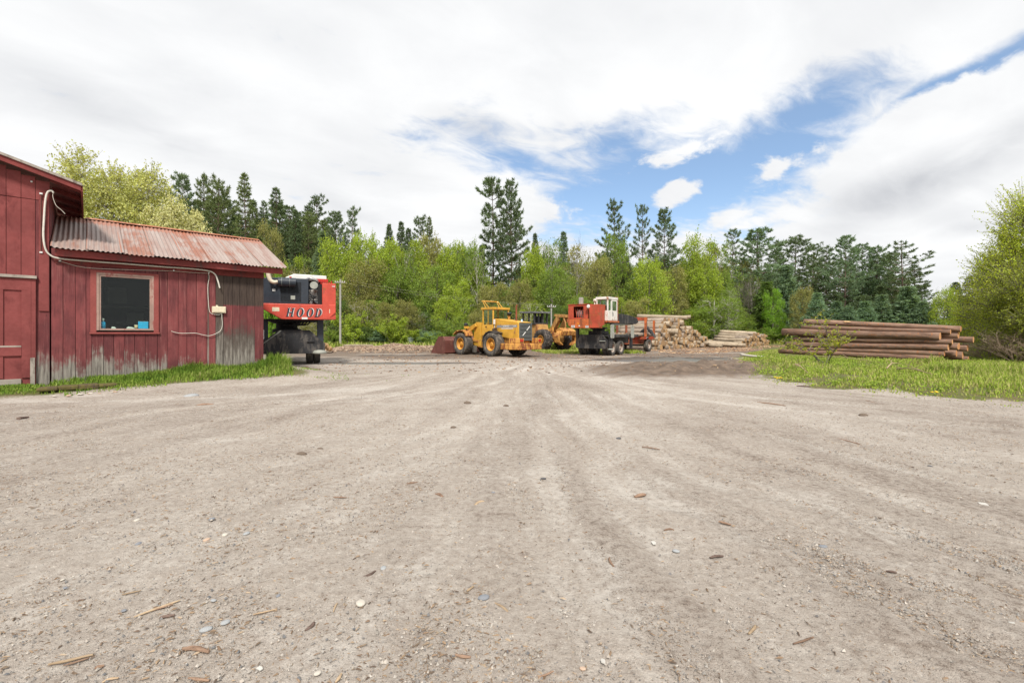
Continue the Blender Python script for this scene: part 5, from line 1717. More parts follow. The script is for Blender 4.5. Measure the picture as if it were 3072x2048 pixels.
# cab roof and cab behind the engine house
MB().span((0.9, -1.4, 2.9), (2.6, 0.35, 3.94)).build('cab', M['navy'], hd, bevel=0.03)
MB().prism([(0.55, 3.96), (0.0, 4.24), (-1.42, 4.22), (-1.42, 3.97), (-0.3, 3.97)], 'x', 0.6, 2.6).build('cab_roof', M['white'], hd, bevel=0.03)
MB().box((-0.1, 0.14, 3.98), (0.12, 0.1, 0.10)).build('beacon', M['red_lamp'], hd, bevel=0.02)
mb = MB()
for i in range(6):
    mb.cyl((0.0, -1.15 - 0.09 * i, 3.76), (0.0, -1.15 - 0.09 * i, 3.86 + 0.05 * (i % 2)), 0.032, 8)
mb.box((0.1, -1.2, 3.92), (0.3, 0.5, 0.14))
mb.build('tank_fitting', M['red_lamp'], hd)
MB().tube(smooth_path([(0.0, -0.55, 3.95), (-0.1, -0.7, 3.98), (-0.1, -0.95, 3.9), (0.0, -1.0, 3.8)], 5), 0.06, 8).build('breather_pipe', M['steel'], hd)
MB().prism([(1.55, 1.20), (1.18, 1.20), (1.18, 1.58), (1.24, 1.66), (1.36, 1.69), (1.55, 1.69)], 'x', -0.45, -0.30).build('hanging_panel', M['decal'], hd, bevel=0.02)
mb = MB().bar((0.25, 1.2, 1.7), (0.25, 1.2, 2.05), 0.10, 0.05).bar((0.25, 1.32, 1.72), (0.25, 1.05, 2.0), 0.05, 0.05).box((0.25, 1.15, 1.9), (0.08, 0.3, 0.05))
mb.build('yellow_bracket', M['yellow'], hd)
# engraved number at the top of the tank
o = link('lettering', text_mesh('24000', 0.11, M['decal'], 0.002), colo, (-0.462, -1.585, 3.62))
o.rotation_euler = (R(90), 0, R(-90) + math.atan2(0.10, 0.38) * -1)

# ------------------------------------------------------------------ utility poles and wires
def utility_pole(px, py, Y, lab, arm):
    x_ = (px - CX) / F * Y
    zg = tz(x_, Y)
    ztop = EYE + (HY - py) / F * Y
    ro = empty('utility_pole', (x_, Y, zg), 0.1, lab, 'utility pole')
    H = ztop - zg
    MB().tube([(0, 0, -0.2), (0, 0, H)], [0.105, 0.08], 10).build('pole', M['pole'], ro)
    MB().box((0, -0.13, H - 0.30), (arm, 0.07, 0.07)).build('crossarm', M['pole'], ro)
    for s in (-0.9, -0.45, 0.45, 0.9):
        MB().lathe([(0.001, 0), (0.03, 0), (0.04, 0.04), (0.025, 0.09), (0.001, 0.1)], (s * arm / 2, -0.13, H - 0.265), 'z', 8).build('insulator', M['decal'], ro)
    return ro, H


u1, h1 = utility_pole(1021, 838, 43.0, 'grey wooden utility pole with crossarm beside the HOOD log loader', 0.95)
u2, h2 = utility_pole(1654, 912, 49.0, 'grey wooden utility pole with crossarm behind the log skidder', 0.95)
for k, (s, lab) in enumerate(((-0.9, 'thin overhead wire strung between the two utility poles, front strand'), (0.9, 'thin overhead wire strung between the two utility poles, rear strand'))):
    a_ = u1.matrix_basis @ Vector((s * 0.95, -0.13, h1 - 0.1))
    b_ = u2.matrix_basis @ Vector((s * 1.1, -0.13, h2 - 0.1))
    pts = [a_.lerp(b_, t_) - Vector((0, 0, 0.9 * 4 * t_ * (1 - t_) * 0.5)) for t_ in np.linspace(0, 1, 14)]
    tag(MB().tube(pts, 0.0035, 4).build('overhead_wire', M['cable']), lab, 'wire')

# ================================================================== LOGS
def log_mesh(length, r0, r1, mats, bend=0.02, n=14, rings=9, seed=0, lump=0.05):
    """Log along local x from 0 (cut end facing +x at length) with slightly uneven bark and two cut ends."""
    rg = np.random.default_rng(seed)
    vs, fs, mi = [], [], []
    ph = rg.random(4) * 6.28
    for i in range(rings):
        t = i / (rings - 1)
        r = r0 + (r1 - r0) * t
        oy, oz = bend * length * 0.25 * math.sin(ph[0] + 2.2 * t), bend * length * 0.25 * math.sin(ph[1] + 2.6 * t)
        oy -= bend * length * 0.25 * math.sin(ph[0])
        oz -= bend * length * 0.25 * math.sin(ph[1])
        for k in range(n):
            a = 2 * math.pi * k / n
            rr = r * (1 + lump * math.sin(2 * a + ph[2] + 3 * t) + lump * 0.7 * math.sin(3 * a + ph[3] - 5 * t) + lump * 0.5 * (rg.random() - 0.5))
            vs.append((t * length, oy + rr * math.cos(a), oz + rr * math.sin(a)))
    for i in range(rings - 1):
        for k in range(n):
            fs.append((i * n + k, i * n + (k + 1) % n, (i + 1) * n + (k + 1) % n, (i + 1) * n + k))
            mi.append(0)
    me = bpy.data.meshes.new('log')
    fs2 = [list(range(n))[::-1], [(rings - 1) * n + k for k in range(n)]]
    # normals outwards: side quads as built wind inwards for this ring order, so flip
    fs = [f[::-1] for f in fs]
    fs2 = [f[::-1] for f in fs2]
    me.from_pydata(vs, [], fs + fs2)
    for mt in mats:
        me.materials.append(mt)
    me.polygons.foreach_set('material_index', mi + [1, 1])
    me.polygons.foreach_set('use_smooth', [True] * len(fs) + [False, False])
    me.update()
    return me


def place_log(me, end, direction, name, lab, group, scale=1.0, sx=1.0, roll=0.0):
    """end = position of the cut end; direction = horizontal/tilted unit vector from the far end towards it."""
    d = Vector(direction).normalized()
    o = bpy.data.objects.new(name, me)
    COL.objects.link(o)
    L = me['len'] * sx
    s = d.cross(Vector((0, 0, 1))).normalized()
    u = s.cross(d)
    rot = Matrix((d, -s, u)).transposed().to_4x4()
    o.matrix_world = Matrix.Translation(Vector(end) - d * L) @ rot @ Matrix.Rotation(roll, 4, 'X') @ Matrix.Diagonal((sx, scale, scale, 1))
    return tag(o, lab, 'log', group)


def mk_logs(kind, n, length, rlo, rhi, mats, **kw):
    out = []
    for i in range(n):
        r = rlo + (rhi - rlo) * i / max(n - 1, 1)
        me = log_mesh(length, r * 1.04, r * 0.97, mats[i % len(mats)], seed=100 + i + int(length * 10), **kw)
        me['len'] = length
        me['rad'] = r
        out.append(me)
    return out


_o = 'first second third fourth fifth sixth seventh eighth ninth tenth eleventh twelfth thirteenth fourteenth fifteenth sixteenth seventeenth eighteenth nineteenth'.split()
ORD = _o + ['twentieth'] + ['twenty-' + w for w in _o[:9]] + ['thirtieth'] + ['thirty-' + w for w in _o[:9]] + ['fortieth'] + ['forty-' + w for w in _o[:9]]

# ---- big stack of pale logs behind the trailer
birch = mk_logs('birch', 9, 4.9, 0.17, 0.27, [[M['birch'], M['birch_end']], [M['birch_grey'], M['birch_end']], [M['birch'], M['birch_end']]], bend=0.02)
S0 = np.array((12.05, 39.4))
SD = np.array((0.69, 0.724))                     # along the wall of cut ends
LD = np.array((0.66, -0.75))                     # the way the cut ends face
top_prof = [(1955, 1036), (1964, 1024), (1974, 1010), (1986, 990), (2000, 972), (2018, 958), (2045, 951), (2062, 957), (2075, 973), (2095, 984), (2115, 999), (2132, 1015), (2146, 1026), (2154, 1034), (2170, 1046)]
tpx, tpy = np.array(top_prof, float).T
row_r = 0.205
rowlab = {}
cnt = 0
for row in range(11):
    zc = row_r + row * row_r * 1.74
    s_ = (row % 2) * row_r + 0.0
    while s_ < 15.0:
        q = S0 + SD * (s_ + (random.random() - 0.5) * 0.05)
        px = CX + F * q[0] / q[1]
        ty = np.interp(px, tpx, tpy)
        ztop = EYE + (HY - ty) / F * q[1]
        if zc + row_r * 0.6 < ztop and px > 1953:
            off = (random.random() - 0.5) * 0.7 - 0.10 * row
            e = q + LD * off
            me = birch[random.randrange(len(birch))]
            dd_ = Vector((LD[0] + (random.random() - 0.5) * 0.06, LD[1] + (random.random() - 0.5) * 0.06, (random.random() - 0.5) * 0.03))
            lr_ = rowlab.setdefault(row, [])
            lr_.append(1)
            place_log(me, (e[0], e[1], tz(q[0], q[1]) + zc + (random.random() - 0.5) * 0.05), dd_, 'birch_log', 'pale log in the large stack, %s row up, %s from the trailer end' % (ORD[row], ORD[len(lr_) - 1]), 'logs in the large pale stack', 0.93 + 0.12 * random.random(), 0.94 + 0.1 * random.random(), random.random() * 6)
            cnt += 1
        s_ += row_r * 2.03
# loose logs on the crest of the stack, lying more across the view
for px, py, Yd, dv, sc, lab in ((2062, 953, 45.5, (0.86, -0.42, -0.05), 0.85, 'pale log lying highest, across the crest of the large stack'), (2072, 950, 47.0, (0.93, -0.30, 0.06), 0.75, 'pale log on the crest of the large stack reaching farthest towards the open end'),
                               (2052, 968, 44.5, (0.8, -0.5, -0.02), 1.05, 'thick pale log just under the crest of the large stack'), (2030, 982, 43.4, (0.8, -0.5, -0.02), 0.95, 'pale log with knotty bark in the upper front of the large stack'),
                               (2036, 994, 42.2, (0.8, -0.55, -0.04), 1.05, 'pale smooth log leaning down across the front of the large stack')):
    place_log(birch[6], P(px, py, Yd), dv, 'birch_log', lab, None, sc, 1.0, 1.0)
# ---- second, farther stack
birch2 = mk_logs('birch2', 6, 4.2, 0.13, 0.20, [[M['birch_grey'], M['birch_end']], [M['birch'], M['birch_end']]], bend=0.02)
S1 = np.array((23.9, 46.8))
SD1 = np.array((0.72, 0.69))
LD1 = np.array((0.42, -0.90))
prof2 = np.array([(2222, 1040), (2230, 1024), (2240, 1012), (2252, 1003), (2268, 1001), (2284, 1004), (2296, 1008), (2304, 1022), (2316, 1040)], float)
rr2 = 0.16
rowlab2 = {}
for row in range(8):
    zc = rr2 + row * rr2 * 1.74
    s_ = (row % 2) * rr2
    while s_ < 9.0:
        q = S1 + SD1 * s_
        px = CX + F * q[0] / q[1]
        ztop = EYE + (HY - np.interp(px, prof2[:, 0], prof2[:, 1])) / F * q[1]
        if zc + rr2 * 0.6 < ztop and 2224 < px < 2312:
            off = (random.random() - 0.5) * 0.5
            e = q + LD1 * off
            rowlab2.setdefault(row, []).append(1)
            place_log(birch2[random.randrange(6)], (e[0], e[1], tz(*q) + zc), (LD1[0] + (random.random() - 0.5) * 0.1, LD1[1], (random.random() - 0.5) * 0.04), 'birch_log', 'greyish log in the low far stack, %s row up, %s from its near end' % (ORD[row], ORD[len(rowlab2[row]) - 1]), 'logs in the low far stack', 0.9 + 0.2 * random.random(), 0.95, random.random() * 6)
        s_ += rr2 * 2.03
far_lab = ['long grey log lying highest on the low far stack', 'long grey log second from the top of the low far stack', 'grey log in the middle of the long side of the low far stack', 'long pale log low on the near side of the far stack',
           'pale log on the ground in front of the far stack, nearer one', 'pale log on the ground bridging the two log stacks', 'short pale log end on the chips between the two log stacks']
for (px, py, Yd, L_, r_), lab in zip(((2268, 998, 50, 3.6, 1.0), (2256, 1006, 49, 3.3, 1.0), (2250, 1013, 48.5, 3.2, 1.0), (2246, 1021, 47.6, 3.3, 1.0), (2236, 1034, 46.6, 4.0, 1.15), (2215, 1030, 47.4, 3.2, 1.2), (2168, 1036, 46.6, 1.4, 1.2)), far_lab):
    place_log(birch2[3], P(px, py, Yd), (0.93, -0.36, -0.04), 'birch_log', lab, None, r_, L_ / 4.2, 0.5)
# ---- red-brown pine logs on the grass
pine_l = [[M['pine_log'], M['pine_end']]]
PL_dir = np.array((0.57, -0.82))
PE = np.array((19.25, 20.4))
PV = np.array((0.82, 0.57))
specs = [  # along u at the right end, v, z right, z left, radius, length, label
    (0.00, 0.0, 0.315, 0.44, 0.132, 6.9, 'lowest front brown pine log resting in the grass, grey barked'),
    (0.10, 0.06, 0.565, 0.62, 0.118, 6.6, 'slim front pine log wedged between the lowest one and the third tier'),
    (0.34, 0.10, 1.045, 1.13, 0.112, 6.5, 'slim front pine log wedged just under the thick top front one'),
    (0.25, 0.30, 1.53, 1.80, 0.11, 6.1, 'slim pine log lying just under the topmost slanted one'),
    (0.02, 0.30, 0.555, 0.52, 0.130, 5.6, 'short brown pine log behind the lowest front one, split bark patch'),
    (0.35, 0.75, 0.52, 0.5, 0.15, 6.6, 'brown pine log at the base behind the front row'),
    (0.45, 1.35, 0.47, 0.5, 0.18, 6.4, 'brown pine log at the back of the base row'),
    (0.6, 1.5, 0.26, 0.4, 0.13, 6.2, 'rearmost base pine log with bright orange cut end low by the shrubs'),
    (0.22, 0.05, 0.815, 0.82, 0.150, 6.75, 'front brown pine log in the third tier, thick and straight'),
    (0.48, 0.38, 0.86, 0.93, 0.140, 6.2, 'slim pine log behind the third tier front log'),
    (0.4, 0.95, 0.85, 0.95, 0.16, 6.4, 'pine log deep in the third tier'),
    (0.6, 1.4, 0.78, 0.9, 0.16, 6.2, 'dark pine log end sticking out towards the shrubs, third tier'),
    (0.30, 0.30, 1.035, 1.18, 0.135, 6.3, 'pine log with long pale split strip in its bark'),
    (-0.06, 0.1, 1.32, 1.53, 0.182, 6.7, 'thick front pine log near the top with bright orange cut end'),
    (0.45, 0.55, 1.36, 1.5, 0.17, 6.5, 'pine log behind the thick top front log'),
    (0.8, 1.3, 1.14, 1.3, 0.14, 6.3, 'pine log whose dark end sticks out farthest at the upper right'),
    (0.55, 0.45, 1.64, 2.10, 0.135, 6.35, 'topmost pine log lying slanted over the pile'),
]
for i, (u, v, zr_, zl_, r_, L_, lab) in enumerate(specs):
    me = log_mesh(L_, r_ * 1.08, r_ * 0.98, pine_l[0], seed=300 + i, bend=0.008, lump=0.035, n=16, rings=12)
    me['len'] = L_
    e = PE + PL_dir * u + PV * v
    place_log(me, (e[0], e[1], zr_ + 0.01), (PL_dir[0], PL_dir[1], (zr_ - zl_) / L_), 'pine_log', lab, 'logs of the brown pine pile')
# split strips of pale wood on two logs: parts of those logs
logs_now = [o for o in COL.objects if o.name.startswith('pine_log')]
for o, (x0, x1, w_) in ((logs_now[12], (2.4, 3.9, 0.10)), (logs_now[4], (2.2, 3.2, 0.07)), (logs_now[16], (1.9, 2.25, 0.09))):
    r_ = max(abs(v.co.y) for v in o.data.vertices)
    vs_ = []
    n_ = 8
    for i in range(n_ + 1):
        t_ = i / n_
        ww = w_ * math.sin(math.pi * t_) * (1 + 0.3 * math.sin(9 * t_))
        for s in (-1, 1):
            a = R(205) + s * ww / r_ * 0.6 if o is not logs_now[16] else R(215) + s * ww / r_ * 0.6
            vs_.append((x0 + (x1 - x0) * t_, -(r_ * 1.01) * math.cos(a) * -1, (r_ * 1.01) * -math.sin(a) * 0.6 + r_ * 0.35))
    fs_ = [(2 * i, 2 * i + 1, 2 * i + 3, 2 * i + 2) for i in range(n_)]
    link('bare_strip', np_mesh('bare_strip', vs_, fs_, [M['split']]), o)
# bare logs and poles on the chip bank, and stray wood
for px, py, Yd, L_, sc, dv, lab in ((1120, 1037, 37.6, 2.4, 0.75, (1, 0.05, 0.0), 'pale barked pole lying on the chip bank nearest the HOOD loader'), (1245, 1037, 38.5, 2.3, 0.7, (1, 0.02, 0.0), 'pale barked pole lying on the chip bank nearer the bucket'),
                                 (1190, 1048, 36.2, 1.1, 0.45, (1, -0.1, -0.02), 'thin pale stick half sunk in the bark of the bank')):
    place_log(birch2[1], P(px, py, Yd), dv, 'pole_log', lab, None, sc, L_ / 4.2)
bs_ = mk_logs('butt', 3, 0.8, 0.17, 0.22, [[M['split'], M['birch_end']]], bend=0.0)
for i, (px, py, lab) in enumerate(((974, 1033, 'upper orange cut log butt by the tail of the HOOD loader'), (977, 1041, 'lower orange cut log butt by the tail of the HOOD loader'), (984, 1044, 'outer orange cut log butt by the tail of the HOOD loader'))):
    place_log(bs_[i], P(px, py, 33.0 + 0.2 * i), (0.2, -0.95, 0.1), 'log_butt', lab, None, 0.8)
M['bleached'] = wood_mat('bleached_wood', (0.50, 0.46, 0.40), (0.66, 0.62, 0.55), (0.3, 0.26, 0.22), 8.0, 0.1, 0.3)
_bl = log_mesh(4.2, 0.2, 0.12, [M['bleached'], M['bleached']], seed=77, bend=0.12)
_bl['len'] = 4.2
place_log(_bl, G(2290, 1090) + Vector((0, 0, 0.05)), (0.45, -0.7, -0.05), 'bleached_limb', 'short bleached limb lying at the edge of the grass beside the dirt ridge', None, 0.30, 0.24)

# ================================================================== LOOSE BITS ON THE GROUND
def bits(name, pts, L, Wd, H, mat, lab, yaw=None, tilt=0.2, kind='stuff', taper=True):
    """Many loose chips as one stuff object: pts (n,3), sizes as arrays."""
    n = len(pts)
    yaw = rng.random(n) * 6.283 if yaw is None else yaw
    pit = (rng.random(n) - 0.5) * 2 * tilt
    ca, sa, cp, sp = np.cos(yaw), np.sin(yaw), np.cos(pit), np.sin(pit)
    ax = np.stack([ca * cp, sa * cp, sp], 1)
    ay = np.stack([-sa, ca, np.zeros(n)], 1)
    az_ = np.cross(ax, ay)
    unit = np.array([(-1, -1, -1), (1, -0.7, -1), (1, 0.5, -1), (-1, 1, -1), (-0.9, -0.7, 1), (0.85, -0.5, 0.8), (0.9, 0.45, 0.7), (-0.8, 0.8, 1)], float) if taper else \
        np.array([(-1, -1, -1), (1, -1, -1), (1, 1, -1), (-1, 1, -1), (-1, -1, 1), (1, -1, 1), (1, 1, 1), (-1, 1, 1)], float)
    jit = unit[None] * (1 + (rng.random((n, 8, 3)) - 0.5) * 0.5)
    v = pts[:, None, :] + jit[:, :, 0:1] * ax[:, None] * (L / 2)[:, None, None] + jit[:, :, 1:2] * ay[:, None] * (Wd / 2)[:, None, None] + jit[:, :, 2:3] * az_[:, None] * (H / 2)[:, None, None]
    fb = np.array([(0, 3, 2, 1), (4, 5, 6, 7), (0, 1, 5, 4), (1, 2, 6, 5), (2, 3, 7, 6), (3, 0, 4, 7)])
    f = (np.arange(n)[:, None, None] * 8 + fb[None]).reshape(-1, 4)
    o = link(name, np_mesh(name, v.reshape(-1, 3), f, [mat]))
    return tag(o, lab, None, None, kind)


def track_at(px_, py_):
    return np.where((py_ > 0.5) & (py_ < 33), track_grid(px_, py_), 0)


def track_grid(px_, py_):
    ix = np.clip(np.searchsorted(gx, px_), 1, len(gx) - 1)
    iy = np.clip(np.searchsorted(gy, py_), 1, len(gy) - 1)
    return TRK[iy, ix]


def yard_points(n, y0, y1, spread=1.0):
    """Points over the yard in view, denser near the camera, kept off the grass."""
    u = rng.random(n)
    yy = y0 * (y1 / y0) ** u
    xx = (rng.random(n) * 2 - 1) * (yy * 1.16 + 0.6) * spread
    t, nn = wall_coords(xx, yy)
    ok = (poly_dist(xx, yy, GRASS_POLY) < -0.05) & ~((nn < 2.4) & (t < 2.0))
    dens = fbm(xx * 0.8, yy * 0.8, 3, 71)
    ok &= rng.random(n) < np.clip((dens - 0.25) * 3.0, 0.25, 1) * np.clip(1.05 - 1.1 * track_at(xx, yy), 0.1, 1) * (0.4 + 0.6 * streak(xx, yy))
    xx, yy = xx[ok], yy[ok]
    return xx, yy, terr(xx, yy)


M['chips'] = island_mat('wood_chips', [(0.16, 0.105, 0.07), (0.32, 0.23, 0.15), (0.09, 0.065, 0.05), (0.40, 0.31, 0.22), (0.24, 0.165, 0.11), (0.12, 0.085, 0.065)])
M['stones'] = island_mat('small_stones', [(0.17, 0.165, 0.165), (0.36, 0.32, 0.27), (0.23, 0.215, 0.20), (0.46, 0.42, 0.37), (0.12, 0.125, 0.135), (0.33, 0.28, 0.235), (0.50, 0.46, 0.41)])
M['mudchips'] = island_mat('dark_bark_bits', [(0.10, 0.065, 0.045), (0.36, 0.21, 0.12), (0.06, 0.042, 0.034), (0.22, 0.13, 0.085), (0.50, 0.36, 0.22)])
def grit(name, n, y1, smin, smax, pw, far, asp, hgt, mat, lab, yaw=None):
    """Half buried grains: each a low four sided peak of uneven outline."""
    xx, yy, zz = yard_points(n, 1.1, y1, 1.0)
    n = len(xx)
    L = smin + (smax - smin) * rng.random(n) ** pw + far * yy
    Wd = L * asp * (0.6 + 0.8 * rng.random(n))
    a = rng.random(n) * 6.283 if yaw is None else rng.normal(yaw, 1.0, n)
    ca, sa = np.cos(a), np.sin(a)
    c = np.stack([xx, yy, zz - 0.0015], 1)
    ax = np.stack([ca, sa, np.zeros(n)], 1) * (L / 2)[:, None]
    ay = np.stack([-sa, ca, np.zeros(n)], 1) * (Wd / 2)[:, None]
    r = lambda: (0.7 + 0.6 * rng.random((n, 1)))
    top = c + ax * (rng.random((n, 1)) - 0.5) * 0.7 + ay * (rng.random((n, 1)) - 0.5) * 0.7
    top[:, 2] += hgt * np.minimum(L, Wd) * (0.6 + 0.8 * rng.random(n)) + 0.0015
    v = np.stack([c - ax * r() - ay * 0.5 * r(), c + ax * 0.6 * r() - ay * r(), c + ax * r() + ay * 0.5 * r(), c - ax * 0.5 * r() + ay * r(), top], 1).reshape(-1, 3)
    k = np.arange(n)[:, None, None] * 5
    f = (k + np.array([(0, 1, 4), (1, 2, 4), (2, 3, 4), (3, 0, 4)])[None]).reshape(-1, 3)
    return tag(link(name, np_mesh(name, v, f, [mat])), lab, None, None, 'stuff')


grit('gravel_stones', 170000, 15, 0.003, 0.018, 5, 0.0008, 0.75, 0.55, M['stones'], 'small grey and tan stones strewn in the yard gravel')
grit('wood_chips', 170000, 18, 0.006, 0.036, 5, 0.0011, 0.24, 0.55, M['chips'], 'thin brown wood chips and bark shreds strewn over the yard gravel', 0.2)
# dark bark and clods on the muddy ground
n = 5000
xx, yy = rng.random(n) * 30 - 9, 16.5 + 24 * rng.random(n)
ok = (puddle_depth(xx, yy) < -0.1) & (poly_dist(xx, yy, GRASS_POLY) < 0)
xx, yy = xx[ok], yy[ok]
n = len(xx)
L_ = 0.03 + 0.10 * rng.random(n) ** 3
bits('bark_litter', np.stack([xx, yy, terr(xx, yy) + 0.01], 1), L_, L_ * 0.45, L_ * 0.3, M['mudchips'], 'dark bark pieces and clods trodden into the muddy ground')
n = 3600       # chips round the birch stacks
xx = 11.5 + 17 * rng.random(n)
yy = 32 + 17 * rng.random(n)
dd_ = (xx - S0[0]) * LD[0] + (yy - S0[1]) * LD[1]
ok = (dd_ > -0.5) & (dd_ < 6.0) & (puddle_depth(xx, yy) < -0.2)
xx, yy = xx[ok], yy[ok]
n = len(xx)
L_ = 0.06 + 0.22 * rng.random(n) ** 2
bits('bark_chips', np.stack([xx, yy, terr(xx, yy) + 0.02], 1), L_, L_ * 0.4, L_ * 0.2, island_mat('stack_chips', [(0.20, 0.11, 0.07), (0.44, 0.28, 0.17), (0.13, 0.08, 0.06), (0.60, 0.44, 0.28), (0.30, 0.17, 0.11)]), 'reddish bark chips in front of the pale log stacks')
n = 9000       # chip bank
xx = -16.2 + 13.4 * rng.random(n)
yy = 37.5 - 0.04 * (xx + 9) + rng.normal(0, 1.25, n)
n = len(xx)
L_ = 0.08 + 0.26 * rng.random(n) ** 2
bits('bark_bank', np.stack([xx, yy, terr(xx, yy) + 0.03], 1), L_, L_ * 0.4, L_ * 0.25, island_mat('bank_chips', [(0.26, 0.17, 0.12), (0.40, 0.29, 0.21), (0.13, 0.085, 0.065), (0.48, 0.38, 0.28), (0.20, 0.13, 0.095)]), 'long low bank of reddish bark and chips along the back of the yard', tilt=0.5)

# single stones and sticks one can point at
stone_me = []
for i in range(5):
    rg = np.random.default_rng(500 + i)
    import bmesh
    bm_ = bmesh.new()
    bmesh.ops.create_icosphere(bm_, subdivisions=2, radius=1.0)
    ax3 = rg.normal(size=(5, 3))
    for v in bm_.verts:
        k = 1.0
        for a in ax3:
            a = a / np.linalg.norm(a)
            k -= 0.16 * max(0, float(v.co @ Vector(a)) - 0.45)
        v.co = v.co * k
    me = bpy.data.meshes.new('stone')
    bm_.to_mesh(me)
    bm_.free()
    me.polygons.foreach_set('use_smooth', [True] * len(me.polygons))
    stone_me.append(me)


def stone_mat(name, col):
    return paint(name, col, 0.85, tuple(min(1, v * 1.5) for v in col), 0.3, 40, 0.25, 0, 0.3, 0.2)


SM = {'grey': stone_mat('blue_grey_stone', (0.21, 0.22, 0.24)), 'dark': stone_mat('dark_stone', (0.10, 0.10, 0.105)), 'pale': stone_mat('pale_stone', (0.50, 0.46, 0.40)), 'tan': stone_mat('tan_stone', (0.48, 0.35, 0.26)), 'slate': stone_mat('slate_stone', (0.33, 0.34, 0.345))}
stones = [  # px, py, width px, kind, label
    (1452, 1792, 40, 'grey', 'blue grey stone lying alone at the centre front of the yard'),
    (676, 1866, 32, 'slate', 'flat grey stone near the long splinters, longer one of the pair'),
    (618, 1887, 36, 'slate', 'flat greenish grey stone close behind a dark bark curl'),
    (675, 1603, 24, 'pale', 'round pale stone among gravel in mid yard towards the barn'),
    (740, 1599, 24, 'slate', 'pale blue stone right beside the round pale stone'),
    (410, 1560, 22, 'pale', 'pale flat stone in the yard in line with the lean-to corner'),
    (636, 1556, 22, 'grey', 'small blue grey stone in the middle of the yard'),
    (620, 1618, 24, 'tan', 'tan stone just before the round pale stone'),
    (415, 1630, 22, 'grey', 'grey stone sunk in the gravel far behind the long splinters'),
    (1082, 1808, 40, 'pale', 'wide pale flat stone sunk in gravel near the centre'),
    (835, 1786, 18, 'grey', 'small dark grey stone alone in the foreground gravel'),
    (372, 1830, 18, 'grey', 'small blue stone behind the bundle of splinters'),
    (196, 1762, 16, 'grey', 'small grey stone at the barn side foreground'),
    (1150, 1703, 26, 'slate', 'flat slate grey stone half sunk in mid foreground'),
    (2470, 1638, 28, 'grey', 'flat blue grey stone flush in the right hand gravel'),
    (2028, 1652, 24, 'slate', 'small bluish flat stone set in pale gravel right of centre'),
    (952, 2018, 26, 'pale', 'pale stone at the bottom edge near the curled bark'),
    (1630, 1435, 18, 'dark', 'dark pebble in the yard ahead of the yellow loader'),
    (1748, 2004, 22, 'tan', 'tan stone near the bottom edge right of centre'),
    (1856, 1314, 20, 'dark', 'dark stone lying in the pale track in mid yard'),
    (2790, 1398, 16, 'dark', 'small dark stone on the gravel in front of the grass'),
    (1480, 1478, 18, 'grey', 'grey pebble beside the short thick twig'),
    (640, 1800, 20, 'slate', 'slate stone lying behind the pair of flat grey ones'),
    (188, 1738, 14, 'pale', 'white pebble behind the barn side sticks'),
    (575, 1188, 52, 'slate', 'broad flat grey stone at the edge of the drive before the lean-to'),
]
for i, (px, py, wpx, kind, lab) in enumerate(stones):
    p = G(px, py)
    w = wpx / F * p.y * 0.5
    me = stone_me[i % 5].copy()
    me.materials.append(SM[kind])
    o = link('stone', me)
    o.location = p + Vector((0, 0, w * 0.02))
    o.scale = (w, w * 0.75, w * 0.34)
    o.rotation_euler = (0, 0, random.random() * 6)
    tag(o, lab, 'stone')

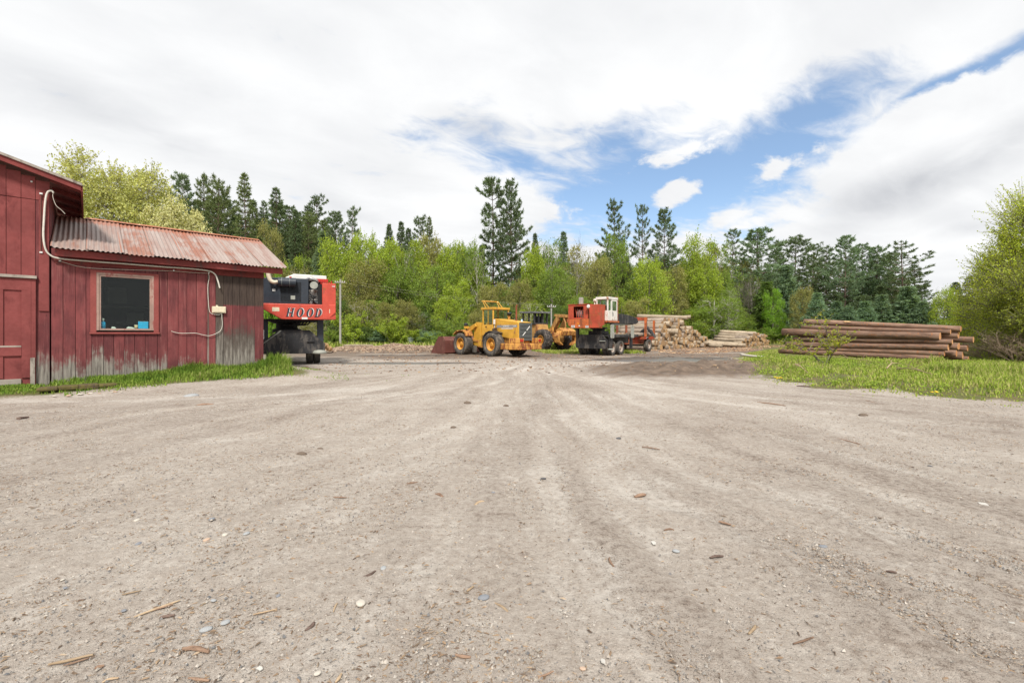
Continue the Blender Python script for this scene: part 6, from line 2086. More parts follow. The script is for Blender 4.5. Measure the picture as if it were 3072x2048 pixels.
STM = {'tan': wood_mat('bare_stick', (0.27, 0.19, 0.12), (0.42, 0.32, 0.215), (0.2, 0.12, 0.08), 30, 0.2, 0.3), 'brown': wood_mat('brown_stick', (0.16, 0.10, 0.07), (0.30, 0.20, 0.14), (0.08, 0.05, 0.04), 30, 0.2, 0.4), 'dark': wood_mat('dark_bark_stick', (0.075, 0.052, 0.042), (0.17, 0.12, 0.10), (0.05, 0.035, 0.03), 30, 0.2, 0.4)}
sticks = [  # px0, py0, px1, py1, thickness px, kind, label
    (402, 1850, 540, 1800, 7, 'tan', 'long tan splinter lying in the left foreground, longest of all'),
    (430, 1838, 520, 1812, 5, 'brown', 'thin brown splinter beside the longest tan splinter'),
    (146, 1992, 280, 1962, 9, 'tan', 'broad pale splinter near the bottom left corner'),
    (190, 1995, 268, 1972, 6, 'brown', 'brown splinter under the broad pale one near the bottom left corner'),
    (480, 1852, 524, 1844, 9, 'dark', 'dark curled bark strip right of the longest tan splinter'),
    (12, 1738, 82, 1722, 4, 'tan', 'thin twig at the left edge of the yard'),
    (366, 1783, 424, 1770, 5, 'tan', 'thin straight splinter behind the longest tan one'),
    (548, 1945, 628, 1955, 14, 'brown', 'clump of torn brown bark in the foreground'),
    (916, 1890, 942, 1866, 10, 'dark', 'dark upright bark curl left of the lone blue grey stone'),
    (1090, 1730, 1126, 1712, 8, 'dark', 'dark stick piece in the middle foreground'),
    (1306, 1482, 1330, 1492, 10, 'brown', 'short thick twig near the centre of the yard'),
    (1424, 1516, 1452, 1504, 9, 'tan', 'short tan chunk right of the short thick twig'),
    (1486, 1808, 1524, 1836, 8, 'tan', 'tan splinter just right of the lone blue grey stone'),
    (1400, 1772, 1420, 1758, 7, 'tan', 'short tan splinter left of the lone blue grey stone'),
    (760, 1842, 830, 1826, 5, 'tan', 'forked thin splinter in the foreground between stones'),
    (1000, 1834, 1012, 1808, 5, 'tan', 'small tan peg pointing away in the foreground'),
    (566, 2032, 628, 2040, 9, 'brown', 'reddish brown stick at the bottom edge'),
    (1006, 2046, 1024, 2020, 9, 'tan', 'tan splinter end at the bottom edge pointing away'),
    (286, 2004, 312, 1996, 10, 'brown', 'orange brown chip near the bottom left splinters'),
    (306, 2046, 356, 2032, 7, 'tan', 'tan splinter cut by the bottom edge'),
    (1366, 1963, 1412, 1970, 10, 'brown', 'brown chip in the lower centre gravel'),
    (1904, 1490, 1936, 1484, 11, 'brown', 'thick brown chunk in the pale track right of centre'),
    (2156, 1564, 2194, 1574, 7, 'brown', 'forked brown twig right of centre'),
    (1828, 1672, 1842, 1700, 7, 'brown', 'bent brown twig lying across the pale tracks'),
    (2130, 1672, 2170, 1668, 8, 'dark', 'dark curved bark shred right of centre'),
    (2246, 1900, 2266, 1876, 9, 'tan', 'tan chunk standing out in the right foreground'),
    (1614, 2030, 1660, 2012, 6, 'brown', 'forked twig near the bottom edge right of centre'),
    (2272, 1206, 2356, 1217, 4, 'brown', 'long thin stick lying before the grass edge'),
    (2500, 1312, 2580, 1332, 4, 'brown', 'long thin dark stick on the right hand gravel'),
    (2390, 1158, 2432, 1160, 5, 'dark', 'dark stick at the very edge of the grass'),
    (2580, 1198, 2640, 1213, 4, 'brown', 'thin stick in the wheel track below the grass'),
    (2658, 1712, 2690, 1718, 7, 'dark', 'dark twig in the right foreground'),
    (2820, 1720, 2852, 1730, 5, 'brown', 'thin twig near the right edge of the foreground'),
    (1992, 1590, 2020, 1588, 6, 'brown', 'small brown stick in mid yard right of centre'),
    (1220, 1450, 1252, 1446, 5, 'brown', 'slim twig left of the short thick twig'),
    (1000, 1490, 1040, 1492, 4, 'brown', 'thin straight twig in the centre left yard'),
    (2380, 1930, 2440, 1910, 6, 'brown', 'brown splinter in the right hand foreground'),
    (2700, 1890, 2760, 1925, 5, 'brown', 'thin splinter in the far right foreground'),
    (1926, 1340, 1980, 1348, 4, 'brown', 'slim stick on the pale track in mid yard'),
    (60, 1260, 84, 1252, 10, 'dark', 'dark bark lump on the drive in front of the barn'),
    (590, 1216, 640, 1213, 7, 'brown', 'brown bark flake on the drive before the lean-to'),
]
for i, (a, b, c_, d_, th, kind, lab) in enumerate(sticks):
    p0, p1 = G(a, b), G(c_, d_)
    r_ = max(th / F * (p0.y + p1.y) / 2 * 0.5, 0.004)
    mid = (p0 + p1) / 2 + Vector((random.uniform(-1, 1), random.uniform(-1, 1), 0)) * r_ * 1.5
    q = smooth_path([p0 + Vector((0, 0, r_ * 0.1)), mid + Vector((0, 0, r_ * 0.6)), p1 + Vector((0, 0, r_ * 0.2))], 4)
    c0 = (p0 + p1) / 2
    dirx = (p1 - p0).normalized()
    mb = MB()
    nq = len(q)
    mb.tube([Vector(v) - c0 for v in q], [r_ * (0.55 + 0.6 * math.sin(math.pi * (k_ + 0.7) / (nq + 0.6))) for k_ in range(nq)], 7)
    for vi, v in enumerate(mb.v):       # flattened and ragged like torn wood
        mb.v[vi] = (v[0] + random.uniform(-1, 1) * r_ * 0.18, v[1] + random.uniform(-1, 1) * r_ * 0.18, v[2] * 0.8 + random.uniform(-1, 1) * r_ * 0.12)
    o = mb.build('stick', STM[kind])
    o.location = c0
    tag(o, lab, 'stick')
for px, py, wpx, lab in ((2590, 1246, 34, 'dark mud clod lying alone on the gravel before the grass'), (1402, 1209, 30, 'nearer of two dark mud clods in the middle of the yard'), (1518, 1217, 22, 'smaller of two dark mud clods in the middle of the yard'), (1360, 1282, 24, 'flat mud clod in the yard left of centre'), (960, 1347, 26, 'brown clod with bark in the left middle of the yard'), (905, 1362, 40, 'flat patch of brown bark beside the clod in the left middle of the yard')):
    p = G(px, py)
    w = wpx / F * p.y * 0.5
    me = stone_me[2].copy()
    me.materials.append(paint('mud_clod', (0.17, 0.13, 0.10), 0.95, (0.09, 0.068, 0.052), 0.3, 20, 0.3, 0, 0.5))
    o = link('mud_clod', me, None, p)
    o.scale = (w * 0.8, w * 0.55, w * 0.42)
    tag(o, lab, 'clod')
for px, py, wpx, lab in ((1205, 1408, 14, 'white scrap lying on end in the yard left of centre'), (1962, 1629, 20, 'white paper scrap flat on the gravel right of centre'), (1808, 1985, 22, 'torn whitish bark flake at the bottom right of centre'), (780, 2006, 20, 'whitish bark flake at the bottom left of centre'), (2952, 1514, 30, 'thin white strip on the gravel near the right edge'), (3036, 1870, 16, 'white chip near the right edge of the foreground')):
    p = G(px, py)
    w = wpx / F * p.y * 0.5
    o = MB().prism([(-w, -w * 0.5), (w * 0.7, -w * 0.65), (w, 0.1 * w), (w * 0.3, w * 0.6), (-w * 0.7, w * 0.5)], 'z', 0.003, 0.007).build('scrap', M['scrap'])
    o.location = p
    o.rotation_euler = (0.15, 0.1, random.random() * 6)
    tag(o, lab, 'scrap')
# mossy slab at the foot of the lean-to, pale rubble, yellow strip
p = G(235, 1170)
mb = MB()
for i in range(4):
    mb.box((i * 0.34 - 0.5, 0.03 * (i % 2), 0.06), (0.36, 0.34, 0.09 + 0.02 * (i % 3)), Matrix.Rotation(0.1 * (i - 1.5), 3, 'Z'))
o = mb.build('mossy_slab', paint('mossy_wood', (0.12, 0.10, 0.03), 0.95, (0.07, 0.05, 0.035), 0.4, 6, 0.3), None, p, BANG, 0.03)
tag(o, 'mossy rotten slab lying in the grass at the foot of the lean-to', 'slab')
p0 = G(235, 1185)
for i in range(9):
    me = stone_me[i % 5].copy()
    me.materials.append(SM['tan'] if i % 2 else SM['pale'])
    o = link('rubble', me, None, (p0.x + WW[0] * (i * 0.13 - 0.3) + WN[0] * random.uniform(-.1, .15), p0.y + WW[1] * (i * 0.13 - 0.3) + WN[1] * random.uniform(-.1, .15), p0.z + 0.015))
    s = 0.02 + 0.04 * random.random() ** 2
    o.scale = (s * 1.4, s, s * 0.5)
    tag(o, 'chalky rubble piece before the mossy slab at the lean-to foot', 'rubble', 'chalky rubble by the mossy slab')
a_, b_ = G(578, 1147), G(655, 1138)
o = MB().bar(a_ + Vector((0, 0, 0.05)), b_ + Vector((0, 0, 0.07)), 0.05, 0.03).build('yellow_strip', flat('yellow_strip', (0.75, 0.55, 0.18), 0.6))
tag(o, 'thin yellow wooden strip lying in the grass by the lean-to', 'strip')
# weathered hulk half hidden in bushes
tp = empty('covered_dome', P(1228, 1033, 46.4), 0.2, 'round grey green covered hulk half hidden in the bushes beyond the bank', 'tank')
tp.location.z = tz(tp.location.x, tp.location.y)
MB().lathe([(0.001, 1.15), (0.5, 1.05), (0.82, 0.8), (0.92, 0.45), (0.92, 0.40), (0.001, 0.4)], (0, 0, 0), 'z', 20).build('dome_cover', paint('grey_green_cover', (0.20, 0.24, 0.21), 0.6, (0.18, 0.2, 0.19), 0.3, 3.0, 0.2), tp)
MB().lathe([(0.001, 0.4), (0.98, 0.4), (0.98, 0.1), (0.001, 0.1)], (0, 0, 0), 'z', 20).build('dome_base', M['black'], tp)

# ================================================================== GRASS
def unit(v):
    return v / np.maximum(np.linalg.norm(v, axis=-1, keepdims=True), 1e-9)


def leaf_quads(c, s, bias=None, asp=0.62, b=0.6):
    """Rhombic leaves at c (n,3) of length s, turned at random with the face biased along bias."""
    n = len(c)
    nrm = rng.normal(size=(n, 3))
    if bias is not None:
        nrm = unit(nrm) + bias * b
    nrm = unit(nrm)
    ax = unit(np.cross(nrm, rng.normal(size=(n, 3))))
    ay = np.cross(nrm, ax)
    s = np.broadcast_to(s, (n,))[:, None]
    fold = nrm * s * 0.10
    v = np.stack([c - ax * s * 0.5, c - ay * s * asp * 0.5 + fold, c + ax * s * 0.5, c + ay * s * asp * 0.5 + fold], 1).reshape(-1, 3)
    f = np.arange(n * 4).reshape(n, 4)
    return v, f


def grass(name, xs, ys, hs, mat, lab, wid=0.012, lean=0.5):
    n = len(xs)
    zs = terr(xs, ys) - 0.01
    yaw = rng.random(n) * 6.283
    ln = lean * (0.2 + rng.random(n))
    dx_, dy_ = np.cos(yaw), np.sin(yaw)
    px_, py_ = -dy_, dx_
    w = wid * (0.6 + 0.8 * rng.random(n))
    base = np.stack([xs, ys, zs], 1)
    side = np.stack([px_, py_, np.zeros(n)], 1) * w[:, None]
    mid = base + np.stack([dx_ * hs * ln * 0.3, dy_ * hs * ln * 0.3, hs * 0.6], 1)
    tip = base + np.stack([dx_ * hs * ln, dy_ * hs * ln, hs * (1 - 0.25 * ln)], 1)
    v = np.stack([base - side, base + side, mid + side * 0.8, mid - side * 0.8, tip], 1).reshape(-1, 3)
    i0 = np.arange(n) * 5
    f = np.concatenate([np.stack([i0, i0 + 1, i0 + 2, i0 + 3], 1), np.stack([i0 + 3, i0 + 2, i0 + 4, i0 + 4], 1)])
    # last face is a triangle: rebuild as separate lists
    me = bpy.data.meshes.new(name)
    q = f[:n]
    t = f[n:, :3]
    me.vertices.add(len(v))
    me.vertices.foreach_set('co', v.astype(np.float32).ravel())
    me.loops.add(n * 7)
    me.loops.foreach_set('vertex_index', np.concatenate([q.ravel(), t.ravel()]).astype(np.int32))
    me.polygons.add(n * 2)
    me.polygons.foreach_set('loop_start', np.concatenate([np.arange(n) * 4, n * 4 + np.arange(n) * 3]).astype(np.int32))
    me.materials.append(mat)
    me.update(calc_edges=True)
    o = link(name, me)
    return tag(o, lab, None, None, 'stuff')


def grass_mat(name, cols, transl=0.35):
    mt = bpy.data.materials.new(name)
    mt.use_nodes = True
    gg = NG(mt.node_tree)
    gg.n.clear()
    out = gg.new('ShaderNodeOutputMaterial')
    geo = gg.new('ShaderNodeNewGeometry')
    cl = gg.noise(geo.outputs['Position'], 0.9, 4, 0.6)
    k = gg.m('ADD', gg.m('MULTIPLY', geo.outputs['Random Per Island'], 0.55), gg.m('MULTIPLY', gg.ramp(cl, 0.3, 0.7), 0.45))
    cr = gg.new('ShaderNodeValToRGB')
    e = cr.color_ramp.elements
    while len(e) < len(cols):
        e.new(0.5)
    for i, c in enumerate(cols):
        e[i].position = i / (len(cols) - 1)
        e[i].color = (*c, 1)
    gg.put(cr.inputs[0], k)
    d, tr = gg.new('ShaderNodeBsdfDiffuse'), gg.new('ShaderNodeBsdfTranslucent')
    gg.put(d.inputs['Color'], cr.outputs[0])
    gg.put(tr.inputs['Color'], cr.outputs[0])
    mx = gg.new('ShaderNodeMixShader')
    mx.inputs[0].default_value = transl
    gg.l.new(d.outputs[0], mx.inputs[1])
    gg.l.new(tr.outputs[0], mx.inputs[2])
    gg.l.new(mx.outputs[0], out.inputs['Surface'])
    return mt


M['grass'] = grass_mat('bright_grass', [(0.12, 0.19, 0.040), (0.24, 0.35, 0.050), (0.34, 0.42, 0.075), (0.46, 0.41, 0.19), (0.34, 0.44, 0.060), (0.24, 0.34, 0.05), (0.42, 0.48, 0.09)])
M['grass_b'] = grass_mat('lush_grass', [(0.095, 0.18, 0.035), (0.17, 0.28, 0.045), (0.26, 0.36, 0.06), (0.40, 0.38, 0.17)])

n = 240000
yy = 9.0 + 27 * rng.random(n) ** 1.25
xx = 7.0 + 22 * rng.random(n)
gd_ = poly_dist(xx, yy, GRASS_POLY)
patch = fbm(xx * 0.9, yy * 0.9, 4, 81)
pile_u = (xx - PE[0]) * PL_dir[0] + (yy - PE[1]) * PL_dir[1]
pile_v = (xx - PE[0]) * PV[0] + (yy - PE[1]) * PV[1]
bare = (pile_u > -7.5) & (pile_u < 0.5) & (pile_v > -0.25) & (pile_v < 2.5)
scrub = np.exp(-(((xx - 13.8) / 2.8) ** 2 + ((yy - 18.4) / 1.3) ** 2)) + 0.6 * np.exp(-(((xx - 10.2) / 0.9) ** 2 + ((yy - 13.2) / 0.8) ** 2))
edge_n = fbm(xx * 2.6, yy * 2.6, 3, 83)
ok = (gd_ > -0.45 + 2.4 * (edge_n - 0.40)) & (rng.random(n) < np.clip(0.35 + gd_ * 0.9, 0.12, 1)) & (rng.random(n) < np.clip(0.35 + 1.6 * (patch - 0.33) - 1.1 * scrub, 0.05, 1)) & ~bare & (xx < yy * 1.35 + 4.5)
xx, yy, patch, gd_ = xx[ok], yy[ok], patch[ok], gd_[ok]
hs = (0.03 + 0.12 * patch + 0.09 * rng.random(len(xx)) ** 2) * np.clip(0.35 + gd_ * 0.5, 0.25, 1.0)


def clump_at(px_, py_):
    return np.exp(-(((px_ - 13.6) / 0.9) ** 2 + ((py_ - 14.0) / 0.7) ** 2)) + np.exp(-(((px_ - 16.9) / 0.6) ** 2 + ((py_ - 18.2) / 0.5) ** 2)) + 0.7 * np.exp(-(((px_ - 15.9) / 1.4) ** 2 + ((py_ - 14.6) / 0.9) ** 2))


clump = clump_at(xx, yy)
hs = hs + 0.40 * clump * (0.6 + 0.5 * rng.random(len(xx)))
grass('grass', xx, yy, hs, M['grass'], 'bright spring grass and weeds covering the bank before the pine log pile', 0.013)

n = 52000
tt = -8.5 + 11.5 * rng.random(n)
nn = 0.02 + 3.0 * rng.random(n) ** 1.5
xx = WA[0] + WW[0] * tt + WN[0] * nn
yy = WA[1] + WW[1] * tt + WN[1] * nn
pt = fbm(xx * 1.2, yy * 1.2, 3, 91)
lim = 1.75 + 0.7 * (pt - 0.5) + 0.25 * np.sin(tt * 1.1) - 0.30 * (tt < -4.6)
bank = (tt > -5.1) & (tt < -4.2) & (nn < 0.9)
ok = (nn < lim) & (tt < 0.85 + 0.6 * (pt - 0.5) - 0.25 * nn) & (rng.random(n) < np.clip(1.25 - nn / lim + (pt - 0.5), 0.12, 1)) & ~(bank & (rng.random(n) < 0.8))
xx, yy, tt, nn, pt = xx[ok], yy[ok], tt[ok], nn[ok], pt[ok]
hs = (0.07 + 0.20 * pt + 0.12 * rng.random(len(xx))) * np.clip(1.3 - nn * 0.55, 0.28, 1.2)
hs *= np.where(tt < -4.9, 0.55, 1.0) * (0.75 + 0.3 * sst(tt, -3.5, -1.5))
hs += 0.42 * np.exp(-(((tt - 0.35) / 0.5) ** 2 + ((nn - 0.3) / 0.6) ** 2)) * rng.random(len(xx)) + 0.22 * np.exp(-(((tt + 2.0) / 0.5) ** 2 + ((nn - 0.1) / 0.3) ** 2)) * rng.random(len(xx))
grass('grass', xx, yy, hs, M['grass_b'], 'lush grass strip along the foot of the red barn and lean-to', 0.010)
n = 9000
yy = 32.5 + 6 * rng.random(n)
xx = 1.5 + 8.5 * rng.random(n)
pt = fbm(xx * 0.7, yy * 0.7, 3, 95)
ok = (pt > 0.42) & (xx > 2.0 + (36 - yy) * 0.15) & (puddle_depth(xx, yy) < -0.5)
grass('grass', xx[ok], yy[ok], 0.08 + 0.16 * rng.random(ok.sum()), M['grass'], 'grass patch under the skidder and the log trailer', 0.03)
n = 30000
xx = -30 + 82 * rng.random(n)
yy = 40.5 + 13 * rng.random(n) + np.where(xx > 8, 15, 0)
grass('grass', xx, yy, 0.25 + 0.6 * rng.random(n), M['grass'], 'rough weeds along the foot of the forest', 0.05, 0.6)
n = 2600        # thin growth creeping over the yard by the HOOD loader
xx = -9 + 5.5 * rng.random(n)
yy = 14.0 + 3.6 * rng.random(n)
pt = fbm(xx * 1.1, yy * 1.1, 3, 97)
ok = (pt > 0.50) & (yy < 16.6 - 0.25 * (xx + 6))
grass('grass', xx[ok], yy[ok], 0.02 + 0.04 * rng.random(ok.sum()), M['grass_b'], 'thin low growth creeping over the yard beyond the lean-to', 0.010)

# low broad leaved weeds among the grass
n = 2600
wx, wy = 7.5 + 16 * rng.random(n), 10.5 + 13 * rng.random(n)
wp = fbm(wx * 0.8, wy * 0.8, 3, 84)
ok = (poly_dist(wx, wy, GRASS_POLY) > 0.25) & (wp > 0.47)
wx, wy = wx[ok], wy[ok]
hh = 0.07 + 0.20 * rng.random(len(wx)) * np.clip(0.6 + clump_at(wx, wy), 0.6, 2.0)
cc = np.repeat(np.stack([wx, wy, terr(wx, wy)], 1), 16, 0)
hr = np.repeat(hh, 16)
cc = cc + np.stack([rng.normal(size=len(cc)) * hr * 0.45, rng.normal(size=len(cc)) * hr * 0.45, rng.random(len(cc)) * hr * 1.1], 1)
v_, f_ = leaf_quads(cc, 0.035 + 0.045 * rng.random(len(cc)), np.array((0, 0, 1.0))[None], 0.55, 1.0)
M['weed'] = grass_mat('weed_leaves', [(0.14, 0.22, 0.045), (0.26, 0.38, 0.06), (0.38, 0.48, 0.08), (0.22, 0.34, 0.06)])
tag(link('weeds', np_mesh('weeds', v_, f_, [M['weed']])), 'leafy weeds growing through the grass bank before the pine log pile', None, None, 'stuff')

# dandelions by the edge of the grass
M['petal'] = flat('dandelion_yellow', (0.85, 0.58, 0.02), 0.6)
M['stem'] = flat('flower_stem', (0.16, 0.24, 0.05), 0.7)
for cx_, cy_, k, lab in ((2340, 1143, 6, 'yellow dandelion of the clump at the near corner of the grass bank'), (2818, 1192, 3, 'yellow dandelion at the track edge below the tall grass clump')):
    c0 = G(cx_, cy_)
    for i in range(k):
        ro = empty('dandelion', (c0.x + random.uniform(-.16, .16), c0.y + random.uniform(-.12, .12), c0.z), random.random() * 6, lab, 'flower', 'dandelions at the grass edge')
        hgt = 0.07 + 0.05 * random.random()
        MB().tube([(0, 0, 0), (0.01, 0, hgt)], 0.004, 5).build('stem', M['stem'], ro)
        MB().lathe([(0.001, 0), (0.03, 0.004), (0.028, 0.016), (0.001, 0.02)], (0.01, 0, hgt), 'z', 9).build('bloom', M['petal'], ro)


# ================================================================== TREES
def crown_mesh(name, v, f, mat):
    return np_mesh(name, v, f, [mat])


class Tree:
    def __init__(self, crown, trunk, H, W, needles=False):
        self.crown, self.trunk, self.H, self.W = crown, trunk, H, W


def broad(seed, H=10.0, W=6.4, base=0.12, lobes=26, per=420, leaf=0.21, bark='bark_grey', open_=0.0, fringe=4, lobe_r=1.12, fl=(1.1, 1.5)):
    global rng
    keep, rng = rng, np.random.default_rng(seed)
    rr = random.Random(seed)
    tb = MB()
    top = (rr.uniform(-.4, .4), rr.uniform(-.4, .4))
    trunk_pts = [(top[0] * t * t + 0.18 * math.sin(3 * t + seed), top[1] * t * t + 0.18 * math.cos(2.5 * t + seed), H * 0.93 * t) for t in np.linspace(0, 1, 8)]
    tb.tube(trunk_pts, [0.17 * (1 - 0.9 * t) + 0.012 for t in np.linspace(0, 1, 8)], 7)
    cs, rs = [], []
    for i in range(lobes):
        h = base + (0.97 - base) * ((i + rr.random()) / lobes)
        k = (h - base) / (1 - base)
        prof = max(0.05, 1 - ((k - 0.46) / 0.60) ** 2) ** 0.5
        a = i * 2.399 + rr.uniform(-.5, .5)
        rad = W / 2 * prof * rr.uniform(0.45, 0.80)
        lr = W * rr.uniform(0.11, 0.19) * (0.7 + 0.4 * prof) * lobe_r
        cs.append((rad * math.cos(a), rad * math.sin(a), H * h - lr * 0.4))
        rs.append(lr)
    vs_, fs_ = [], []
    off = 0
    for (cx, cy, cz), lr in zip(cs, rs):
        t = max(0.08, min(0.9, cz / H - 0.16))
        b0 = np.array([np.interp(t * 7, range(8), [p[k] for p in trunk_pts]) for k in range(3)])
        e = np.array((cx, cy, cz))
        m = (b0 + e) / 2 + np.array((0, 0, -0.15 * lr))
        tb.tube([b0, m, e], [0.05, 0.035, 0.012], 4, cap=False)
        ntw = 14
        for q in range(ntw):
            d = unit(rng.normal(size=3) + np.array((0, 0, 0.35)))
            tb.tube([e - d * 0.1, e + d * lr * 0.95], [0.014, 0.005], 3, cap=False)
        nc = max(6, int(per / 9))
        d = unit(rng.normal(size=(nc, 3)) + np.array((0, 0, 0.45)))
        cen = e + d * (lr * (0.45 + 0.62 * rng.random((nc, 1)))) * np.array((1.12, 1.12, 0.85))
        nl = 9
        pts = (cen[:, None, :] + rng.normal(size=(nc, nl, 3)) * lr * 0.15).reshape(-1, 3)
        outw = e - np.array((0, 0, H * 0.42))
        for q in range(fringe):
            d1 = unit(rng.normal(size=3) * 0.7 + unit(outw) * 0.9 + np.array((0, 0, 0.55)))
            tq = np.linspace(0.55, 1.0, 9)[:, None] * lr * rng.uniform(*fl)
            pts = np.concatenate([pts, e + d1 * tq + rng.normal(size=(9, 3)) * lr * 0.05])
            if seed > 200:
                tb.tube([e + d1 * lr * 0.5, e + d1 * tq[-1]], [0.010, 0.004], 3, cap=False)
        bias = unit((pts - e) + np.array((0, 0, 0.8)) * lr)
        if open_:
            kp = rng.random(len(pts)) > open_
            pts, bias = pts[kp], bias[kp]
        v, f = leaf_quads(pts, leaf * (0.65 + 0.7 * rng.random(len(pts))), bias)
        vs_.append(v)
        fs_.append(f + off)
        off += len(v)
    v, f = np.concatenate(vs_), np.concatenate(fs_)
    rng = keep
    return Tree(crown_mesh('crown', v, f, M['leaf']), tb.mesh('trunk', M[bark]), float(np.percentile(v[:, 2], 99.8)), float(np.percentile(np.abs(v[:, :2]), 98.5) * 2))


def needle_tufts(pos, dirs, length, width, per, spread):
    """Tufts of long thin needle sprays; each spray one narrow kite."""
    n = len(pos)
    p = np.repeat(pos, per, 0)
    d = unit(np.repeat(dirs, per, 0) + rng.normal(size=(n * per, 3)) * spread)
    L = length * (0.6 + 0.6 * rng.random((n * per, 1)))
    s = unit(np.cross(d, rng.normal(size=(n * per, 3))))
    w = width * (0.7 + 0.6 * rng.random((n * per, 1)))
    v = np.stack([p, p + d * L * 0.45 + s * w, p + d * L, p + d * L * 0.45 - s * w], 1).reshape(-1, 3)
    f = np.arange(len(v)).reshape(-1, 4)
    return v, f


def conifer(seed, H=20.0, W=7.0, base=0.25, step=0.62, per_whorl=5, shape='pine', dens=1.0, droop=0.0, tuft=(0.52, 0.045, 7, 0.55), lonely=0.0):
    global rng
    keep, rng = rng, np.random.default_rng(seed)
    rr = random.Random(seed)
    tb = MB()
    bend = [(0.12 * math.sin(1.7 * t * 3 + seed), 0.12 * math.cos(1.3 * t * 3 + seed), H * t) for t in np.linspace(0, 1, 10)]
    tb.tube(bend, [0.011 * H * (1 - 0.93 * t) + 0.012 for t in np.linspace(0, 1, 10)], 8)
    P_, D_ = [], []
    z = base * H
    side = rr.random() * 6.28
    while z < H * 0.985:
        k = (z / H - base) / (1 - base)
        if shape == 'pine':
            prof = float(np.interp(k, (0, 0.12, 0.38, 0.68, 0.88, 1.0), (0.45, 0.72, 1.0, 0.74, 0.40, 0.06)))
            jit = rr.uniform(0.55, 1.12)
        else:
            prof = (1 - k) ** (0.68 if H > 10 else 1.05) * (0.96 + 0.04 * math.sin(20 * k)) + 0.02
            jit = rr.uniform(0.8, 1.08)
        nb = per_whorl + rr.choice((-1, 0, 0, 1))
        a0 = rr.random() * 6.28
        for b in range(max(2, nb)):
            a = a0 + 6.283 * b / nb + rr.uniform(-.35, .35)
            L = max(0.18, W / 2 * prof * jit * rr.uniform(0.65, 1.12))
            if lonely and math.cos(a - side) < 0 and k < 0.75:
                L *= 1 - lonely
            bt = z / H * 9
            b0 = np.array([np.interp(bt, range(10), [p[q] for p in bend]) for q in range(3)])
            out = np.array((math.cos(a), math.sin(a), 0))
            rise0 = rr.uniform(0.02, 0.22) + 0.45 * k ** 2 if shape == 'pine' else -0.10 - droop * rr.uniform(0.6, 1.2) + 0.55 * k ** 2
            rise1 = rr.uniform(0.10, 0.28) if shape == 'pine' else 0.22 + droop * 0.5
            ts = np.linspace(0, 1, 5)
            line = [b0 + out * L * t + np.array((0, 0, L * (rise0 * t + rise1 * t * t))) for t in ts]
            tb.tube(line, [0.0055 * H * (0.22 + 0.5 * (1 - k)) * (1 - 0.85 * t) + 0.006 for t in ts], 4, cap=False)
            nt = max(4, int((3.2 + L * (8.0 if shape == 'pine' else 6.5)) * dens))
            tt_ = (0.22 if shape == 'pine' else 0.12) + (1 - (0.22 if shape == 'pine' else 0.12)) * np.sqrt(rng.random(nt))
            lat = (rng.random(nt) * 2 - 1) * (0.25 if shape == 'pine' else 0.34) * L * np.sin(np.pi * np.clip(tt_ * 0.72 + 0.12, 0, 1))
            perp = np.array((-out[1], out[0], 0))
            hz_ = L * (rise0 * tt_ + rise1 * tt_ * tt_)
            pp = b0 + out[None] * (L * tt_ - np.abs(lat) * 0.3)[:, None] + perp[None] * lat[:, None] + np.stack([np.zeros(nt), np.zeros(nt), hz_], 1)
            pp[:, 2] += rng.normal(size=nt) * 0.03 * H / 20
            dd = out[None] * 0.75 + perp[None] * np.sign(lat)[:, None] * 0.55 + np.array((0, 0, 0.45 if shape == 'pine' else -0.05))[None]
            P_.append(pp)
            D_.append(np.broadcast_to(unit(dd), pp.shape))
        z += step * rr.uniform(0.75, 1.25) * (1.0 if k < 0.8 else 0.7)
    P_.append(np.array([[bend[-1][0], bend[-1][1], H - 0.25]] * 4))
    D_.append(np.array([[0, 0, 1.0]] * 4))
    for q in range(6):        # dead stubs below the crown
        zz_ = H * base * rr.uniform(0.35, 1.0)
        a = rr.random() * 6.28
        tb.tube([(0, 0, zz_), (math.cos(a) * 0.9, math.sin(a) * 0.9, zz_ - 0.1)], [0.03, 0.008], 3, cap=False)
    v, f = needle_tufts(np.concatenate(P_), np.concatenate(D_), *tuft)
    rng = keep
    return Tree(crown_mesh('crown', v, f, M['needle']), tb.mesh('trunk', M['bark_pine']), H, float(np.percentile(np.hypot(v[:, 0], v[:, 1]), 97) * 2))


